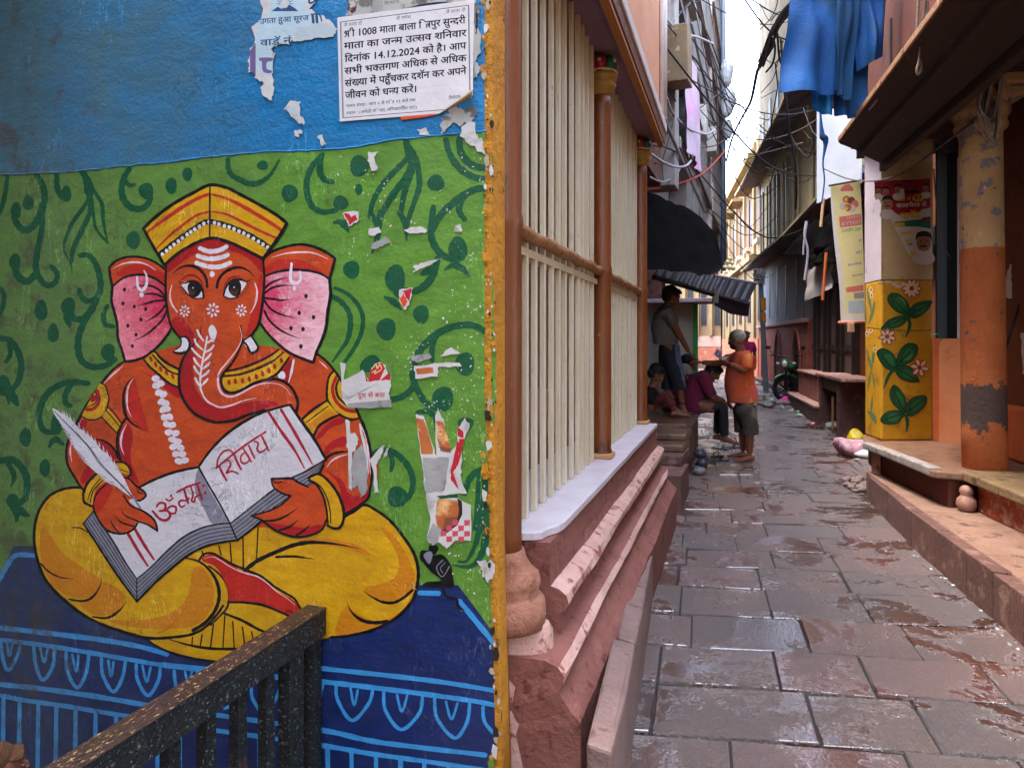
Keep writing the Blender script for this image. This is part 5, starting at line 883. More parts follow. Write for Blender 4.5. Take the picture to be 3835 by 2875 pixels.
for s_, off in ((1, 0), (-1, .012)):
    L_ = [[b.b.verts.new(p + Vector((.002, off, .004 * off))) for p in c_] for c_ in gr]
    for i in range(nx):
        for j in range(ny):
            q = [L_[i][j], L_[i + 1][j], L_[i + 1][j + 1], L_[i][j + 1]]; b.face(q if s_ > 0 else q[::-1])
b.build('tarpaulin', TARP, awn, recalc=False)
def plank(b, pts, th=.03):
    """pts: 4 corners of a sheet, thickened downwards"""
    n = (pts[1] - pts[0]).cross(pts[3] - pts[0]).normalized() * th; b.loft([pts, [p - n for p in pts]])
tin = empty('tin_sheet_awning', (-.3, 8, 2.3), 'purple black corrugated tin sheet sloping out over the heads of the people', 'awning')
TIN = mat('purple_black_tin', '#17111d', '#0f0b14', sc=5, rough=.5, bump=.3, spec=.2, spots=(('#3a3042', 8, .68, .04),))
b = MB(); A0, A1 = atD(1412, 592, 7.5), atD(1615, 652, 8.1); B0, B1 = atD(1425, 572, 8.9), atD(1634, 612, 9.5)
n_ = 46; top = []; 
for i in range(n_ + 1):
    t = i / n_; z_ = .012 * math.sin(i * 1.6); top.append((A0.lerp(A1, t) + Vector((0, 0, z_)), B0.lerp(B1, t) + Vector((0, 0, z_))))
for a, c in zip(top, top[1:]):
    b.face([a[0], c[0], c[1], a[1]]); dz = Vector((0, 0, .006)); b.face([a[1] - dz, c[1] - dz, c[0] - dz, a[0] - dz])
b.build('tin_sheet', TIN, tin, recalc=False)
sub('front_beam', TIN, tin, lambda b: b.tube([A0 - Vector((0, 0, .03)), A1 - Vector((0, 0, .03))], .03, 6)); sub('hanging_flap', TIN, tin, lambda b: b.loft([[p, p + Vector((.03, .03, 0)), q + Vector((.03, .03, 0)), q] for p, q in ((A0.lerp(A1, .66) - Vector((0, 0, .02)), A0.lerp(A1, .62) - Vector((0, 0, .15))), (A0.lerp(A1, .85), A0.lerp(A1, .80) - Vector((0, 0, .20))), (A1, A1 - Vector((.02, 0, .17))))]))
sub('edge_lip', mat('pinkish_edge', '#8f7884', rough=.6), tin, lambda b: b.tube([B0.lerp(B1, .55), B1], .02, 6)); sub('strap', mat('grey_strap', '#6f6a68', rough=.6), tin, lambda b: b.obox(A0.lerp(A1, .64) - Vector((0, 0, .04)), (.06, .08, .16), R(10)))
# tall left building: lower floor set back, upper floors hang over the alley
LB = Facade((-.86, 6.0), (-.30, 22.5)); lbh = empty('balcony_building', (-1.5, 12, 0), 'tall grey building with louvred balconies and wires over the left of the alley', 'building', kind='thing')
def L(nm, m, x0, x1, o0, o1, z0, z1, **kw): return sub(nm, m, lbh, lambda b: LB.box(b, x0, x1, o0, o1, z0, z1), **kw)
# facade local outward is +normal; the alley lies on that side
L('wall', CONC, .0, 5.0, -3, -.25, 3.35, 7.2); L('wall', CONC, 5.0, 10, -3, -.25, 3.35, 9.4); L('wall', CONC, 10.0, 16.5, -3, -.25, 3.35, 12.5)
sub('lower_wall', BRICK, lbh, lambda b: (b.prism([(-6, 10.7), (-1.1, 10.7), (-1.6, 16), (-3.2, 34), (-6, 34)], 0, 3.34), b.prism([(-6, 5.92), (-2.52, 5.92), (-2.52, 10.7), (-6, 10.7)], 0, 3.34)))
def slabz(z, x0, x1, o): L('balcony_slab', CONC, x0, x1, -.25, o, z, z + .14, bevel=.01)
L('brick_panel', BRICK, .4, 2.2, -.25, -.06, 3.36, 4.35); L('plaster_panel', WHITE, .4, 1.55, -.25, -.02, 4.36, 6.4); L('plaster_panel', PEACH, .4, 2.3, -.25, -.03, 6.41, 7.2)
L('window_opening', SHADE, 1.6, 2.15, -.26, -.20, 4.5, 6.1)
L('pillar', CONC, 2.25, 2.62, -.25, .10, 3.36, 7.2, bevel=.015); L('pillar', CONC, 4.4, 4.75, -.25, .02, 3.36, 7.2, bevel=.015)
for z0, xa, xb in ((5.15, 2.62, 4.4), (3.9, 2.62, 4.4), (6.5, 2.62, 5)):
    L('balcony_opening', SHADE, xa + .05, xb - .03, -.255, -.245, z0 + .2, z0 + 1.12); slabz(z0, xa, xb, .12)
for z0, xa, xb, o in ((4.55, 4.78, 9.5, .04), (6.05, 4.78, 11, .06), (7.6, 4.78, 13, .06), (3.5, 4.78, 8.5, .0), (9.3, 10, 14, .05)):
    slabz(z0 - .16, xa, xb, o); x = xa + .05
    b = MB()
    while x < xb - .1: LB.box(b, x, x + .05, o - .10, o - .02, z0, z0 + .82); x += .17
    LB.box(b, xa, xb, o - .11, o - .01, z0 + .82, z0 + .88); b.build('louvred_railing', CONC, lbh); L('balcony_opening', SHADE, xa + .1, xb, -.252, -.246, z0, z0 + 1.15)
L('parapet', WHITE, 9.6, 12.6, -.25, .05, 4.35, 5.0, bevel=.01); L('parapet', CONC, 12.7, 16.5, -.25, .02, 3.9, 5.2); L('plaster_panel', CONC, 10.05, 16.4, -.25, -.05, 5.3, 12.4)
b = MB(); b.smooth = True
for k, x in enumerate((12.8, 13.3)): b.tube([LB.M @ Vector((x, .09, 3.4)), LB.M @ Vector((x, .09, 12))], .05, 8)
b.build('drain_pipe', mat('blue_grey_pipe', '#8391a8', rough=.5, bump=0), lbh)
for x, z, s_ in ((11.9, 8.2, 1), (12.2, 7.5, .9), (13.0, 7.9, 1.1), (12.6, 7.0, .8)):
    p = LB.M @ Vector((x, .22, z)); sub('white_sack', mat('white_plastic_sack', '#d6dadc', rough=.5), lbh, lambda b: b.ball(p, (.16 * s_, .2 * s_, .33 * s_), 12, 8), disp=.05, dscale=4, seed=x)
p = LB.M @ Vector((2.0, .12, 4.75)); sub('timber_box', mat('weathered_plywood', '#8a7456', '#6f5c44', rough=.8, spots=(('#c9b48a', 9, .66, .04),)), lbh, lambda b: b.obox(p, (.34, .5, .6), R(-2), R(8)), bevel=.01)
cl = empty('hung_cloth', LB.M @ Vector((3.4, .2, 4.9)), 'faded pink and white cloth hung from the grey left balcony', 'cloth')
b = MB(); b.smooth = True
def sheet(b, P, nu, nv, th=.004, fold=.03, ff=9., seed=0):
    """P: four corners (tl, tr, br, bl); hanging cloth with folds and thickness"""
    n = (P[1] - P[0]).cross(P[3] - P[0]).normalized(); G = []
    for i in range(nu + 1):
        c_ = []
        for j in range(nv + 1):
            u, v = i / nu, j / nv; p = P[0].lerp(P[1], u).lerp(P[3].lerp(P[2], u), v)
            d = fold * (.35 + .65 * v) * (math.sin(u * ff + seed + 1.5 * v) + .6 * math.sin(u * ff * 2.3 + seed * 2 - v)) + fold * 1.2 * noise.noise(Vector((u * 3 + seed, v * 3, 0))); c_.append(p + n * d)
        G.append(c_)
    for sg in (1, -1):
        L_ = [[b.b.verts.new(p + n * th * sg) for p in c_] for c_ in G]
        for i in range(nu):
            for j in range(nv):
                q = [L_[i][j], L_[i + 1][j], L_[i + 1][j + 1], L_[i][j + 1]]; b.face(q if sg > 0 else q[::-1])
    return b
sheet(b, [LB.M @ Vector((2.5, .2, 5.2)), LB.M @ Vector((4.4, .2, 5.15)), LB.M @ Vector((4.5, .2, 4.0)), LB.M @ Vector((2.7, .2, 3.9))], 16, 10, fold=.03).build('cloth_sheet', mat('faded_pink_cloth', '#c9b4c4', '#b9a6b4', sc=3, rough=.9, spots=(('#d48ab8', 3, .58, .1),)), cl, recalc=False)
for nm, m_, x0, x1, o, z0, z1 in (('plaster_panel', WHITE, 2.63, 3.0, -.04, 5.3, 6.5), ('shutter', SHUT, 3.1, 3.5, -.18, 5.35, 6.2), ('shutter', SHUT, 3.55, 3.95, -.18, 5.35, 6.2), ('lintel_beam', EAVEG, 2.6, 4.4, .0, 6.2, 6.32), ('plaster_panel', PEACH, 4.8, 6.3, -.12, 5.45, 5.98), ('plum_panel', mat('plum_panel_paint', '#5a4256', '#473446', rough=.8), 4.8, 7.4, -.16, 4.5, 5.1), ('brick_panel', BRICK, 6.4, 9.0, -.10, 6.0, 7.3), ('pillar', CONC, 6.9, 7.15, .0, 3.4, 9.3), ('pillar', WHITE, 9.3, 9.6, .03, 3.4, 9.3), ('shutter', SHUT, 7.3, 7.8, -.06, 6.3, 7.2), ('shutter', MATS['interior_shade'], 8.0, 8.5, -.06, 6.2, 7.2), ('window_frame', WHITE, 1.5, 1.6, -.02, 4.4, 6.15), ('window_frame', WHITE, 2.13, 2.22, -.02, 4.4, 6.15), ('brick_panel', BRICK, 10.2, 12.5, -.02, 6.3, 7.5), ('shutter', SHUT, 10.6, 11.1, .0, 8.1, 9.2), ('shutter', SHUT, 11.5, 12.0, .0, 8.1, 9.2), ('plaster_panel', TAN, 13.5, 16, -.0, 6.5, 9.0)):
    L(nm, m_, x0, x1, -.25, o, z0, z1)
b = MB(); b.smooth = True
for z, xa, xb in ((5.05, 2.2, 5.5), (3.8, .5, 6), (6.02, 4, 9)): b.tube([LB.M @ Vector((xa, .12, z)), LB.M @ Vector((xb, .14, z - .1))], .022, 6)
b.build('conduit', mat('grey_conduit', '#8a8688', rough=.5, bump=0), lbh)
for k, (x, z) in enumerate(((5.6, 4.9), (8.2, 5.3))): sub('meter_box', WHITE, lbh, lambda b: LB.box(b, x, x + .45, -.02, .2, z, z + .5), bevel=.015)
# ================================================================== RIGHT BUILDINGS BEYOND THE PILLAR
RB = Facade((1.5, 16.3), (2.05, 8.3)); rb2 = Facade((.70, 24.2), (1.5, 16.3))
shopR = empty('timber_shop', (1.9, 12, 0), 'dark old shop with wooden doors and stone ledges behind the yellow pillar', 'shop', kind='thing')
def RS(nm, m, x0, x1, o0, o1, z0, z1, par=None, fac=None, **kw): return sub(nm, m, par or shopR, lambda b: (fac or RB).box(b, x0, x1, o0, o1, z0, z1), **kw)
g0 = .1
print('RB sides', RB.M.col[1][:], LB.M.col[1][:])
RS('wall', BROWNW, 0, 8.0, -3, -.12, -.05, 3.75)
x = .15
for k, w_ in enumerate((.5, .34, .62, .4, .7, .36, .8)):
    RS('door_leaf', WOOD if k % 2 else mat('grey_brown_door', '#6a5a50', '#554840', sc=4, rough=.7, bump=.4, stretch=(1, 1, .25)), x, x + w_ - .05, -.12, -.06 - .02 * (k % 2), .55, 2.5, bevel=.01)
    RS('door_frame', DARK, x + w_ - .05, x + w_ + .02, -.12, .0, .2, 2.7); RS('door_panel_rail', DARK, x + .04, x + w_ - .1, -.06, -.035, 1.35, 1.45); x += w_ + .03
RS('lintel', DARK, 0, 8, -.12, .04, 2.55, 2.75)
RS('ledge', STEP, .0, 3.3, -.1, .42, .0, .34, bevel=.02); RS('ledge_cap', PALE, .0, 3.32, -.1, .44, .341, .39, bevel=.015)
RS('stone_block', mat('worn_pink_block', '#a8695c', '#8f564c', sc=4, rough=.7, bump=.5, spots=(('#c99a90', 6, .62, .06), ('#6a4038', 9, .66, .05))), .4, 2.5, -.08, .26, .391, .86, bevel=.03); RS('block_cap', PALE, .38, 2.52, -.08, .29, .861, .91, bevel=.02)
RS('counter_top', PALE, 3.2, 5.3, -.1, .40, .92, .97, bevel=.01); RS('counter_leg', STEP, 3.25, 3.45, -.1, .36, .0, .919, bevel=.01); RS('counter_leg', STEP, 4.7, 4.9, -.1, .36, .0, .919, bevel=.01); RS('counter_front', STEP, 3.45, 4.7, .28, .34, .72, .919); RS('counter_shade', SHADE, 3.45, 4.7, -.1, .05, .0, .719)
RS('broom_stick', mat('pale_stick', '#b98a5c', rough=.6), 4.2, 4.23, .3, .33, .1, .62)
# main cream building with two deep eaves
crm = empty('cream_eaved_building', (2, 15, 4), 'tall cream and grey building with deep dark eaves and narrow shuttered windows', 'building', kind='thing')
for fac, L0, L1 in ((RB, 0, 6.0), (rb2, 0, 7.9)):
    RS('lower_storey', GREYW, L0, L1, -3, -.02, 3.751 if fac is RB else 2.0, 3.95, crm, fac); RS('upper_storey', CREAMW, L0, L1, -3, .0, 3.951, 6.7, crm, fac); RS('top_storey', DARKTOP, L0, L1, -3, -.02, 6.71, 7.0 if fac is RB else 13.5, crm, fac)
RS('top_storey', DARKTOP, 0, 3.2, -3, -.02, 7.01, 9.4, crm, RB)
for fac, L0, L1 in ((RB, 0, 5.6), (rb2, -.2, 7.9)):
    for z0, o in ((3.80, .52), (6.55, .60)):
        def eb(b, fac=fac, z0=z0, o=o, L0=L0, L1=L1):
            P = [[fac.M @ Vector((x, q, zz)) for q, zz in ((-.05, z0 + .16), (o, z0), (o, z0 + .07), (-.05, z0 + .30))] for x in (L0, L1)]; b.loft(P)
        sub('eave', EAVEG, crm, eb)
        RS('eave_lip', CREAMW, L0, L1, o - .02, o + .03, z0 + .03, z0 + .09, crm, fac)
for fac, xs in ((RB, (.7, 1.8, 2.9, 4.0, 5.0)), (rb2, (.8, 2.2, 3.6, 5.0, 6.4))):
    for x in xs:
        f = RS('window', mat('dark_window_recess', '#3b3a40', '#2c2b30', rough=.5, bump=0), x, x + .42, -.02, .012, 4.35, 6.15, crm, fac); RS('window_frame', CREAMW, x - .07, x - .005, .0, .05, 4.3, 6.2, f, fac); RS('window_frame', CREAMW, x + .425, x + .49, .0, .05, 4.3, 6.2, f, fac)
        RS('window', SHUT if rng.random() < .4 else MATS['dark_window_recess'], x + .02, x + .40, -.03, .008, 7.2, 8.7, crm, fac)
        RS('slit_window', MATS['dark_window_recess'], x, x + .16, -.03, -.008, 2.2, 3.55, crm, fac) if fac is rb2 else None
# red arched ground floor
red = empty('red_arched_house', (1.2, 20, 0), 'red orange ground floor with pointed arch doorways beside the motorcycle', 'house', kind='thing')
RS('wall', REDW, 0, 7.9, -3, .0, -.05, 2.0, red, rb2); RS('string_course', PALE, -.05, 7.95, -.02, .08, 1.93, 2.02, red, rb2, bevel=.01); RS('base_step', STEP, 0, 7.9, .0, .22, .0, .34, red, rb2, bevel=.015)
for x in (6.3, 3.6, 1.0):
    def arch(b, x=x):
        pts = [(x, .36), (x + .8, .36), (x + .8, 1.15), (x + .72, 1.42), (x + .56, 1.6), (x + .4, 1.72), (x + .24, 1.6), (x + .08, 1.42), (x, 1.15)]
        b.loft([[rb2.M @ Vector((u, o, z)) for u, z in pts] for o in (-.3, .006)])
    sub('doorway', SHADE, red, arch)
    def trim(b, x=x):
        P = [rb2.M @ Vector((u, .02, z)) for u, z in ((x - .05, .36), (x - .05, 1.15), (x + .03, 1.46), (x + .2, 1.66), (x + .4, 1.80), (x + .6, 1.66), (x + .77, 1.46), (x + .85, 1.15), (x + .85, .36))]; b.tube(P, .035, 6)
    sub('arch_trim', REDW, red, trim)
# end of the alley
RB3 = Facade((-.9, 38), (.70, 24.2)); endh = empty('tan_end_building', (0, 32, 0), 'sunlit tan building closing the far bend of the alley', 'building', kind='thing')
RS('wall', TAN, -.1, 13.9, -4, .0, 1.6, 8.4, endh, RB3); RS('painted_base', PINKB, -.1, 13.9, -4, .03, -.05, 1.6, endh, RB3); RS('cornice', TAN, -.1, 13.9, .0, .3, 4.2, 4.4, endh, RB3); RS('cornice', CREAMW, -.1, 13.9, .0, .35, 7.6, 7.8, endh, RB3)
x = .6
while x < 13.4:
    RS('pilaster', CREAMW, x, x + .28, .0, .09, 1.61, 8.3, endh, RB3); k_ = rng.random(); RS('shutter', SHUT, x + .7, x + 1.3, .0, .04, 4.9, 6.2 + k_ * .5, endh, RB3); RS('window_sill', WHITE, x + .6, x + 1.4, .0, .14, 4.75, 4.88, endh, RB3); RS('shutter', SHUT if k_ < .5 else MATS['dark_window_recess'], x + 1.55, x + 2.1, .0, .03, 4.9, 6.4, endh, RB3); RS('shutter', MATS['dark_window_recess'], x + .8, x + 1.5, .0, .03, 2.2, 3.6, endh, RB3); RS('balcony_slab', CREAMW, x + .5, x + 2.2, .0, .45, 6.9, 7.0, endh, RB3); x += 2.5
far = empty('far_cross_wall', (-2, 38, 0), 'pale house with a pink base across the far end of the alley', 'house', kind='thing')
sub('wall', TAN, far, lambda b: b.box(-7, -.75, 36, 37.5, 1.75, 6.6)); sub('painted_base', PINKB, far, lambda b: b.box(-7, -.75, 35.95, 37.5, -.05, 1.2)); sub('white_band', mat('pale_pink_band', '#d6bcae', '#c9a99a', rough=.8), far, lambda b: b.box(-7, -.75, 35.94, 37.5, 1.21, 1.75))
for k in range(9): sub('pilaster', CREAMW, far, lambda b: b.box(-6.6 + k * .66, -6.44 + k * .66, 35.86, 36, 1.76, 6.5)); sub('window', MATS['dark_window_recess'], far, lambda b: b.box(-6.33 + k * .66, -6.07 + k * .66, 35.97, 36, 2.3, 4.2))
# unseen houses and roof added behind the camera to block light
b = MB(); b.box(-9, -3.6, -14, 1.9, -.6, 13); hb = b.build('wall', CONC); 
hs = empty('unseen_left_house', (-6, -6, 0), 'unseen tall grey house added beside the stair landing to block light', 'house', kind='thing'); hb.parent = hs; hb.matrix_parent_inverse = wmat(hs).inverted()
b = MB(); b.box(-9, -2.5, -3.2, 1.9, 3.5, 3.65); r2 = b.build('unseen_landing_roof', CONC, hs)  # unseen slab added to darken the upper left of the mural

b = MB(); b.box(-3.5, 1.2, -9, -7, -.6, 11); hb = b.build('wall', CREAMW); hs2 = empty('unseen_rear_house', (-1, -8, 0), 'unseen tall plastered house added behind the viewpoint to block skylight', 'house', kind='thing'); hb.parent = hs2; hb.matrix_parent_inverse = wmat(hs2).inverted()
b = MB(); b.box(4.2, 8, -9, 1.0, -.05, 9); hb = b.build('wall', TAN); hs3 = empty('unseen_right_house', (6, -4, 0), 'unseen tan house added to the right behind the viewpoint to block light', 'house', kind='thing'); hb.parent = hs3; hb.matrix_parent_inverse = wmat(hs3).inverted()
# ================================================================== PEOPLE
def skin_into(b, verts, edges, mi=0, sub=2, smooth=True):
    """verts {name:(pos, radius)}; grows one continuous skin over the edges and adds it to b"""
    names = list(verts); ix = {n: i for i, n in enumerate(names)}
    me = bpy.data.meshes.new('grow'); me.from_pydata([tuple(verts[n][0]) for n in names], [(ix[a], ix[c]) for a, c in edges], []); o = bpy.data.objects.new('grow', me); COL.objects.link(o)
    md = o.modifiers.new('s', 'SKIN'); md.use_smooth_shade = True
    for i, n in enumerate(names):
        r_ = verts[n][1]; sv = me.skin_vertices[0].data[i]; sv.radius = (r_, r_) if not isinstance(r_, tuple) else r_; sv.use_root = (i == 0)
    ss = o.modifiers.new('u', 'SUBSURF'); ss.levels = sub; ss.render_levels = sub
    dg = bpy.context.evaluated_depsgraph_get(); ev = o.evaluated_get(dg); m2 = bpy.data.meshes.new_from_object(ev, depsgraph=dg)
    bpy.data.objects.remove(o); n0 = len(b.b.faces); b.b.from_mesh(m2); bpy.data.meshes.remove(m2); bpy.data.meshes.remove(me)
    b.b.faces.ensure_lookup_table()
    for f in b.b.faces[n0:]: f.material_index = mi; f.smooth = smooth
def chain(*n): return list(zip(n, n[1:]))
def skinmat(nm, c, c2): return mat(nm, c, c2, sc=12, rough=.5, bump=.05, var=.12)
EYE = mat('eye_white', '#cfc8c0', rough=.3, bump=0); PUP = mat('dark_iris', '#140e0a', rough=.3, bump=0); LIP = mat('lip', '#6a3a30', rough=.5, bump=0)
def head(b, c, fwd, r=.098, up=Vector((0, 0, 1)), mi=0):
    """skull, jaw, nose, ears, eyes and mouth in one mesh; fwd = where the face looks"""
    f = fwd.normalized(); s_ = up.cross(f).normalized(); u = f.cross(s_).normalized(); Mx = Matrix((s_, f, u)).transposed(); b.smooth = True
    c = Vector(c); P = lambda x, y, z: c + Mx @ Vector((x * r, y * r, z * r)); M4 = Mx.to_4x4().to_3x3()
    b.mi = mi; b.ball(c + Mx @ Vector((0, -.08 * r, .22 * r)), (.80 * r, .98 * r, .92 * r), 18, 14, M4); b.ball(P(0, .22, -.42), (.62 * r, .66 * r, .72 * r), 16, 12, M4)
    b.ball(P(0, .93, -.22), (.15 * r, .2 * r, .28 * r), 10, 8, M4); b.ball(P(0, 1.02, -.36), (.19 * r, .15 * r, .13 * r), 10, 8, M4); b.ball(P(0, .70, -.92), (.3 * r, .25 * r, .2 * r), 10, 8, M4)
    for q in (1, -1):
        b.mi = mi; b.ball(P(.80 * q, -.05, -.18), (.09 * r, .2 * r, .3 * r), 10, 8, M4); b.ball(P(.33 * q, .80, .16), (.28 * r, .16 * r, .10 * r), 10, 6, M4)
        b.mi = mi + 1; b.ball(P(.33 * q, .78, .0), (.15 * r, .12 * r, .085 * r), 10, 8, M4); b.mi = mi + 2; b.ball(P(.33 * q, .885, .0), (.065 * r, .04 * r, .065 * r), 8, 6, M4)
    b.mi = mi + 3; b.ball(P(0, .86, -.62), (.26 * r, .09 * r, .055 * r), 10, 6, M4); b.mi = mi
    return P
def hand(b, wrist, d, palm_n, size=.085, curl=.5, side=1, mi=0):
    """palm with four unequal curled fingers and a thumb leaving its side"""
    d = d.normalized(); n = (palm_n - d * palm_n.dot(d)).normalized(); s_ = d.cross(n).normalized() * side; w_ = Vector(wrist); b.smooth = True; b.mi = mi
    Mx = Matrix((s_, d, n)).transposed(); b.ball(w_ + d * size * .5, (size * .42, size * .58, size * .2), 12, 8, Mx)
    for k, (o, ln) in enumerate(((-.30, .82), (-.10, .95), (.10, .9), (.29, .7))):
        p = w_ + d * size * .92 + s_ * size * o; pts = [p - d * size * .2]; a = 0; q = p
        for j in range(4): pts.append(q); a += curl * (.55 + .15 * j); q = q + (d * math.cos(a) + n * math.sin(a)) * size * ln * .33
        b.tube(crom3(pts, 3), [size * .105 * (1 - .028 * i) for i in range(len(crom3(pts, 3)))], 8)
    p = w_ + d * size * .35 - s_ * size * .32; pts = [p, p - s_ * size * .22 + d * size * .2 + n * size * .1, p - s_ * size * .28 + d * size * .5 + n * size * .28, p - s_ * size * .18 + d * size * .72 + n * size * .4]
    b.tube(crom3(pts, 3), [size * .13 * (1 - .03 * i) for i in range(len(crom3(pts, 3)))], 8)
def foot(b, ankle, d, L=.24, mi=0, pitch=0.):
    d = Vector(d).normalized(); s_ = Vector((0, 0, 1)).cross(d).normalized(); a = Vector(ankle); u = Vector((0, 0, 1)); dd = (d * math.cos(pitch) - u * math.sin(pitch)).normalized(); uu = s_.cross(dd) * -1; b.smooth = True; b.mi = mi
    if uu.z < 0: uu = -uu
    rings = []
    for t, hw, h, z0 in ((-.24, .025, .03, .02), (-.20, .033, .06, .0), (-.05, .036, .085, .0), (.15, .038, .075, .0), (.38, .045, .05, .0), (.58, .048, .036, .0), (.72, .046, .026, .0), (.76, .03, .014, .004)):
        c_ = a + dd * L * t - uu * (.075); rings.append([c_ + s_ * hw * math.cos(q) + uu * (z0 + h * .5 + h * .5 * math.sin(q)) for q in [2 * math.pi * k / 14 for k in range(14)]])
    b.loft(rings)
    for k, (o, r_) in enumerate(((-.034, .0115), (-.014, .009), (.003, .0085), (.018, .008), (.033, .0075))):
        b.ball(a + dd * L * (.77 - .012 * k * k * .5) + s_ * o - uu * .064, (r_ * 1.2,) * 3, 8, 6)
def c6(x, y, d): return atD(1355.49 + .24348 * x, 720.98 + .24348 * y - .0, d)     # points read from the close view of the group
def hem(b, p, keep_up=True, n=Vector((0, 0, 1))):
    """cut the cloth off clean at a hem through p"""
    bmesh.ops.bisect_plane(b.b, geom=b.b.verts[:] + b.b.edges[:] + b.b.faces[:], plane_co=p, plane_no=n, clear_inner=True)
def clothm(nm, c, c2, **k): return mat(nm, c, c2, sc=9, rough=.85, bump=.7, bsc=11, stretch=(1, 1, .6), var=.3, **k)
def to_ground(p, z): return Vector((p.x, p.y, z))
# ---- man in the orange shirt --------------------------------------------------------------------
man = empty('person', (.08, 9.18, 0), 'stout grey haired man in an orange t-shirt and dark shorts standing barefoot in the alley', 'person')
SK = skinmat('brown_skin', '#8a5238', '#744230'); D0 = 8.70
nl, nr = c6(1085, 1075, 8.62), c6(1025, 1050, 8.84); al, ar = to_ground(nl, .085), to_ground(nr, .085)
kl_, kr_ = c6(1082, 870, 8.60), c6(1030, 862, 8.82); hl, hr = c6(1065, 640, 8.60), c6(1020, 640, 8.80); pel = c6(1035, 590, 8.70)
neck = c6(1000, 135, 8.70); chest = c6(1010, 250, 8.70); belly = c6(985, 440, 8.70); shl, shr = c6(1055, 205, 8.50), c6(960, 215, 8.90)
ell, wrl = c6(1050, 335, 8.45), c6(905, 262, 8.42); elr, wrr = c6(800, 262, 8.85), c6(655, 252, 8.80)
b = MB()
V_ = dict(pel=(pel, .10), belly=(belly, .12), chest=(chest, .10), neck=(neck, .062), hd=(c6(975, 75, 8.70), .07), shl=(shl, .072), ell=(ell, .048), wrl=(wrl, .030), shr=(shr, .072), elr=(elr, .046), wrr=(wrr, .029), hl=(hl, .08), kl=(kl_, .062), ml=(kl_.lerp(al, .35), .060), al=(al, .036), hr=(hr, .08), kr=(kr_, .062), mr=(kr_.lerp(ar, .35), .060), ar=(ar, .036))
skin_into(b, V_, chain('pel', 'belly', 'chest', 'neck', 'hd') + chain('chest', 'shl', 'ell', 'wrl') + chain('chest', 'shr', 'elr', 'wrr') + chain('pel', 'hl', 'kl', 'ml', 'al') + chain('pel', 'hr', 'kr', 'mr', 'ar'))
hc = c6(968, 45, 8.70); FW = Vector((-.90, .30, -.20)); P_ = head(b, hc, FW, .105)
hand(b, wrl, Vector((-.8, .05, .25)), Vector((0, .3, .9)), .09, .55, -1); hand(b, wrr, Vector((-1, 0, .08)), Vector((.1, .2, -.9)), .09, .3, 1)
foot(b, al, (-.75, -.5, 0), .25); foot(b, ar, (-.95, .05, 0), .25)
body = b.build('body', [SK, EYE, PUP, LIP], man)
ORS = clothm('orange_shirt_cloth', '#d8602c', '#c24e22', spots=(('#a04a5a', 2.6, .60, .10), ('#c9b83a', 3.4, .66, .08)))
b = MB(); sh = c6(1045, 560, 8.70)
V_ = dict(b00=(c6(1036, 690, 8.70), (.165, .20)), b0=(c6(1030, 600, 8.70), (.178, .21)), b1=(c6(1012, 520, 8.70), (.185, .215)), b2=(c6(985, 420, 8.70), (.190, .205)), b3=(c6(1005, 310, 8.70), (.17, .19)), b4=(c6(1015, 225, 8.70), .155), nk=(c6(1000, 160, 8.70), .085), sl=(shl, .098), al=(shl.lerp(ell, .55), .088), al2=(shl.lerp(ell, .95), .082), sr=(shr, .095), ar=(shr.lerp(elr, .5), .080), ar2=(shr.lerp(elr, .85), .074))
skin_into(b, V_, chain('b2', 'b1', 'b0', 'b00') + chain('b2', 'b3', 'b4', 'nk') + chain('b4', 'sl', 'al', 'al2') + chain('b4', 'sr', 'ar', 'ar2')); hem(b, c6(1034, 603, 8.7), n=Vector((-.06, 0, 1))); b.build('shirt', ORS, man, disp=.016, dscale=11)
b = MB(); V_ = dict(w=(c6(1035, 600, 8.70), (.165, .18)), p=(c6(1035, 660, 8.70), (.16, .17)), tl=(c6(1072, 730, 8.60), .118), kl=(c6(1085, 800, 8.60), .112), kl2=(c6(1086, 972, 8.60), .112), tr=(c6(1015, 730, 8.82), .118), kr=(c6(1018, 800, 8.82), .112), kr2=(c6(1020, 970, 8.82), .112))
skin_into(b, V_, chain('p', 'w') + chain('p', 'tl', 'kl', 'kl2') + chain('p', 'tr', 'kr', 'kr2')); hem(b, c6(1050, 876, 8.7)); b.build('shorts', clothm('dark_olive_shorts', '#4a4038', '#332b27', spots=(('#6a5f4c', 5, .62, .06),)), man, disp=.012, dscale=10)
b = MB(); b.smooth = True; f = FW.normalized(); s_ = Vector((0, 0, 1)).cross(f).normalized(); u = f.cross(s_); Mx = Matrix((s_, f, u)).transposed()
b.ball(hc + Mx @ Vector((0, -.015, .026)), (.088, .108, .095), 18, 12, Mx)
hm = bpy.data.materials.new('cropped_grey_hair'); hm.use_nodes = True; t = NT(hm); p = t.n['Principled BSDF']; v = t.pos(); sp = t.add('SeparateXYZ'); t.link(v, sp.inputs[0])
cc = t.mix(t.ramp(t.noise(v, 60, 3), .35, .7), hx('#b5aca4'), hx('#6f625c')); cc = t.mix(t.ramp(t.math('ADD', sp.outputs[2], t.ramp(t.noise(v, 22, 3), .2, .8, -.03, .03)), hc.z + .045, hc.z + .085), cc, hx('#cdbfb4')); gx = t.math('ADD', sp.outputs[0], t.ramp(t.noise(v, 30, 4), .2, .8, -.03, .03)); cc = t.mix(t.ramp(gx, hc.x - .035, hc.x - .055), cc, hx('#2f9a2c')); t.link(cc, p.inputs['Base Color']); p.inputs['Roughness'].default_value = .7
b.build('hair', hm, man)
b = MB(); b.smooth = True; b.ball(P_(0, .42, -.72), (.062, .062, .055), 12, 8, Mx); b.build('beard', mat('dark_beard', '#241c1a', rough=.9, bump=.4, bsc=120), man)
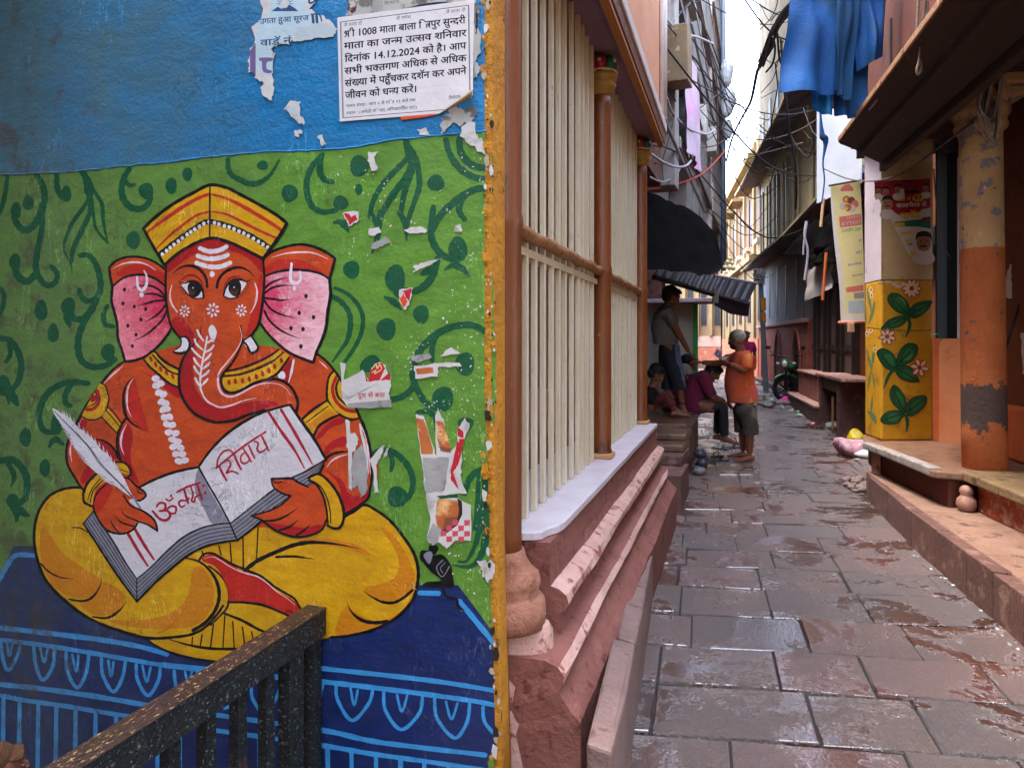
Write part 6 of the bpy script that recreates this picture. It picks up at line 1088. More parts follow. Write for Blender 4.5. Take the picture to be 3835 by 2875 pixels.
cup = empty('bowl', c6(855, 225, 8.42), 'pale bowl and blue white packet held by the orange shirted man', 'bowl')
q = c6(850, 215, 8.42); sub('bowl_body', mat('pale_bowl', '#cfc6bc', rough=.4, bump=0), cup, lambda b: b.lathe([(.02, -.03), (.045, -.02), (.055, .02), (.05, .02), (.04, -.012), (.0, -.02)], q, 16)); sub('packet', mat('blue_white_packet', '#b8c4dc', '#5f78b8', sc=30, rough=.4), cup, lambda b: (b.obox(q + Vector((-.05, 0, .055)), (.05, .03, .09), .3, .5), b.obox(q + Vector((-.075, .01, .07)), (.04, .02, .08), -.3, .2, .5)))
# ---- standing man in grey ------------------------------------------------------------------------
def m4(x, y, d): return atD(1355.49 + .24348 * x, 374.92 + .24348 * y, d)
PZ = .607
man2 = empty('person', (-.68, 8.75, PZ), 'man in a grey t-shirt standing on the platform and reaching down', 'person')
SK2 = skinmat('shaded_skin', '#84503a', '#6a3e2d'); d2 = 8.55
neck = m4(355, 1175, d2); chest = m4(320, 1280, d2); bel = m4(330, 1420, d2); pel = m4(350, 1530, d2); shn, shf = m4(355, 1235, d2 - .18), m4(330, 1235, d2 + .2)
eln, wrn = m4(445, 1400, d2 - .16), m4(545, 1585, d2 - .02); elf, wrf = m4(300, 1400, d2 + .25), m4(350, 1540, d2 + .22)
hn, hf = m4(375, 1560, d2 - .09), m4(340, 1560, d2 + .1); kn, kf = c6(445, 400, d2 - .1), c6(360, 400, d2 + .1); an = to_ground(c6(490, 620, d2 - .05), PZ + .13); af = to_ground(c6(362, 670, d2 + .1), PZ + .085)
b = MB(); V_ = dict(pel=(pel, .09), bel=(bel, .09), chest=(chest, .10), neck=(neck, .058), hd=(m4(375, 1120, d2), .062), shn=(shn, .068), eln=(eln, .044), wrn=(wrn, .028), shf=(shf, .066), elf=(elf, .044), wrf=(wrf, .028), hn=(hn, .075), kn=(kn, .060), an0=(kn.lerp(an, .4), .055), an=(an, .036), hf=(hf, .075), kf=(kf, .060), af0=(kf.lerp(af, .4), .055), af=(af, .036))
skin_into(b, V_, chain('pel', 'bel', 'chest', 'neck', 'hd') + chain('chest', 'shn', 'eln', 'wrn') + chain('chest', 'shf', 'elf', 'wrf') + chain('pel', 'hn', 'kn', 'an0', 'an') + chain('pel', 'hf', 'kf', 'af0', 'af'))
hc2 = m4(392, 1085, d2); FW2 = Vector((.88, .35, -.42)); head(b, hc2, FW2, .103); hand(b, wrn, Vector((.62, .05, -.75)), Vector((.5, 0, .5)), .085, .45, 1); hand(b, wrf, Vector((.3, 0, -.9)), Vector((.9, 0, .2)), .085, .4, 1)
foot(b, an, (.35, -.8, 0), .24, 0, .5); foot(b, af, (.95, -.12, 0), .25); b.build('body', [SK2, EYE, PUP, LIP], man2)
b = MB(); V_ = dict(b00=(m4(345, 1600, d2), .155), b0=(m4(340, 1500, d2), .168), b1=(m4(322, 1400, d2), .168), b2=(m4(310, 1300, d2), .168), b3=(m4(325, 1225, d2), .13), nk=(m4(348, 1185, d2), .075), sn=(shn, .090), an=(shn.lerp(eln, .45), .078), an2=(shn.lerp(eln, .72), .074), sf=(shf, .088), af=(shf.lerp(elf, .6), .075))
skin_into(b, V_, chain('b1', 'b0', 'b00') + chain('b1', 'b2', 'b3', 'nk') + chain('b3', 'sn', 'an', 'an2') + chain('b3', 'sf', 'af')); hem(b, m4(345, 1512, d2)); b.build('shirt', clothm('grey_tshirt_cloth', '#77726c', '#5c5854'), man2, disp=.014, dscale=11)
b = MB(); V_ = dict(w=(m4(342, 1450, d2), (.13, .135)), p=(m4(355, 1565, d2), .14), tn=(hn.lerp(kn, .5), .108), kn=(kn, .098), kn2=(kn.lerp(an, .62), .086), tf=(hf.lerp(kf, .5), .106), kf=(kf, .096), kf2=(kf.lerp(af, .62), .086))
skin_into(b, V_, chain('p', 'w') + chain('p', 'tn', 'kn', 'kn2') + chain('p', 'tf', 'kf', 'kf2')); hem(b, c6(400, 492, d2)); b.build('trousers', clothm('dark_navy_trousers', '#232530', '#181a22'), man2, disp=.010, dscale=10)
b = MB(); P = [hn + Vector((.09, -.08, .06)), hn.lerp(kn, .5) + Vector((.075, -.075, 0)), kn + Vector((.06, -.075, 0)), kn.lerp(an, .3) + Vector((.05, -.07, 0))]; b.loft([[p + Vector((-.03, 0, 0)), p + Vector((.03, .03, 0)), p + Vector((.03, .05, 0)), p + Vector((-.03, .03, 0))] for p in P]); b.build('side_stripe', clothm('blue_grey_stripe', '#5a6684', '#49546e'), man2)
def hair(b, c, fwd, r, up=Vector((0, 0, 1)), back=.03, top=.035, low=.0):
    f = fwd.normalized(); s_ = up.cross(f).normalized(); u = f.cross(s_); Mx = Matrix((s_, f, u)).transposed(); b.smooth = True
    b.ball(Vector(c) + Mx @ Vector((0, -back, top + low)), (r * .92, r * 1.05, r * .90), 18, 12, Mx); b.ball(Vector(c) + Mx @ Vector((0, -back * 1.6, -.02)), (r * .84, r * .72, r * .8), 14, 10, Mx)
    for k in range(9): a = -1 + k / 4; b.ball(Vector(c) + Mx @ Vector((a * r * .7, r * .45, r * (.86 - .2 * a * a))), (r * .28, r * .42, r * .2), 8, 6, Mx)
HAIR = mat('black_hair', '#120f0f', '#0a0808', sc=30, rough=.55, bump=.6, bsc=150, stretch=(1, 1, .3))
b = MB(); hair(b, hc2, FW2, .105); b.build('hair', HAIR, man2)
# ---- seated man in maroon ------------------------------------------------------------------------
d3 = 8.92; man3 = empty('person', (-.47, 9.2, PZ), 'man in a maroon shirt and dark trousers sitting bent forward on the platform edge', 'person')
pel = c6(620, 630, d3); bel = c6(590, 540, d3); chest = c6(620, 420, d3); neck = c6(720, 350, d3); hc3 = c6(765, 335, d3); FW3 = Vector((.75, .0, -.70))
shn, shf = c6(680, 390, d3 - .2), c6(660, 385, d3 + .2); eln, wrn = c6(755, 575, d3 - .2), c6(855, 610, d3 - .1); elf, wrf = c6(770, 560, d3 + .2), c6(870, 600, d3 + .12)
hn, hf = c6(655, 655, d3 - .1), c6(650, 650, d3 + .12); kn, kf = c6(845, 625, d3 - .12), c6(815, 640, d3 + .14); an, af = c6(862, 905, d3 - .1), c6(800, 890, d3 + .14)
b = MB(); V_ = dict(pel=(pel, .09), bel=(bel, .09), chest=(chest, .10), neck=(neck, .058), hd=(neck.lerp(hc3, .6), .06), shn=(shn, .066), eln=(eln, .044), wrn=(wrn, .028), shf=(shf, .066), elf=(elf, .044), wrf=(wrf, .028), hn=(hn, .09), kn=(kn, .06), an0=(kn.lerp(an, .4), .052), an=(an, .036), hf=(hf, .09), kf=(kf, .06), af0=(kf.lerp(af, .4), .052), af=(af, .036))
skin_into(b, V_, chain('pel', 'bel', 'chest', 'neck', 'hd') + chain('chest', 'shn', 'eln', 'wrn') + chain('chest', 'shf', 'elf', 'wrf') + chain('pel', 'hn', 'kn', 'an0', 'an') + chain('pel', 'hf', 'kf', 'af0', 'af'))
UP3 = Vector((.55, 0, .8)); head(b, hc3, FW3, .10, UP3); hand(b, wrn, Vector((.8, .2, -.5)), Vector((-.3, .2, -.8)), .082, .5, 1); hand(b, wrf, Vector((.8, -.2, -.5)), Vector((-.3, 0, -.8)), .082, .5, -1)
foot(b, an, (.93, -.3, 0), .25, 0, .15); foot(b, af, (.9, -.2, 0), .25, 0, .1); b.build('body', [SK2, EYE, PUP, LIP], man3)
b = MB(); V_ = dict(b00=(c6(640, 700, d3), .14), b0=(c6(605, 655, d3), .17), b1=(c6(585, 560, d3), .162), b2=(c6(600, 450, d3), .168), b3=(c6(665, 385, d3), .13), nk=(c6(710, 355, d3), .078), sn=(shn, .088), an=(shn.lerp(eln, .5), .076), an2=(shn.lerp(eln, .98), .068), sf=(shf, .088), af=(shf.lerp(elf, .5), .076), af2=(shf.lerp(elf, .98), .068))
skin_into(b, V_, chain('b1', 'b0', 'b00') + chain('b1', 'b2', 'b3', 'nk') + chain('b3', 'sn', 'an', 'an2') + chain('b3', 'sf', 'af', 'af2')); b.build('shirt', clothm('maroon_shirt_cloth', '#7c1f44', '#641737'), man3, disp=.014, dscale=11)
b = MB(); V_ = dict(w=(c6(600, 600, d3), .13), p=(c6(635, 665, d3), .14), tn=(hn.lerp(kn, .5), .095), kn=(kn, .078), cn=(kn.lerp(an, .5), .066), en=(kn.lerp(an, 1.08), .060), tf=(hf.lerp(kf, .5), .095), kf=(kf, .078), cf=(kf.lerp(af, .5), .066), ef=(kf.lerp(af, 1.08), .060))
skin_into(b, V_, chain('p', 'w') + chain('p', 'tn', 'kn', 'cn', 'en') + chain('p', 'tf', 'kf', 'cf', 'ef')); hem(b, c6(830, 890, d3)); b.build('trousers', clothm('dark_slate_jeans', '#252a30', '#1b1f24'), man3, disp=.006, dscale=10)
b = MB(); hair(b, hc3, FW3, .102, UP3); b.build('hair', HAIR, man3)
# ---- three more people sitting on the platform ---------------------------------------------------
def sitter(lbl, hcp, fw, bodyc, shirt, hairm, skin, knees, scale=1., legm=None, cap=False):
    m = empty('person', (hcp.x, hcp.y, PZ), lbl, 'person'); s = scale; pel = Vector((bodyc.x, bodyc.y, PZ + .13 * s)); ch = Vector((bodyc.x, bodyc.y, hcp.z - .34 * s)).lerp(hcp, .12); nk = ch.lerp(hcp, .6); side = Vector((0, 0, 1)).cross(fw).normalized(); f2 = Vector((fw.x, fw.y, 0)).normalized()
    shn, shf = ch + side * .17 * s + Vector((0, 0, .05)), ch - side * .17 * s + Vector((0, 0, .05)); kn, kf = knees; a1, a2 = to_ground(kn + f2 * .10, PZ + .085), to_ground(kf + f2 * .12, PZ + .085); w1, w2 = kn + Vector((0, 0, .06)), kf + Vector((0, 0, .06)); e1, e2 = shn.lerp(w1, .5) - Vector((0, 0, .1 * s)), shf.lerp(w2, .5) - Vector((0, 0, .1 * s)); h1, h2 = pel + side * .09 * s, pel - side * .09 * s
    b = MB(); V_ = dict(pel=(pel, .09 * s), ch=(ch, .09 * s), nk=(nk, .055 * s), hd=(hcp, .06 * s), s1=(shn, .06 * s), e1=(e1, .042 * s), w1=(w1, .028 * s), s2=(shf, .06 * s), e2=(e2, .042 * s), w2=(w2, .028 * s), h1=(h1, .09 * s), k1=(kn, .058 * s), a1=(a1, .036 * s), h2=(h2, .09 * s), k2=(kf, .058 * s), a2=(a2, .036 * s))
    skin_into(b, V_, chain('pel', 'ch', 'nk', 'hd') + chain('ch', 's1', 'e1', 'w1') + chain('ch', 's2', 'e2', 'w2') + chain('pel', 'h1', 'k1', 'a1') + chain('pel', 'h2', 'k2', 'a2')); head(b, hcp, fw, .098 * s); hand(b, w1, f2 - Vector((0, 0, .5)), Vector((0, 0, -1)), .08 * s, .5); hand(b, w2, f2 - Vector((0, 0, .5)), Vector((0, 0, -1)), .08 * s, .5, -1); foot(b, a1, f2, .23 * s); foot(b, a2, f2, .23 * s); b.build('body', [skin, EYE, PUP, LIP], m)
    b = MB(); V_ = dict(b0=(pel + Vector((0, 0, .02)), .15 * s), b1=(pel.lerp(ch, .5), .15 * s), b2=(ch, .152 * s), nk=(ch.lerp(hcp, .42), .078 * s), s1=(shn, .085 * s), e1=(shn.lerp(e1, .8), .07 * s), s2=(shf, .085 * s), e2=(shf.lerp(e2, .8), .07 * s)); skin_into(b, V_, chain('b1', 'b0') + chain('b1', 'b2', 'nk') + chain('b2', 's1', 'e1') + chain('b2', 's2', 'e2')); b.build('shirt', shirt, m, disp=.008, dscale=9)
    b = MB(); V_ = dict(p=(pel, .132 * s), h1=(h1.lerp(kn, .5), .095 * s), k1=(kn, .075 * s), c1=(kn.lerp(a1, .85), .058 * s), h2=(h2.lerp(kf, .5), .095 * s), k2=(kf, .075 * s), c2=(kf.lerp(a2, .85), .058 * s)); skin_into(b, V_, chain('p', 'h1', 'k1', 'c1') + chain('p', 'h2', 'k2', 'c2')); b.build('trousers', legm or MATS['dark_slate_jeans'], m, disp=.006, dscale=9)
    b = MB(); hair(b, hcp, fw, .10 * s); b.build('hair', hairm, m); return m
hA = c6(545, 262, 9.25); sitter('dark haired person in a plain dark shirt sitting furthest back by the pale partition', hA, Vector((.7, -.1, -.35)), hA + Vector((-.12, .05, 0)), clothm('charcoal_shirt_cloth', '#2e2a30', '#232026'), HAIR, SK2, (c6(640, 470, 9.1), c6(640, 470, 9.4)))
hB = c6(508, 352, 8.98); sitter('grey haired person in a mauve shirt sitting low behind the maroon shirted man', hB, Vector((.6, -.2, -.6)), hB + Vector((-.12, .05, 0)), clothm('mauve_shirt_cloth', '#6a4468', '#573655'), mat('grey_white_hair', '#a8a4a8', '#8f8b90', sc=30, rough=.7, bump=.5, bsc=140), SK2, (c6(590, 560, 8.9), c6(580, 560, 9.15)), .92)
hC = c6(262, 355, 8.35); sitter('person in black with red trousers sitting in the dark by the last brown column', hC, Vector((.6, .1, -.5)), hC + Vector((-.10, .03, 0)), clothm('black_cloth', '#1b181a', '#131113'), HAIR, SK2, (c6(345, 560, 8.2), c6(335, 560, 8.45)), .95, clothm('dull_red_trousers', '#6a2a2a', '#541f20'))
# ---- passer by in magenta, far down the alley
def standing(lbl, base, fwd, H, shirt, legm, skin, hairm):
    m = empty('person', base, lbl, 'person'); k = H / 1.65; B = Vector(base); f = Vector(fwd).normalized(); s_ = Vector((0, 0, 1)).cross(f); Q = lambda x, y, z: B + s_ * x * k + f * y * k + Vector((0, 0, z * k))
    b = MB(); V_ = dict(pel=(Q(0, 0, .9), .09 * k), ch=(Q(0, 0, 1.22), .09 * k), nk=(Q(0, .01, 1.42), .055 * k), hd=(Q(0, .02, 1.5), .06 * k)); E_ = chain('pel', 'ch', 'nk', 'hd')
    for q, n in ((1, 'l'), (-1, 'r')):
        V_.update({'s' + n: (Q(.17 * q, 0, 1.33), .06 * k), 'e' + n: (Q(.22 * q, -.03, 1.06), .042 * k), 'w' + n: (Q(.22 * q, .06, .83), .028 * k), 'h' + n: (Q(.09 * q, 0, .84), .09 * k), 'k' + n: (Q(.1 * q, .03, .46), .058 * k), 'a' + n: (Q(.1 * q, -.02 + .1 * q, .085), .036 * k)}); E_ += chain('ch', 's' + n, 'e' + n, 'w' + n) + chain('pel', 'h' + n, 'k' + n, 'a' + n)
    skin_into(b, V_, E_); head(b, Q(0, .03, 1.54), f, .1 * k)
    for q in (1, -1): hand(b, Q(.22 * q, .06, .83), Vector((0, 0, -1)) + f * .2, s_ * -q, .08 * k, .3, q); foot(b, Q(.1 * q, -.02 + .1 * q, .085), f, .24 * k)
    b.build('body', [skin, EYE, PUP, LIP], m)
    b = MB(); V_ = dict(b0=(Q(0, 0, .80), .155 * k), b1=(Q(0, 0, 1.05), .145 * k), b2=(Q(0, 0, 1.25), .148 * k), nk=(Q(0, 0, 1.39), .075 * k)); E_ = chain('b1', 'b0') + chain('b1', 'b2', 'nk')
    for q, n in ((1, 'l'), (-1, 'r')): V_.update({'s' + n: (Q(.17 * q, 0, 1.33), .083 * k), 'e' + n: (Q(.21 * q, -.02, 1.12), .068 * k)}); E_ += chain('b2', 's' + n, 'e' + n)
    skin_into(b, V_, E_); b.build('shirt', shirt, m, disp=.008)
    b = MB(); V_ = dict(p=(Q(0, 0, .86), .14 * k)); E_ = []
    for q, n in ((1, 'l'), (-1, 'r')): V_.update({'t' + n: (Q(.095 * q, .02, .65), .10 * k), 'k' + n: (Q(.1 * q, .03, .46), .085 * k), 'c' + n: (Q(.1 * q, -.01 + .09 * q, .16), .07 * k)}); E_ += chain('p', 't' + n, 'k' + n, 'c' + n)
    skin_into(b, V_, E_); b.build('trousers', legm, m, disp=.006); b = MB(); hair(b, Q(0, .03, 1.54), f, .102 * k); b.build('hair', hairm, m); return m
standing('small far figure in a magenta top walking beyond the man in orange', (.22, 17.5, gz(17.5)), (.2, -1, 0), 1.6, clothm('magenta_cloth', '#b01f5c', '#96184d'), clothm('far_dark_cloth', '#3a3238', '#2c262b'), SK2, HAIR)
SKC = skinmat('child_skin', '#8f5a42', '#7a4836')
cp = atD(2, 1706, 2.05); standing('brown haired child standing on the landing at the bottom left corner with only hair showing', (cp.x, cp.y, -.5), (.5, .8, 0), .80, clothm('child_blue_cloth', '#3f5a7a', '#334a66'), clothm('child_brown_cloth', '#5a4636', '#4a392c'), SKC, mat('light_brown_hair', '#7a5236', '#5a3a24', sc=40, rough=.45, bump=.8, bsc=160, stretch=(1, 1, .3)))
# ================================================================== PAPERS ON THE WALLS, WRITING
def paper(nm, c, c2=None, spots=(), bump=.12, rough=.75, sc=8):
    return mat(nm, c, c2, sc=sc, rough=rough, bump=bump, bsc=40, var=.08, spots=spots)
PAP = paper('notice_paper', '#dad6d8', '#cfcacc', (('#b9a4b4', 5, .70, .08),)); INK = paper('black_ink', '#161416', bump=0); PINK_ = paper('faded_print', '#b8c7cc', '#a8b8be')
TORN = paper('torn_paper_white', '#d4d0cc', '#bfbab6', (('#9a958f', 9, .62, .06),)); REDP = paper('red_print', '#c4202c', '#b01a26'); ORP = paper('orange_print', '#d8481c'); GREYP = paper('greyed_paper', '#a8a6a2', '#8c8a86', (('#6a6862', 12, .6, .06),)); GLUE = paper('old_glue_stain', '#b5b4ae', '#9c9a92', (('#6a6660', 16, .56, .04), ('#7a2a24', 9, .70, .03)))
BLUEP = paper('pale_blue_print', '#b9cfd6', '#a9c0c8'); PURP = paper('purple_print', '#6f5a8c'); NAVYP = paper('navy_print', '#1a4a78'); FOOD1 = paper('orange_food_print', '#c4703a', '#a8562a', (('#e8b878', 12, .56, .05), ('#7a3a20', 9, .64, .04)), sc=16); FOOD2 = paper('brown_food_print', '#8a5236', '#6f3e28'); BLKP = paper('black_print', '#1c181a'); CHEQ = paper('red_cheque_print', '#c8485a')
HALF = {'h': 1}
DEVM = {}
def strip_(pts, w_):
    out = []
    for a, c in zip(pts, pts[1:]):
        dx, dy = c[0] - a[0], c[1] - a[1]; L_ = math.hypot(dx, dy); nx_, ny_ = -dy / L_ * w_ / 2, dx / L_ * w_ / 2; ex, ey = dx / L_ * w_ * .3, dy / L_ * w_ * .3
        out.append([(a[0] + nx_ - ex, a[1] + ny_ - ey), (c[0] + nx_ + ex, c[1] + ny_ + ey), (c[0] - nx_ + ex, c[1] - ny_ + ey), (a[0] - nx_ - ex, a[1] - ny_ - ey)])
    return out
CONJ = {'\ue000': [[(0, .59), (.5, .59)], [(.40, .6), (.40, 0)], [(.40, .36), (.17, .36), (.08, .30), (.07, .20)], [(.38, .34), (.22, .16), (.05, .02)]], '\ue001': [[(.30, .59), (.58, .59)], [(.47, .6), (.47, 0)], [(.28, .56), (.16, .60), (.07, .52), (.10, .42), (.20, .40), (.27, .47), (.26, .36), (.18, .30)], [(.46, .36), (.24, .18), (.10, .03)]]}
def glyphs(txt, bold=.0):
    if txt in CONJ: return [q for st in CONJ[txt] for q in strip_(st, .07)]
    """outline mesh of one run of text (height 1 em), as faces of 2-D points"""
    c = bpy.data.curves.new('t', 'FONT'); c.body = txt; c.size = 1; c.offset = bold; c.resolution_u = 3; o = bpy.data.objects.new('t', c); COL.objects.link(o)
    dg = bpy.context.evaluated_depsgraph_get(); me = bpy.data.meshes.new_from_object(o.evaluated_get(dg), depsgraph=dg); bpy.data.objects.remove(o); bpy.data.curves.remove(c)
    F = [[(me.vertices[i].co.x, me.vertices[i].co.y) for i in p.vertices] for p in me.polygons]; bpy.data.meshes.remove(me); return F
def width(F): xs = [p[0] for f in F for p in f]; return (min(xs), max(xs)) if xs else (0, .3)
def dev(s):
    """put the short-i sign before its consonant cluster, as it is written"""
    out = []
    for ch in s:
        if ch == '\u093f':
            k = len(out) - 1
            if k >= 3 and out[k - 1] == '\u094d' and out[k - 3] == '~': k -= 3
            elif k >= 2 and out[k - 2] == '~': k -= 2
            out.insert(max(k, 0), ch)
        else: out.append(ch)
    return ''.join(out)
def layout(txt, bold=.012):
    """'~X' writes the half form of X (its upright bar cut away); returns faces and advance"""
    txt = dev(txt.replace('@T', '\ue000').replace('@S', '\ue001')); runs = []; cur = ''; i = 0
    while i < len(txt):
        if txt[i] in CONJ:
            if cur: runs.append((cur, 0))
            cur = ''; runs.append((txt[i], 0)); i += 1
        elif txt[i] == '~':
            if cur: runs.append((cur, 0))
            cur = ''; runs.append((txt[i + 1], 1)); i += 3 if txt[i + 2:i + 3] == '\u094d' else 2
        else: cur += txt[i]; i += 1
    if cur: runs.append((cur, 0))
    x = 0; out = []
    for tx, h in runs:
        lead = len(tx) - len(tx.lstrip()); F = glyphs(tx, bold); a, b_ = width(F); b_ = .27 if tx == '\u093f' else b_
        if h:
            cut = b_ - .17
            F = [[(min(px_, cut), py_) for px_, py_ in f] for f in F if min(p[0] for p in f) < cut]; b_ = cut - .01
        base = x - (a if lead == 0 and x and tx not in CONJ else 0); out += [[(base + p[0], p[1]) for p in f] for f in F]; x = base + b_ + (.28 if tx.endswith(' ') else 0)
    return out, x
def write(cv, fr, txt, x0, y0, x1, y1, h, m, bold=.012, fill=True):
    """write txt along the baseline (x0,y0)-(x1,y1) of a frame, letters h tall; stretched to fit the line"""
    F0, adv = layout(txt, 0); F = list(F0)
    if bold:
        for ox_, oy_ in ((bold, 0), (-bold, 0), (0, bold * .8), (0, -bold * .8)): F += [[(p[0] + ox_, p[1] + oy_) for p in f] for f in F0]
    L_ = math.hypot(x1 - x0, y1 - y0); ux, uy = (x1 - x0) / L_, (y1 - y0) / L_; s = L_ / max(adv, .1) if fill else h
    cv.nxt(); mi = cv.idx(m)
    for k_, f in enumerate(F):
        if k_ and k_ % len(F0) == 0: cv.nxt()
        vs = [cv.V(fr, x0 + ux * p[0] * s + uy * p[1] * h * .0 + 0, y0 + uy * p[0] * s - p[1] * h) for p in f]
        try: fc = cv.b.faces.new(vs)
        except ValueError: continue
        fc.material_index = mi; cv.flip(fc)
def lay_thing(nm, label, cat, group=None):
    return empty(nm, (0, YW, 0), label, cat, group)
LAY[0] = .0062
def cut(fr, pts, amp, seed, n=4):
    """a ragged torn outline through pts"""
    r = random.Random(seed); out = []; P = pts + [pts[0]]
    for a, c in zip(P, P[1:]):
        for k in range(n): t = k / n; out.append((a[0] + (c[0] - a[0]) * t + r.uniform(-amp, amp), a[1] + (c[1] - a[1]) * t + r.uniform(-amp, amp)))
    return out
# remains of old posters under the notice
th = lay_thing('torn_poster_remains', 'grey torn paper remains around the edges of the white notice', 'torn paper')
cv = Canvas('N'); cv.poly(cut('N', [(190, -60), (900, -90), (1850, -120), (1840, 40), (1200, 60), (700, 180), (480, 190), (300, 230), (150, 215), (230, 150), (195, 60)], 22, 3, 5), GLUE); cv.poly(cut('N', [(520, 10), (650, 15), (650, 150), (500, 165)], 8, 4), GREYP); cv.poly(cut('N', [(1830, 60), (1890, 90), (1895, 200), (1860, 300), (1915, 500), (1900, 700), (1850, 800), (1890, 880), (1870, 1000), (1830, 1080), (1815, 700), (1820, 300)], 16, 5, 4), GLUE); cv.poly(cut('N', [(1850, 120), (1880, 200), (1862, 420), (1842, 460), (1840, 260)], 8, 6), BLKP)
cv.poly(cut('N', [(1500, 1450), (1560, 1380), (1700, 1420), (1830, 1360), (1880, 1480), (1830, 1500), (1790, 1610), (1700, 1580), (1640, 1640), (1560, 1560), (1480, 1700), (1400, 1730), (1390, 1600), (1440, 1520)], 26, 7, 4), GLUE); cv.poly(cut('N', [(1680, 1620), (1830, 1590), (1870, 1760), (1980, 1850), (1960, 2010), (1850, 1930), (1720, 1820), (1650, 1780)], 22, 8, 4), TORN)
write(cv, 'N', 'जय माता दी', 665, 75, 850, 52, 62, INK, .0); write(cv, 'N', 'जय माता दी', 1135, 40, 1320, 18, 62, INK, .0); cv.poly(cut('N', [(195, 40), (290, 20), (310, 130), (250, 190), (200, 140)], 14, 9), paper('maroon_print', '#5a2a26', spots=(('#b8b4ae', 16, .58, .02),))); cv.poly([(878, 1500), (1350, 1450), (1360, 1485), (1200, 1520), (885, 1560)], ORP); cv.poly(cut('N', [(1230, 1470), (1290, 1462), (1280, 1485), (1235, 1490)], 5, 3), BLKP); cv.build('paper_scraps', th)
# the notice
nt_ = lay_thing('white_notice', 'white printed notice in black Hindi lettering with a curled corner on the blue band', 'notice')
cv = Canvas('N'); cv.poly([(58, 238), (1828, 5), (1815, 600), (1808, 1240), (1640, 1310), (1480, 1400), (1390, 1475), (90, 1580)], PAP); cv.build('paper_sheet', nt_)
cv = Canvas('N'); ln = lambda pts, wd=9: cv.stroke(pts, wd, INK, (1, 1), jit=0)
ln([(98, 298), (1750, 82)], 9); ln([(98, 298), (130, 1532)], 9); ln([(130, 1532), (1470, 1425)], 8); ln([(1750, 82), (1768, 1225)], 9); ln([(1760, 90), (1778, 1225)], 4); ln([(112, 300), (142, 1520)], 4)
cv.build('border_lines', nt_)
cv = Canvas('N')
for tx, a, h, bo in (('जै माता दी', (140, 358, 380, 330), 62, .0), ('जै गणेश', (818, 272, 1010, 250), 62, .0), ('जै माता दी', (1455, 190, 1715, 160), 62, .0), ('@Sी 1008 माता बाला @Tिपुर सु~न्दरी', (145, 495, 1712, 312), 128, .026), ('माता का ज~न्म उ~त्सव शनिवार', (145, 650, 1725, 478), 128, .026), ('दिनांक 14.12.2024 को है। आप', (155, 815, 1722, 640), 128, .026), ('सभी भ~क्तगण अधिक से अधिक', (152, 972, 1725, 800), 128, .026), ('सं~ख्या में पहुँचकर दर्शन कर अपने'.replace('दर्शन', 'दशॅन'), (155, 1130, 1725, 965), 128, .026), ('जीवन को ध~न्य करें।', (160, 1285, 1075, 1200), 128, .026), ('भजन सं~ध्या : सायं ६ से रात्रि ११ बजे तक'.replace('त्रि', '@Tि'), (170, 1400, 1070, 1318), 58, .0), ('~स्थान : (अमेठी म~न्दिर, मणिकर्णिका घाट)'.replace('कर्णि', 'कणॅि'), (175, 1492, 1085, 1412), 58, .0), ('निवेदक', (1498, 1300, 1650, 1278), 62, .0)):
    write(cv, 'N', tx, *a, h, INK, bo)
cv.build('lettering', nt_)
b = MB(); b.smooth = True; q0, q1 = wpt('N', 1835, 1240), wpt('N', 1370, 1490); rings = []
for i in range(14):
    t = i / 13; p = q0.lerp(q1, t); r_ = .016 * (1 - t) + .0015; rings.append([p + Vector((-.25 * r_ * math.sin(a) - r_ * .35 * math.cos(a), -.0075 - r_ + r_ * math.cos(a), -r_ * math.sin(a) * .9)) for a in [.4 + 4.6 * k / 9 for k in range(10)]])
b.loft(rings, closed=False, cap=False); o = b.build('curled_corner', paper('yellowed_paper_back', '#a8957c', '#8a785f'), nt_); md = o.modifiers.new('t', 'SOLIDIFY'); md.thickness = .0008
# torn election poster on the left
tp = lay_thing('torn_election_poster', 'torn pale blue poster with a rising sun and Hindi words on the blue band', 'poster')
cv = Canvas('H2'); cv.poly(cut('H2', [(160, -60), (600, -80), (600, 20), (545, 75), (610, 120), (700, 160), (755, 230), (735, 290), (600, 300), (450, 330), (400, 320), (385, 345), (300, 360), (245, 380), (275, 420), (255, 560), (275, 690), (250, 750), (255, 785), (180, 740), (165, 690), (200, 650), (130, 620), (125, 580), (75, 560), (80, 500), (60, 470), (95, 420), (85, 380), (125, 340), (95, 220), (150, 180), (185, 110)], 11, 12, 4), TORN)
cv.poly([(250, -40), (520, -40), (520, 70), (545, 110), (640, 180), (450, 215), (430, 300), (400, 312), (240, 372), (250, 400), (262, 570), (230, 600), (128, 560), (132, 330), (140, 190), (185, 130), (235, 105)], BLUEP); cv.poly([(85, 400), (128, 340), (128, 580), (85, 560)], PURP); cv.fill([(160, 455), (255, 455), (255, 480), (215, 490), (215, 540), (255, 555), (240, 575), (185, 560), (175, 485), (160, 480)], PURP)
cv.poly(cut('H2', [(450, 215), (640, 180), (760, 240), (730, 285), (560, 295), (450, 325)], 8, 5), PINK_); cv.poly([(250, 95), (300, 60), (330, 78), (380, 40), (430, 70), (460, 95)], NAVYP); cv.dot(355, 38, 30, 32, TORN)
for k in range(9): a = math.pi * (1.0 + k / 8); cv.stroke([(355 + 38 * math.cos(a), 38 + 38 * math.sin(a)), (355 + 66 * math.cos(a), 38 + 66 * math.sin(a))], 7, NAVYP, (1, .3))
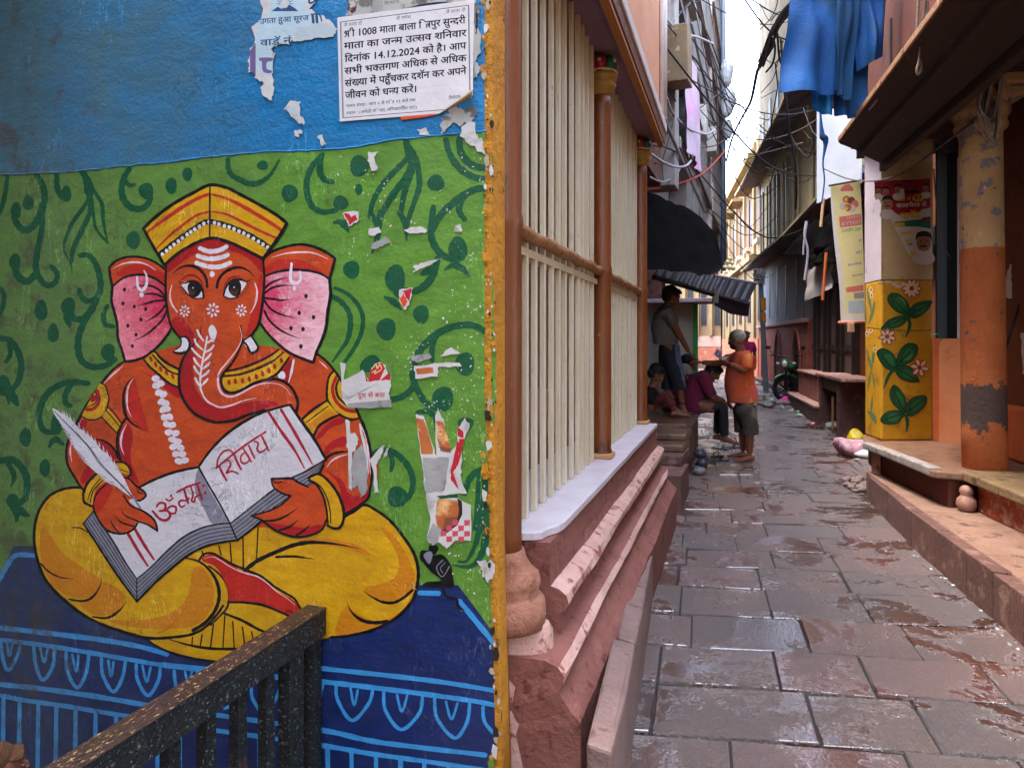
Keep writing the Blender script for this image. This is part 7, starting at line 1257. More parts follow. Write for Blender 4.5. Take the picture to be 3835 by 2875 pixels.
write(cv, 'H2', 'उगता हुआ सूरज', 160, 195, 540, 165, 62, NAVYP, .02); cv.stroke([(560, 120), (620, 120), (640, 170)], 12, NAVYP); cv.stroke([(570, 130), (575, 180)], 22, NAVYP); cv.stroke([(600, 130), (605, 180)], 22, NAVYP); write(cv, 'H2', 'वार्ड नं'.replace('र्ड', 'डॅ'), 165, 365, 405, 342, 74, NAVYP, .02); cv.stroke([(545, -10), (545, 30), (580, 20), (600, -20)], 16, NAVYP); cv.build('paper_sheet', tp)
# scraps
def scrap(label, parts, nm='torn_paper_scrap'):
    t_ = lay_thing(nm, label, 'torn paper', 'torn paper scraps stuck on the painted wall'); cv = Canvas('H3')
    for fr, pts, m_, amp in parts: cv.poly(cut(fr, pts, amp, len(pts) + int(pts[0][0])), m_, fr)
    cv.build('paper_piece', t_); return t_
scrap('small white torn scraps below the pale blue election poster', [('H2', [(350, 850), (400, 790), (470, 800), (470, 890), (510, 970), (470, 965), (400, 900)], TORN, 10), ('H2', [(370, 850), (430, 830), (455, 885), (420, 890)], BLUEP, 6)])
scrap('white flake on the blue band just above the green edge', [('H2', [(605, 1060), (640, 1055), (675, 1120), (640, 1130)], TORN, 6)]); scrap('pair of small white flakes under the torn blue band scraps', [('H2', [(425, 1020), (460, 1020), (465, 1070), (430, 1060)], TORN, 5), ('H2', [(455, 1010), (490, 1015), (490, 1045), (465, 1040)], TORN, 5)])
scrap('white flake above the green leaf scroll', [('H2', [(1385, 1005), (1450, 1000), (1478, 1055), (1400, 1050)], TORN, 6)]); scrap('white strip among scrolls right of the crown', [('H2', [(995, 1185), (1085, 1180), (1040, 1220), (1080, 1320), (1030, 1330), (1000, 1250)], TORN, 7)])
scrap('red and white torn scrap beside the curled green stem', [('H3', [(795, -5), (925, -20), (930, 60), (855, 100), (830, 50)], TORN, 6), ('H3', [(805, 0), (850, 0), (870, 30), (900, 10), (920, 50), (880, 70), (860, 95), (840, 50)], REDP, 3)])
scrap('grey white scrap hanging at the tip of the left leaf', [('H3', [(1000, 115), (1085, 105), (1100, 150), (1040, 175), (1005, 165)], TORN, 6), ('H3', [(1020, 245), (1140, 180), (1180, 230), (1090, 260), (1030, 285)], GREYP, 7)]); scrap('long white scrap beside the tip of the right leaf', [('H3', [(1280, 130), (1380, 100), (1460, 120), (1440, 150), (1330, 160)], TORN, 8)]); scrap('white square scrap near the ochre edge', [('H3', [(1670, 95), (1715, 85), (1728, 140), (1665, 140)], TORN, 5)])
scrap('pointed white strip over the round green fruit stem', [('H3', [(1340, 410), (1430, 380), (1560, 345), (1480, 400), (1380, 440), (1340, 460), (1370, 430)], TORN, 5)]); scrap('orange and red torn picture scrap below the oval fruit', [('H3', [(1245, 590), (1345, 570), (1325, 690), (1280, 752), (1240, 680)], TORN, 7), ('H3', [(1270, 600), (1335, 580), (1320, 680), (1290, 650)], REDP, 4), ('H3', [(1245, 665), (1275, 620), (1305, 690), (1275, 730)], ORP, 4)])
scrap('white scraps with an ochre picture over the vine', [('H3', [(1330, 1100), (1480, 1085), (1490, 1110), (1380, 1155), (1340, 1140)], GREYP, 6), ('H3', [(1350, 1180), (1540, 1160), (1700, 1150), (1720, 1185), (1545, 1190), (1540, 1260), (1370, 1280)], TORN, 6), ('H3', [(1370, 1200), (1500, 1190), (1510, 1235), (1380, 1245)], FOOD1, 3)]); scrap('white triangular scrap above the dark round fruit', [('H3', [(1560, 1100), (1640, 1035), (1715, 1080), (1600, 1105)], TORN, 6)])
t_ = scrap('white sticker with red print beside the armlet', [('H3', [(785, 1155), (830, 1160), (812, 1290), (960, 1210), (1010, 1300), (1020, 1190), (1085, 1150), (1130, 1170), (1170, 1300), (1180, 1140), (1170, 1310), (1180, 1330), (1160, 1390), (1180, 1500), (850, 1502), (800, 1440)], TORN, 5), ('H3', [(1003, 1302), (1010, 1230), (1060, 1165), (1110, 1155), (1130, 1200), (1090, 1290)], REDP, 3), ('H3', [(1095, 1290), (1165, 1225), (1170, 1290)], REDP, 3), ('H3', [(970, 1220), (985, 1300), (1000, 1300), (975, 1240)], REDP, 2), ('H3', [(810, 1440), (1080, 1310), (860, 1430)], GREYP, 4), ('H3', [(840, 1470), (1180, 1440), (1180, 1498), (850, 1500)], GREYP, 3)], 'torn_sticker')
cv = Canvas('H3'); write(cv, 'H3', 'दूध से बना', 920, 1425, 1130, 1420, 50, REDP, .02); cv.stroke([(1040, 1190), (1060, 1165), (1070, 1200), (1090, 1170), (1105, 1200)], 9, paper('cream_print', '#e2c890')); cv.stroke([(1030, 1230), (1060, 1215), (1050, 1240), (1100, 1210)], 8, MATS['cream_print']); cv.build('lettering', t_)
scrap('white torn strips over the right upper arm', [('H5', [(825, 350), (855, 360), (875, 640), (870, 900), (850, 880), (845, 600)], TORN, 4), ('H5', [(850, 470), (900, 455), (925, 520), (905, 590), (860, 610), (835, 560)], TORN, 9), ('H5', [(900, 600), (950, 540), (985, 620), (1000, 760), (990, 920), (945, 960), (920, 860), (880, 900), (870, 720)], GREYP, 9), ('H5', [(925, 380), (940, 385), (1005, 640), (1000, 780), (985, 660)], TORN, 4)])
scrap('white ragged scratches left of the curled green hook', [('H5', [(1010, 660), (1100, 560), (1130, 540), (1090, 650), (1060, 720), (1075, 920), (1055, 920), (1040, 760)], TORN, 7), ('H5', [(1170, 540), (1150, 620), (1110, 660), (1140, 580)], TORN, 5), ('H5', [(1065, 700), (1080, 690), (1068, 830)], REDP, 2)])
tf = lay_thing('torn_food_poster', 'torn food picture poster with red check cloth on the green wall', 'poster')
cv = Canvas('H5'); Cp = lambda pts, m_, a=5, s_=1: cv.poly(cut('H5', pts, a, s_), m_)
Cp([(1362, 310), (1430, 325), (1510, 590), (1530, 640), (1520, 400), (1515, 330), (1540, 260), (1580, 350), (1640, 600), (1690, 530), (1690, 420), (1750, 340), (1790, 400), (1740, 520), (1720, 720), (1720, 800), (1760, 920), (1650, 930), (1540, 950), (1700, 960), (1800, 1010), (1795, 1290), (1680, 1290), (1610, 1345), (1540, 1300), (1500, 1320), (1455, 1280), (1490, 1120), (1450, 960), (1430, 800), (1405, 620)], TORN, 7, 2)
Cp([(1368, 340), (1430, 350), (1505, 580), (1500, 620), (1415, 620)], FOOD1, 4); Cp([(1530, 360), (1580, 370), (1640, 580), (1560, 600), (1535, 500)], FOOD1, 4, 3); Cp([(1545, 560), (1640, 570), (1640, 610), (1580, 600)], FOOD2, 3); Cp([(1420, 640), (1620, 640), (1600, 900), (1450, 930), (1430, 760)], GREYP, 9, 5); Cp([(1640, 740), (1690, 520), (1705, 530), (1700, 700), (1660, 760), (1700, 890), (1640, 820)], REDP, 4); Cp([(1692, 410), (1735, 440), (1740, 500), (1695, 480)], REDP, 3); Cp([(1705, 500), (1745, 500), (1715, 640), (1700, 690)], REDP, 2)
Cp([(1540, 960), (1690, 975), (1720, 1080), (1670, 1170), (1580, 1230), (1545, 1210), (1520, 1100)], FOOD1, 4, 6); Cp([(1600, 1110), (1690, 1100), (1660, 1180), (1570, 1240)], FOOD2, 4); Cp([(1690, 960), (1725, 980), (1730, 1080), (1690, 1170), (1580, 1250), (1560, 1225), (1680, 1140), (1705, 1060)], BLKP, 2)
for i in range(5):
    for j in range(4):
        if (i + j) % 2 == 0: x, y = 1560 + i * 46, 1130 + j * 42; Cp([(x, y), (x + 44, y - 4), (x + 44, y + 38), (x, y + 42)], CHEQ, 2, i + j) if x + y > 2760 else None
Cp([(1455, 1270), (1500, 1150), (1570, 1200), (1540, 1300), (1500, 1325)], GREYP, 5, 8); Cp([(1530, 940), (1690, 935), (1690, 955), (1560, 965)], MATS['dark_green_paint'], 3); cv.build('paper_sheet', tf)
# scuffed pale patches where paint flaked from the wall
scf = lay_thing('flaked_patch', 'white plaster flake patch at the broken lower right wall edge', 'plaster flake'); cv = Canvas('H5'); cv.poly(cut('H5', [(1850, 1440), (1960, 1450), (1980, 1520), (1950, 1600), (1890, 1560), (1860, 1500)], 16, 3), TORN); cv.build('plaster_chip', scf)
# red election poster on the pillar
ep = empty('red_election_poster', (1.6, 7.6, 2.3), 'torn red election poster with faces and Hindi words on the beige pillar', 'poster')
PB = paper('poster_red', '#a81c30', '#8f1628', (('#5a1420', 5, .64, .06),)); GRN = paper('poster_green', '#1f6a5c'); SKP = paper('poster_skin', '#b07a5a', '#8a5a42'); HRP = paper('poster_hair', '#1a1616'); YLP = paper('poster_yellow', '#d8b03a'); WHP = paper('poster_white', '#cfc6ba')
cv = Canvas('R5', plane=(FP[0] + FP[1] * .002, FP[1])); cv.poly(cut('R5', [(568, 70), (1064, 40), (1072, 720), (960, 710), (930, 760), (870, 710), (790, 560), (700, 380), (600, 220), (575, 240)], 5, 3, 3), WHP); cv.poly([(568, 70), (1064, 42), (1066, 300), (985, 320), (970, 345), (790, 370), (720, 330), (610, 205), (572, 215)], PB); cv.poly([(740, 430), (1068, 395), (1068, 490), (960, 470), (800, 470)], GRN)
def face(x, y, r_, hd=1):
    cv.dot(x, y + r_ * 1.55, r_ * 1.15, r_ * .75, WHP); cv.dot(x, y, r_ * .72, r_ * .95, SKP); cv.fill([(x - r_ * .8, y - r_ * .1), (x - r_ * .7, y - r_ * .9), (x, y - r_ * 1.15), (x + r_ * .7, y - r_ * .9), (x + r_ * .8, y - r_ * .1), (x + r_ * .5, y - r_ * .55), (x - r_ * .5, y - r_ * .55)], HRP)
    for q in (-.28, .28): cv.dot(x + q * r_, y - r_ * .12, r_ * .13, r_ * .07, HRP)
    cv.stroke([(x - r_ * .3, y + r_ * .42), (x, y + r_ * .36), (x + r_ * .3, y + r_ * .42)], r_ * .16, HRP); cv.stroke([(x, y - .05 * r_), (x + .05 * r_, y + .2 * r_)], r_ * .1, FOOD2)
face(602, 150, 32); face(668, 160, 42); face(775, 140, 42); face(1022, 130, 40); face(685, 265, 62); face(1005, 610, 88); cv.poly([(832, 105), (960, 92), (960, 168), (838, 175)], paper('poster_panel', '#8c1f30')); cv.poly([(838, 150), (960, 145), (960, 170), (838, 178)], HRP)
cv.dot(955, 217, 52, 32, YLP); write(cv, 'R5', '97', 920, 236, 990, 230, 52, HRP, .03); write(cv, 'R5', 'वार्ड नं'.replace('र्ड', 'डॅ'), 765, 245, 888, 238, 42, YLP, .02); write(cv, 'R5', 'कालभैरव से', 765, 302, 1030, 290, 52, WHP, .03); write(cv, 'R5', 'पार्षद'.replace('र्ष', 'षॅ'), 795, 405, 972, 390, 80, YLP, .04)
cv.poly([(735, 440), (835, 432), (835, 468), (745, 470)], YLP); cv.poly([(990, 390), (1066, 380), (1066, 412), (990, 420)], PB)
for k in range(4): cv.poly([(790 + 22 * k, 520 + 32 * k), (905, 510 + 34 * k), (905, 532 + 34 * k), (800 + 22 * k, 545 + 32 * k)], (YLP, WHP, YLP, GREYP)[k])
cv.dot(908, 710, 24, 20, YLP); cv.build('paper_sheet', ep)
pc = empty('white_paper_tag', (1.6, 7.6, 2.6), 'small white paper tag hanging on the red election poster', 'paper tag'); cv = Canvas('R5', plane=(FP[0] + FP[1] * .006, FP[1])); cv.fill([(800, 140), (825, 135), (835, 190), (820, 225), (795, 220), (790, 180)], WHP); cv.stroke([(815, -40), (818, 60), (812, 140)], 3, REDP); cv.build('tag', pc)
# torn paper on the brown porch wall
tb = empty('torn_bill', (2.3, 6.5, 1.4), 'white torn bill on the brown porch wall at the right edge', 'torn paper'); q0, q1 = Vector((2.24, 6.9, 0)), Vector((2.34, 6.2, 0)); nb = Vector(((q1 - q0).y, -(q1 - q0).x, 0)).normalized(); nb = nb if nb.x < 0 else -nb
cv = Canvas('R5', plane=(q0 + nb * .002, nb)); cv.poly(cut('R5', [(1680, 930), (1780, 925), (1790, 1100), (1685, 1112)], 8, 3), WHP); cv.poly(cut('R5', [(1740, 930), (1770, 800), (1785, 800), (1785, 930)], 6, 4), WHP); cv.poly(cut('R5', [(1690, 960), (1740, 955), (1740, 1040), (1695, 1060)], 8, 4), BLUEP); cv.build('paper_piece', tb)
tb2 = empty('torn_bill', (2.3, 6.3, 1.2), 'pale torn strip of paper low on the brown porch wall', 'torn paper'); cv = Canvas('R7', plane=(q0 + nb * .002, nb)); cv.poly(cut('R7', [(1870, -10), (1935, -10), (1935, 350), (1885, 360), (1875, 160)], 8, 3), WHP); cv.build('paper_piece', tb2)
# hanging banner, seen from the back so its words run backwards
bn = empty('hanging_banner', (1.2, 8.4, 2.5), 'tall pale yellow menu banner hanging with mirrored words beside the pillar', 'banner'); BP = (atD(1830, 550, 7.55), Vector((.25, -.97, 0)).normalized()); BPX = lambda x, y: (x, y)
YB = paper('pale_yellow_banner', '#e9dfa2', '#e2d58e', rough=.6); WB = paper('white_banner_edge', '#e2dcd4'); PKB = paper('faded_red_print', '#d8766e'); 
cv = Canvas('R5', plane=BP); cv.poly(crom([(178, 105), (185, 300), (215, 640), (255, 1000), (270, 1310)], False, 6) + crom([(482, 1318), (482, 1000), (470, 700), (455, 300), (440, 62)], False, 6), WB); cv.poly(crom([(182, 105), (235, 500), (290, 900), (310, 1250)], False, 6) + crom([(480, 1250), (478, 900), (466, 600), (440, 62)], False, 6), YB)
cv.poly([(268, 135), (300, 100), (345, 90), (380, 130), (382, 155), (270, 158)], PKB); 
for x, y, m_ in ((290, 290, WHP), (320, 230, FOOD1), (365, 240, FOOD2), (395, 270, PKB), (370, 310, WHP), (330, 300, FOOD1)): cv.dot(x, y, 34, 34, m_)
cv.poly([(255, 385), (452, 355), (455, 455), (262, 480)], PKB); cv.poly([(316, 1010), (470, 985), (472, 1040), (322, 1055)], PKB); cv.poly([(388, 1060), (478, 1050), (478, 1105), (388, 1110)], GREYP); cv.poly([(335, 1130), (480, 1120), (482, 1235), (340, 1240)], PINK_)
def mirror(tx, x0, y0, x1, y1, h, m_): write(cv, 'R5', tx, x1, y1, x0, y0, h, m_, .01)
mirror('VEG MEALS', 280, 520, 452, 505, 46, paper('green_print', '#3f9a5a')); mirror('TASTY &', 275, 462, 450, 440, 40, WHP); mirror('THALI', 325, 400, 450, 385, 26, WHP)
VIO = paper('violet_print', '#8a7fc0'); mirror('98', 430, 605, 458, 600, 30, VIO); mirror('180', 402, 715, 462, 700, 36, VIO); mirror('special', 335, 820, 455, 800, 36, VIO); mirror('samosa', 370, 915, 468, 900, 36, VIO); cv.build('banner_sheet', bn)
b = MB(); b.smooth = True; a_, c_ = [CO + ray((3035 + x / 2.369) / KD, (650 + y / 2.369) / KD) * 7.55 for x, y in ((250, 1322), (490, 1316))]; b.tube([a_, c_], .018, 8); b.build('bottom_rod', PINKB, bn); a_, c_ = [CO + ray((3035 + x / 2.369) / KD, (650 + y / 2.369) / KD) * 7.52 for x, y in ((165, 108), (450, 58))]; sub('top_rod', DARK, bn, lambda b: b.tube([a_, c_], .012, 6)); q = CO + ray((3035 + 360 / 2.369) / KD, (650 + 1365 / 2.369) / KD) * 7.5; sub('weight', mat('buff_weight', '#c9a078', rough=.6), bn, lambda b: b.obox(q, (.07, .03, .10), .3), bevel=.006)

# chips along the broken wall edge; dark flakes paint in the shaded gaps
ef = lay_thing('edge_flakes', 'white paint flakes and painted dark gaps along the broken ochre wall edge', 'paint flakes'); LAY[0] = .0128
cv = Canvas('S'); r = random.Random(21); E_ = up + redge + redge2; FL = (TORN, mat('dark_gap_shade', '#2c2418', rough=.9, bump=0), mat('bare_plaster', '#b9a98c', rough=.9), OCH)
for a, c in zip(E_[1:], E_[2:-2]):
    n_ = int(abs(c[1] - a[1]) / 22)
    for k in range(n_):
        t = r.random(); x, y = a[0] + (c[0] - a[0]) * t + r.uniform(-26, 6), a[1] + (c[1] - a[1]) * t; s_ = r.choice((3, 4, 5, 6, 9, 14)) * (1.4 if y > 1500 else 1); m_ = r.choice(FL)
        cv.poly([(x + s_ * r.uniform(.4, 1) * math.cos(q), y + s_ * r.uniform(.7, 1.9) * math.sin(q)) for q in (.3, 1.2, 2.1, 3.3, 4.2, 5.4)], m_)
cv.build('flakes', ef); ef['kind'] = 'stuff'
# ================================================================== CLOTH, CABLES, LITTER, MOTORCYCLE
BLC = mat('bright_blue_cloth', '#035296', '#023e76', sc=4, rough=.8, bump=.2, bsc=60, spots=(('#0a3f5c', 3.2, .60, .10),))
BLC2 = mat('backlit_blue_cloth', '#0f74b8', '#0b64a0', sc=4, rough=.8, bump=.2, bsc=60)  # paler blue puts light coming through the cloth into its colour
clo = empty('blue_cloth', atD(1800, 0, 5.3), 'bright blue cloth hanging in folds over the alley beside the dark eave', 'cloth')
Q = lambda *L_: [atD(x, y, d) for x, y, d in L_]
b = MB(); b.smooth = True; sheet(b, Q((1726, -120, 5.25), (1815, -120, 5.35), (1800, 206, 5.3), (1692, 196, 5.2)), 30, 26, fold=.040, ff=4.2, seed=1); sheet(b, Q((1770, -120, 5.45), (1892, -120, 5.5), (1864, 252, 5.5), (1800, 246, 5.4)), 26, 26, fold=.045, ff=4.6, seed=4); sheet(b, Q((1845, -120, 5.36), (1912, -120, 5.36), (1910, 120, 5.4), (1858, 150, 5.38)), 20, 20, fold=.06, ff=5, seed=7); o = b.build('cloth_folds', BLC, clo, recalc=False)
b = MB(); b.smooth = True; sheet(b, Q((1812, -120, 5.30), (1870, -120, 5.34), (1838, 215, 5.36), (1796, 200, 5.30)), 16, 24, fold=.035, ff=5, seed=9); b.build('shade_fold', mat('shade_teal_cloth', '#0a4a78', '#083c60', sc=4, rough=.8, bump=.2, bsc=60), clo, recalc=False)  # darker sheet paints in the cloth's dim translucency patches
b = MB(); b.smooth = True; sheet(b, Q((1756, 150, 5.42), (1800, 150, 5.42), (1796, 250, 5.42), (1752, 236, 5.4)), 12, 12, fold=.012, ff=6, seed=3); b.build('lower_hem', BLC2, clo, recalc=False)
rib = empty('blue_ribbon', atD(1776, 260, 5.6), 'thin twisted blue ribbon dangling below the blue cloth', 'ribbon'); b = MB(); b.smooth = True; P = crom3(Q((1772, 240, 5.5), (1776, 290, 5.5), (1784, 305, 5.5), (1778, 350, 5.5), (1781, 390, 5.5), (1775, 440, 5.5)), 6); b.tube(P, [.006 + .022 * math.exp(-((i - 9) / 5) ** 2) for i in range(len(P))], 7); b.build('ribbon_strip', BLC, rib)
LINE = mat('grey_rope', '#6a625a', rough=.8); rope = empty('washing_line', atD(1800, -120, 5.4), 'rope from which the blue cloth hangs across the alley', 'rope'); sub('rope', LINE, rope, lambda b: b.tube(crom3([Vector((-.62, 5.35, 4.52)), atD(1726, -120, 5.3), atD(1912, -120, 5.4), Vector((1.3, 5.1, 4.75))], 8), .008, 6))
CB = mat('black_cable', '#1d1a1c', rough=.6, bump=0); CW = mat('pale_cable', '#a8a2a6', rough=.6, bump=0); CRD = mat('red_cable', '#a8352c', rough=.5, bump=0); CBR = mat('brown_cable', '#5a4440', rough=.6, bump=0)
def cable(P, r_, m, label, nm='cable', grp=None, n=7):
    b = MB(); b.smooth = True; b.tube(crom3(P, n), r_, 6); return b.build(nm, m, None, label, 'cable', grp)
def K2(L_, d0, d1): n = len(L_) - 1; return [atD(1355.49 + .24348 * x, .24348 * y, d0 + (d1 - d0) * i / n) for i, (x, y) in enumerate(L_)]
cable(Q((1392, 409, 7.6), (1450, 401, 8.5), (1520, 374, 9.5), (1566, 326, 10.5)), .013, CRD, 'red cable curving up from the last brown column')
cable(K2([(250, 60), (400, 230), (480, 300), (620, 330), (760, 390)], 7, 9.5), .014, CW, 'pale cable looping between the peach wall pipe and the white sacks')
cable(K2([(350, 870), (390, 980), (450, 1060), (560, 1150), (700, 1190), (770, 1150)], 7.4, 9.6), .013, CW, 'pale grey cable sagging in front of the pink cloth')
cable(K2([(215, 1370), (320, 1440), (430, 1480), (520, 1470), (565, 1425)], 7, 8.6), .014, CW, 'thick pale cable loop low beside the third column capital'); cable(K2([(200, 1570), (260, 1600), (330, 1610), (430, 1560), (470, 1480)], 7.2, 8.6), .010, CW, 'thin pale cable loop above the black tarpaulin')
GRP = 'dark cables sagging across the alley'; GL = 'thin dark cable sagging among the tangle over the alley'
for L_, a, c in (([(20, 70), (120, 40), (240, 5)], 6.4, 7.5), ([(30, 85), (120, 150), (215, 215)], 6.4, 7.5), ([(280, 1095), (430, 1060), (640, 960), (870, 780)], 7.5, 12), ([(245, 1450), (400, 1400), (640, 1290), (870, 1110), (990, 920)], 7.3, 14), ([(290, 1100), (420, 1220), (520, 1280), (640, 1305), (780, 1290), (880, 1225)], 7.6, 12), ([(310, 0), (420, 120), (560, 40), (640, 10)], 8, 9), ([(400, 240), (470, 120), (560, 20), (600, -60)], 8, 9.5), ([(560, 0), (640, 150), (760, 420), (830, 620)], 8.5, 11), ([(600, 0), (680, 240), (720, 380), (790, 700), (800, 1000), (800, 1340)], 9, 10), ([(400, 300), (450, 420), (600, 520), (660, 640), (720, 780)], 8, 9.5), ([(240, 300), (300, 500), (330, 720), (430, 900)], 7.4, 8), ([(330, 1000), (400, 1070), (360, 1250), (310, 1440), (320, 1600)], 7.8, 8), ([(230, 1290), (340, 1310), (460, 1360)], 7.4, 8.2), ([(480, 620), (500, 760), (540, 800)], 8.6, 9), ([(1000, 1430), (1210, 1360), (1320, 1330), (1560, 1265)], 14, 12), ([(1190, 870), (1300, 810), (1380, 775)], 13, 11), ([(1260, 1650), (1330, 1420), (1430, 1180), (1540, 960)], 13, 10), ([(1440, 1180), (1500, 1290), (1600, 1390), (1650, 1280), (1640, 1150)], 11, 10), ([(1560, 960), (1620, 1120), (1680, 1210), (1790, 1230), (1900, 1180)], 10, 9), ([(1180, 480), (1290, 560), (1390, 480), (1440, 380)], 12, 10), ([(1190, 820), (1290, 700), (1330, 560), (1380, 360)], 12, 10), ([(1270, 1140), (1300, 960), (1330, 760), (1310, 560)], 12, 10.5), ([(1190, 60), (1260, 180), (1340, 110), (1480, 90)], 12, 9), ([(1180, 260), (1280, 150), (1330, 20), (1300, -60)], 12, 10), ([(1700, 1200), (1640, 1240), (1560, 1160)], 10, 10.5), ([(1220, 1480), (1360, 1540), (1530, 1620), (1660, 1560)], 13, 10)):
    cable(K2(L_, a, c), rng.uniform(.006, .011), CB if rng.random() < .6 else CBR, GL, 'cable', GRP)
for k in range(22):
    z0 = rng.uniform(3.7, 7.2); x0 = rng.uniform(1, 9); p = LB.M @ Vector((x0, .1, z0)); y1 = p.y + rng.uniform(1, 6); q = rb2.M @ Vector((rng.uniform(1, 7), .05, z0 + rng.uniform(-.6, 1.2))) if y1 > 15 else RB.M @ Vector((rng.uniform(.5, 5), .05, z0 + rng.uniform(-.3, 1.0)))
    m_ = p.lerp(q, .5) - Vector((0, 0, rng.uniform(.3, .9))); cable([p, p.lerp(m_, .55) - Vector((0, 0, .1)), m_, q.lerp(m_, .5) - Vector((0, 0, .1)), q], rng.uniform(.007, .012), CB, GL, 'cable', GRP)
th = lambda k: .012 + .03 * k
P = crom3(K2([(880, 1420), (910, 1290), (960, 1150), (1040, 1000), (1100, 880), (1150, 640), (1180, 580), (1260, 400), (1340, 220), (1480, 40), (1560, -60)], 16, 8), 5); b = MB(); b.smooth = True; b.tube(P, [.02 + .035 * (i / len(P)) ** 2 for i in range(len(P))], 7); b.build('cable_bundle', CB, None, 'thick black cable bundle crossing the sky strip up to the right', 'cable bundle')
bd = empty('cable_bundle', atD(1685, 40, 9), 'thick knot of dark cables hanging on the cream building near the blue cloth', 'cable bundle')
for k in range(9):
    j = lambda s_: rng.uniform(-s_, s_); cable(K2([(1520 + j(30), -40), (1400 + j(25), 120 + j(20)), (1310 + j(30), 260 + j(25)), (1250 + j(40), 420 + j(30)), (1190 + j(30), 560 + j(30))], 8.2, 11), rng.uniform(.012, .022), CB, None, 'strand').parent = bd
    for o_ in [COL.objects[-1]]: o_.matrix_parent_inverse = wmat(bd).inverted(); del o_['category']
for L_ in ([(1360, 340), (1390, 700), (1420, 1000), (1440, 1180), (1490, 1450), (1500, 1700), (1490, 1850)], [(1330, 300), (1350, 520), (1390, 640), (1400, 900), (1425, 1050)], [(1290, 330), (1310, 430), (1290, 560), (1230, 640)]): cable(K2(L_, 9.5, 11), .016, CB, 'black cable dropping down the front of the cream building', 'cable', 'black cables hanging down the cream building')
# near cables on the right house
cable(Q((1782, 365, 7.6), (1836, 387, 7.2), (1897, 390, 6.6), (1958, 370, 6.1), (2018, 326, 5.6), (2101, 264, 5.15)), .0085, mat('grey_cable', '#5f5854', rough=.6, bump=0), 'grey cable sagging from the banner to the round column')
cable(Q((1874, 240, 5.3), (1892, 219, 5.05), (1921, 170, 4.8), (1960, 131, 4.45), (1994, 78, 4.15), (2023, 32, 3.85), (2056, -20, 3.6)), .0085, CW, 'white cable running along the lip of the dark eave')
cable(Q((2211, 354, 5.0), (2215, 400, 5.6), (2224, 490, 5.7), (2248, 540, 5.7)), .007, CB, 'thin black wire on the brown porch wall'); cable(Q((2210, 82, 4.2), (2160, 128, 4.6), (2125, 140, 4.9)), .007, CB, 'black wire under the eave at the top right corner'); cable(Q((2017, 365, 5.6), (2022, 430, 5.6), (2035, 520, 5.6), (2052, 555, 5.6)), .006, CBR, 'short brown wire hanging left of the column capital')
rp = empty('rope_loop', atD(1985, 60, 4.1), 'knotted old rope loop hanging from the dark eave', 'rope'); RPM = mat('old_rope', '#7a6656', '#5f4e42', sc=40, rough=.9, bump=.6, bsc=120)
b = MB(); b.smooth = True; b.tube(crom3(Q((1985, -20, 4.1), (1982, 40, 4.1), (1981, 80, 4.1), (1988, 95, 4.1), (1986, 130, 4.1), (1981, 150, 4.1), (1984, 162, 4.1), (1990, 150, 4.1), (1988, 128, 4.1)), 5), .009, 6); b.tube(crom3(Q((2000, -20, 4.1), (1996, 30, 4.1), (1988, 70, 4.1), (1990, 85, 4.1), (1983, 92, 4.1), (1994, 60, 4.1), (2004, 40, 4.1), (2003, 0, 4.1)), 5), .008, 6); b.build('rope_strand', RPM, rp)
coil = empty('wire_coil', atD(2160, 130, 5.0), 'hanging coil of white and grey wire in front of the round column capital', 'wire coil')
for k in range(9):
    dx, dy, w_ = rng.uniform(-4, 4), rng.uniform(-2, 2), rng.uniform(.6, 1.25); h_ = rng.uniform(.75, 1.05); dd = 5.0 + rng.uniform(-.03, .03)
    b = MB(); b.smooth = True; b.tube(crom3(Q(*[(2163 + dx * .3 + (x - 2163) * w_, 119 + dy + (y - 119) * h_, dd + (.02 if i > 4 else -.02)) for i, (x, y) in enumerate(((2163, 119), (2142, 150), (2120, 215), (2112, 255), (2122, 285), (2140, 300), (2150, 280), (2158, 220), (2166, 160), (2165, 122)))]), 5), .0075, 6); b.build('wire_strand', CW if k % 4 else MATS['grey_cable'], coil)
b = MB(); b.smooth = True; b.tube(crom3(Q((2165, 122, 4.98), (2168, 160, 4.98), (2180, 190, 4.98), (2192, 212, 4.98)), 5), .007, 6); b.build('wire_strand', CW, coil); sub('tie', CB, coil, lambda b: b.tube(crom3(Q((2157, 135, 4.97), (2164, 138, 4.95), (2172, 136, 4.97)), 5), .006, 6)); sub('hook_wire', CB, coil, lambda b: b.tube(Q((2160, 88, 5.02), (2159, 120, 5.0)), .004, 5))
# white board, tarpaulins and sheets over the timber shop
sub('white_signboard', mat('white_board', '#ccd2d8', '#bfc6ce', rough=.6, bump=0), None, lambda b: plank(b, Q((1768, 240, 9.2), (1862, 228, 8.6), (1862, 395, 8.6), (1768, 440, 9.2)), .03), label='blank white board hung above the yellow banner', cat='board')
def tarp(lbl, P, m, seed, fold=.04): b = MB(); b.smooth = True; sheet(b, P, 18, 10, .006, fold, 9, seed); return b.build('tarpaulin_sheet', m, None, lbl, 'tarpaulin', recalc=False)
tarp('upper black tarpaulin sheet with a ragged tied edge on the timber shop', Q((1748, 485, 10.6), (1806, 455, 9.6), (1806, 528, 9.3), (1690, 556, 11)), TARP, 2); tarp('lower black tarpaulin sheet hanging behind the yellow banner', Q((1760, 545, 10), (1806, 520, 9.2), (1806, 562, 9.0), (1742, 576, 10)), TARP, 5)
tarp('pale grey canvas sheet slung under the tarpaulins of the timber shop', Q((1744, 585, 10.4), (1800, 560, 9.4), (1800, 622, 9.3), (1738, 652, 10.4)), mat('pale_grey_canvas', '#b3aaa6', '#9c9490', sc=4, rough=.8, spots=(('#b3685e', 2.5, .64, .06),)), 8, .02)
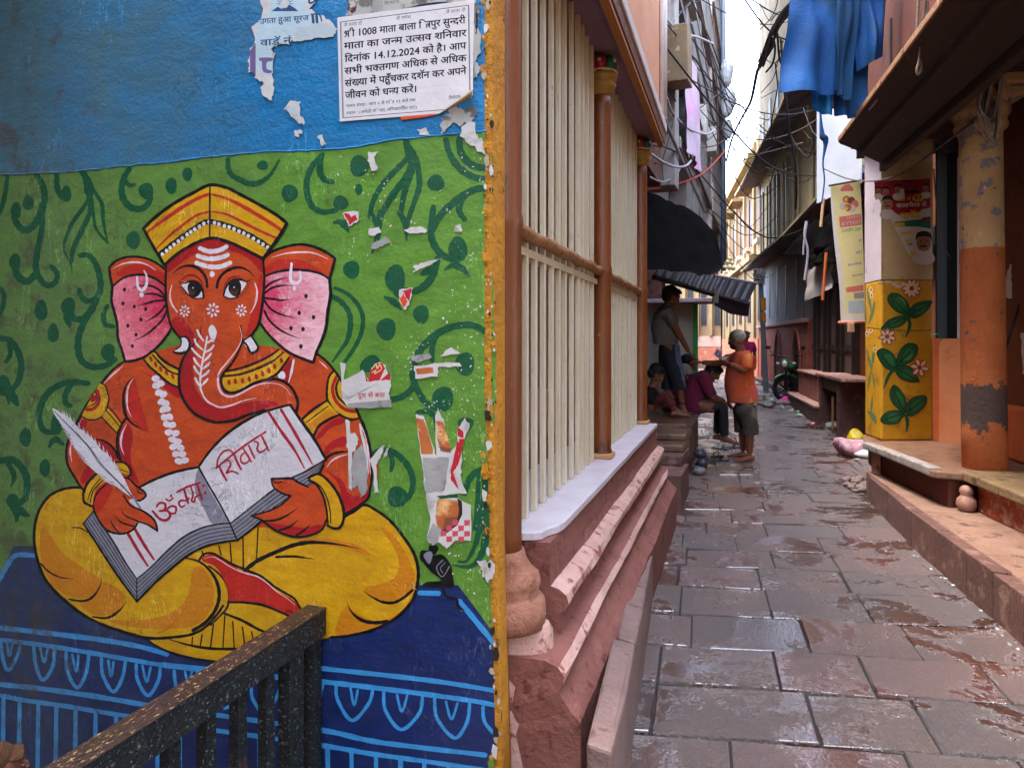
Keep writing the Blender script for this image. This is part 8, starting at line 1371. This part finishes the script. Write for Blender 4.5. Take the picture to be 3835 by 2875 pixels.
sub('orange_pole', mat('orange_pole_paint', '#c4622a', rough=.5), None, lambda b: b.tube(Q((1785, 545, 9.2), (1777, 648, 9.2)), .018, 8), label='leaning orange pole in front of the pale canvas sheet', cat='pole'); sub('bamboo_stick', mat('bamboo_tan', '#c9a070', rough=.6), None, lambda b: b.tube(Q((1779, 428, 8.9), (1773, 490, 8.9)), .017, 8), label='short tan bamboo stick below the white board', cat='stick')
sub('rope_hank', CW, None, lambda b: (b.tube(crom3(Q((1742, 478, 9.8), (1738, 510, 9.8), (1745, 545, 9.8), (1738, 605, 9.8)), 5), .018, 6), b.tube(crom3(Q((1744, 480, 9.8), (1737, 520, 9.8), (1735, 550, 9.8)), 5), .012, 6)), label='pale rope hank hanging beside the black tarpaulins', cat='rope')
# pale yellow globes on the tin sheet
for k, (x, y) in enumerate(((1572, 572), (1581, 574), (1566, 583), (1575, 584), (1584, 585), (1577, 565))): b = MB(); b.smooth = True; b.ball(atD(x, y - 6, 9.05), .032, 12, 8); b.tube([atD(x, y - 12, 9.05), atD(x, y - 16, 9.05)], .008, 6); b.build('globe', mat('pale_yellow_globe', '#e6d9a0', rough=.35, bump=0), None, 'pale yellow globe in a cluster above the end of the tin sheet', 'globe', 'pale yellow globes on the tin sheet')
# street pole with signs
pol = empty('street_pole', (.68, 19, gz(19)), 'grey leaning street pole with tangled wires and orange plates', 'pole'); pd = 18.2
sub('pole_shaft', mat('grey_pole', '#7f858c', '#6a7078', rough=.5), pol, lambda b: b.tube([Vector((.74, 19.2, gz(19))), atD(1643, 596, pd)], [.075, .06], 10)); 
for y0, y1 in ((642, 668), (674, 695)): sub('orange_plate', mat('orange_plate_paint', '#d8861e', rough=.5), pol, lambda b: plank(b, Q((1643, y0, pd - .12), (1654, y0 + 1, pd - .12), (1655, y1 + 2, pd - .12), (1645, y1, pd - .12)), .02))
b = MB(); b.smooth = True
for k in range(16): P = [atD(1640 + rng.uniform(-14, 14), 596 + rng.uniform(-16, 20), pd + rng.uniform(-.2, .2)) for _ in range(5)]; b.tube(crom3(P, 4), .012, 5)
b.build('wire_tangle', CW, pol)
# motorcycle, seen from the front
bike = empty('motorcycle', (1.13, 17.2, gz(17.2)), 'parked black and green motorcycle with its front wheel turned at the red arches', 'motorcycle', rz=R(28)); g = gz(17.2); BM = Matrix.Translation((1.13, 17.2, g)) @ Matrix.Rotation(R(62), 4, 'Z'); W2 = Matrix.Translation((1.06, 16.62, g + .30)) @ Matrix.Rotation(R(14), 4, 'Z')
TYRE = mat('black_tyre', '#1c1a1a', rough=.85); RIMM = mat('dark_rim', '#3a3a3e', rough=.35, metal=.6, bump=0); GRB = mat('bike_green', '#2f6a38', '#285a30', rough=.35, bump=0); BKB = mat('bike_black', '#16171b', rough=.35, bump=0); CHR = mat('chrome', '#b8bcc2', rough=.2, metal=1, bump=0); TINT = mat('bike_lens', '#d8dce0', rough=.1, bump=0)
def wheel(M, nm='wheel'):
    b = MB(); b.smooth = True; n = 28; rings = []
    for i in range(n + 1): a = 2 * math.pi * i / n; c_ = Vector((math.cos(a), 0, math.sin(a))); rings.append([M @ (c_ * (.255 + .048 * math.cos(q)) + Vector((0, .048 * math.sin(q), 0))) for q in [2 * math.pi * k / 8 for k in range(8)]])
    b.loft(rings, cap=False); w_ = b.build(nm, TYRE, bike)
    b = MB(); b.smooth = True; b.tube([M @ Vector((.21 * math.cos(2 * math.pi * i / 24), 0, .21 * math.sin(2 * math.pi * i / 24))) for i in range(25)], .016, 6)
    for k in range(5): a = 2 * math.pi * k / 5; b.tube([M @ Vector((0, 0, 0)), M @ Vector((.21 * math.cos(a), 0, .21 * math.sin(a)))], [.03, .016], 6)
    b.ball(M @ Vector((0, 0, 0)), .05, 10, 8); b.build('rim', RIMM, w_); return w_
wheel(W2); wheel(Matrix.Translation((1.27, 17.85, g + .30)) @ Matrix.Rotation(R(78), 4, 'Z'))
b = MB(); b.smooth = True; P = [W2 @ Vector((.335 * math.cos(a), 0, .335 * math.sin(a))) for a in [R(35 + 11 * k) for k in range(11)]]; b.loft([[p + W2.to_3x3() @ Vector((0, o, z)) for o, z in ((-.07, -.02), (-.04, .012), (.04, .012), (.07, -.02), (.03, -.006), (-.03, -.006))] for p in P]); b.build('front_fender', GRB, bike)
hd_ = W2 @ Vector((.0, .0, .62)); 
for o in (-.075, .075): b = MB(); b.smooth = True; b.tube([W2 @ Vector((0, o, 0)), W2 @ Vector((-.02, o, .3)), hd_ + W2.to_3x3() @ Vector((0, o, .02))], [.03, .028, .026], 8); b.build('fork', CHR if o > 0 else BKB, bike)
b = MB(); b.smooth = True; b.ball(hd_ + Vector((-.02, -.06, -.05)), (.10, .09, .11), 14, 10); b.build('headlight_cowl', GRB, bike); b = MB(); b.smooth = True; b.ball(hd_ + Vector((-.03, -.13, -.06)), (.065, .035, .07), 12, 8); b.build('headlight', TINT, bike)
bar = [hd_ + Vector((x, y, z)) for x, y, z in ((-.34, .10, .12), (-.18, .03, .13), (0, 0, .08), (.18, .0, .13), (.34, .05, .12))]; b = MB(); b.smooth = True; b.tube(crom3(bar, 4), .014, 6); b.build('handlebar', BKB, bike)
for p, s_ in ((bar[0], -1), (bar[-1], 1)):
    b = MB(); b.smooth = True; b.tube([p.lerp(bar[2], .3), p + Vector((s_ * .02, 0, .16))], .007, 5); b.ball(p + Vector((s_ * .03, 0, .19)), (.06, .018, .042), 10, 8); b.build('mirror', BKB, bike)
    b = MB(); b.smooth = True; b.ball(hd_ + Vector((s_ * .17, -.05, -.05)), (.04, .035, .03), 10, 8); b.build('indicator', TINT, bike)
b = MB(); b.smooth = True; b.ball(Vector((1.16, 17.05, g + .78)), (.15, .28, .13), 14, 10); b.build('fuel_tank', GRB, bike); b = MB(); b.obox(Vector((1.24, 17.55, g + .80)), (.24, .72, .09), R(-10), R(4)); b.build('seat', BKB, bike, bevel=.03); b = MB(); b.smooth = True; b.ball(Vector((1.2, 17.2, g + .42)), (.16, .24, .2), 12, 8); b.build('engine', RIMM, bike); b = MB(); b.smooth = True; b.tube([Vector((1.05, 17.0, g + .30)), Vector((1.10, 17.5, g + .28)), Vector((1.12, 18.0, g + .36))], [.03, .035, .05], 8); b.build('exhaust_pipe', CHR, bike); b = MB(); b.smooth = True; b.tube([Vector((1.14, 16.8, g + .78)), Vector((1.22, 17.3, g + .6)), Vector((1.27, 17.85, g + .3))], .03, 8); b.build('frame', BKB, bike)
# litter
def blob(nm, lbl, cat, px, py, d, rad, m, seed, grp=None, sq=.5):
    p = atZ(px, py, 0); p = atZ(px, py, gz(p.y)) if p.y > 9.3 else p
    p = atZ(px, py, gz(p.y)); b = MB(); b.smooth = True; b.ball(Vector((p.x, p.y, p.z + rad * sq * .8)), (rad, rad * .8, rad * sq), 18, 12); return b.build(nm, m, None, lbl, cat, grp, disp=rad * .35, dscale=2.2 / rad * .5, seed=seed)
blob('plastic_bag', 'bright yellow plastic bag lying by the foot of the pillar', 'bag', 1849, 957, 0, .14, mat('yellow_plastic', '#d8c01a', '#c4ac10', rough=.35, bump=.3), 1, None, .75)
PKR_ = mat('pinkish_rag', '#b9909a', '#8f6a78', sc=9, rough=.8, spots=(('#c43a8a', 5, .62, .04), ('#3a2a3a', 7, .66, .04), ('#d8d0d4', 9, .62, .05))); blob('rag_heap', 'heap of pinkish rags and plastic below the yellow bag', 'rags', 1842, 982, 0, .24, PKR_, 2, None, .5); blob('plastic_bag', 'crumpled white plastic bag beside the pinkish rag heap', 'bag', 1866, 988, 0, .11, mat('white_plastic', '#c9c9cf', rough=.4, bump=.3), 3); blob('plastic_bag', 'small blue and white bag left of the pinkish rag heap', 'bag', 1822, 981, 0, .07, mat('blue_plastic', '#3f6ab8', '#c9d0dc', sc=14, rough=.4), 4); blob('plastic_bag', 'grey green crumpled bag by the timber shop counter', 'bag', 1805, 928, 0, .16, mat('grey_green_plastic', '#8f9a8a', '#767f74', rough=.5, bump=.3), 5)
blob('pink_cloth', 'magenta cloth on the ground under the motorcycle wheel', 'cloth', 1708, 872, 0, .26, mat('magenta_rag', '#d23a9a', '#b82f86', rough=.8), 6, None, .28); blob('food_packet', 'green and white packet lying on the wet paving', 'packet', 1727, 900, 0, .07, mat('green_white_packet', '#d4dcd4', '#3f9a4a', sc=12, rough=.4), 7); blob('green_bottle', 'lime green crumpled bottle at the foot of the red house', 'bottle', 1616, 842, 0, .09, mat('lime_plastic', '#a8c83a', rough=.4), 8)
b = MB(); b.smooth = True
for k in range(46): p = atZ(rng.uniform(1628, 1722), rng.uniform(866, 884), .07); r_ = rng.uniform(.04, .14); b.ball((p.x, p.y, gz(p.y) + r_ * .3), (r_, r_ * rng.uniform(.6, 1), r_ * .5), 8, 6)
b.build('rubble', mat('grey_rubble', '#8f8c86', '#6f6c66', sc=14, rough=.85, spots=(('#c9ccd4', 7, .64, .04), ('#4a4642', 9, .64, .04))), None, 'grey heap of wet rubble and ash across the alley', 'rubble', None, 'stuff', disp=.03, dscale=9)
b = MB(); r = random.Random(5)
for k in range(150):
    px_ = r.choice((r.uniform(1725, 1870), r.uniform(1740, 1860), r.uniform(1660, 1760))); py_ = r.uniform(880, 1000) if px_ > 1725 else r.uniform(870, 890)
    if py_ > 905 + (px_ - 1725) * .75 or py_ < 872 + (px_ - 1725) * .42: continue
    p = atZ(px_, py_, .0); p = atZ(px_, py_, gz(p.y)); s_ = r.uniform(.012, .045); b.mi = r.choice((0, 0, 0, 1, 2, 3)); b.obox((p.x, p.y, gz(p.y) + s_ * .3), (s_ * 2, s_ * 1.3, s_ * .5), r.uniform(0, 3), r.uniform(-.4, .4), r.uniform(-.4, .4))
for k in range(60):
    t = r.uniform(.3, 4.6); x = 1.235 + (5.77 - (5.8 - t)) * .069 - r.uniform(.01, .06); s_ = r.uniform(.004, .012); b.mi = r.choice((0, 0, 1)); b.obox((x, 5.8 - t, s_ * .4), (s_ * 2, s_ * 1.4, s_ * .7), r.uniform(0, 3))
b.build('litter', [MATS['white_plastic'], mat('grey_litter', '#7a7478', rough=.8), mat('brown_litter', '#5a463c', rough=.9), mat('pink_litter', '#c98aa0', rough=.8)], None, 'scattered scraps of litter along the right edge of the alley', 'litter', None, 'stuff')
b = MB(); b.smooth = True
for k in range(34): px_, py_ = r.uniform(1828, 1876), r.uniform(1036, 1066); p = atZ(px_, py_, 0); s_ = r.uniform(.015, .05); b.ball((p.x, p.y, s_ * .5), (s_, s_ * .8, s_ * .7), 7, 5)
b.build('stone_rubble', mat('pinkish_rubble', '#8f7a74', '#6a5a56', sc=12, rough=.85), None, 'loose stones piled against the end of the right kerb', 'rubble', None, 'stuff', disp=.01, dscale=14)
# footwear and pots by the platform
def sandal(lbl, px, py, rz, m):
    p = atZ(px, py, 0); t_ = empty('sandal', p, lbl, 'sandal'); M = Matrix.Translation(p) @ Matrix.Rotation(rz, 4, 'Z'); out = [(-.12, .03), (-.05, .034), (.04, .044), (.11, .036), (.135, 0), (.11, -.036), (.04, -.042), (-.05, -.032), (-.12, -.03), (-.135, 0)]
    b = MB(); b.loft([[M @ Vector((x, y, z)) for x, y in out] for z in (.004, .022)]); b.build('sole', m, t_, bevel=.004); b = MB(); b.smooth = True; b.tube(crom3([M @ Vector(q) for q in ((.02, .042, .02), (.05, .03, .06), (.07, 0, .068), (.05, -.03, .06), (.02, -.042, .02))], 4), .008, 6); b.build('strap', m, t_)
SND = mat('black_rubber', '#1a191c', rough=.4, bump=0); sandal('black sandal left of the bare feet of the orange shirted man', 1552, 996, R(12), SND); sandal('black sandal with toe pointing away next to the nearer one', 1543, 987, R(50), SND); sandal('dark sandal below the feet of the seated maroon man', 1580, 968, R(10), mat('brown_rubber', '#4a3a34', rough=.5)); sandal('grey sandal half under the seated maroon man', 1556, 970, R(-20), mat('grey_rubber', '#6a686c', rough=.5))
POT = mat('dark_glazed_pot', '#4a4a50', '#35353a', rough=.25, bump=.1); k = 0
for row, n_ in enumerate((4, 3, 2)):
    for j in range(n_):
        p = Vector((-.40 + .035 * (row % 2), 8.05 + .15 * j + .07 * row, .052 + row * .085)); b = MB(); b.smooth = True; b.lathe([(.0, -.05), (.045, -.048), (.072, -.01), (.066, .022), (.045, .036), (.052, .046), (.042, .044), (.036, .03), (.0, -.03)], p, 14); b.build('pot', POT if (row + j) % 3 else mat('grey_pot', '#8a888c', rough=.3, bump=.1), None, 'small round pot in the stack against the platform side', 'pot', 'small round pots stacked by the platform')
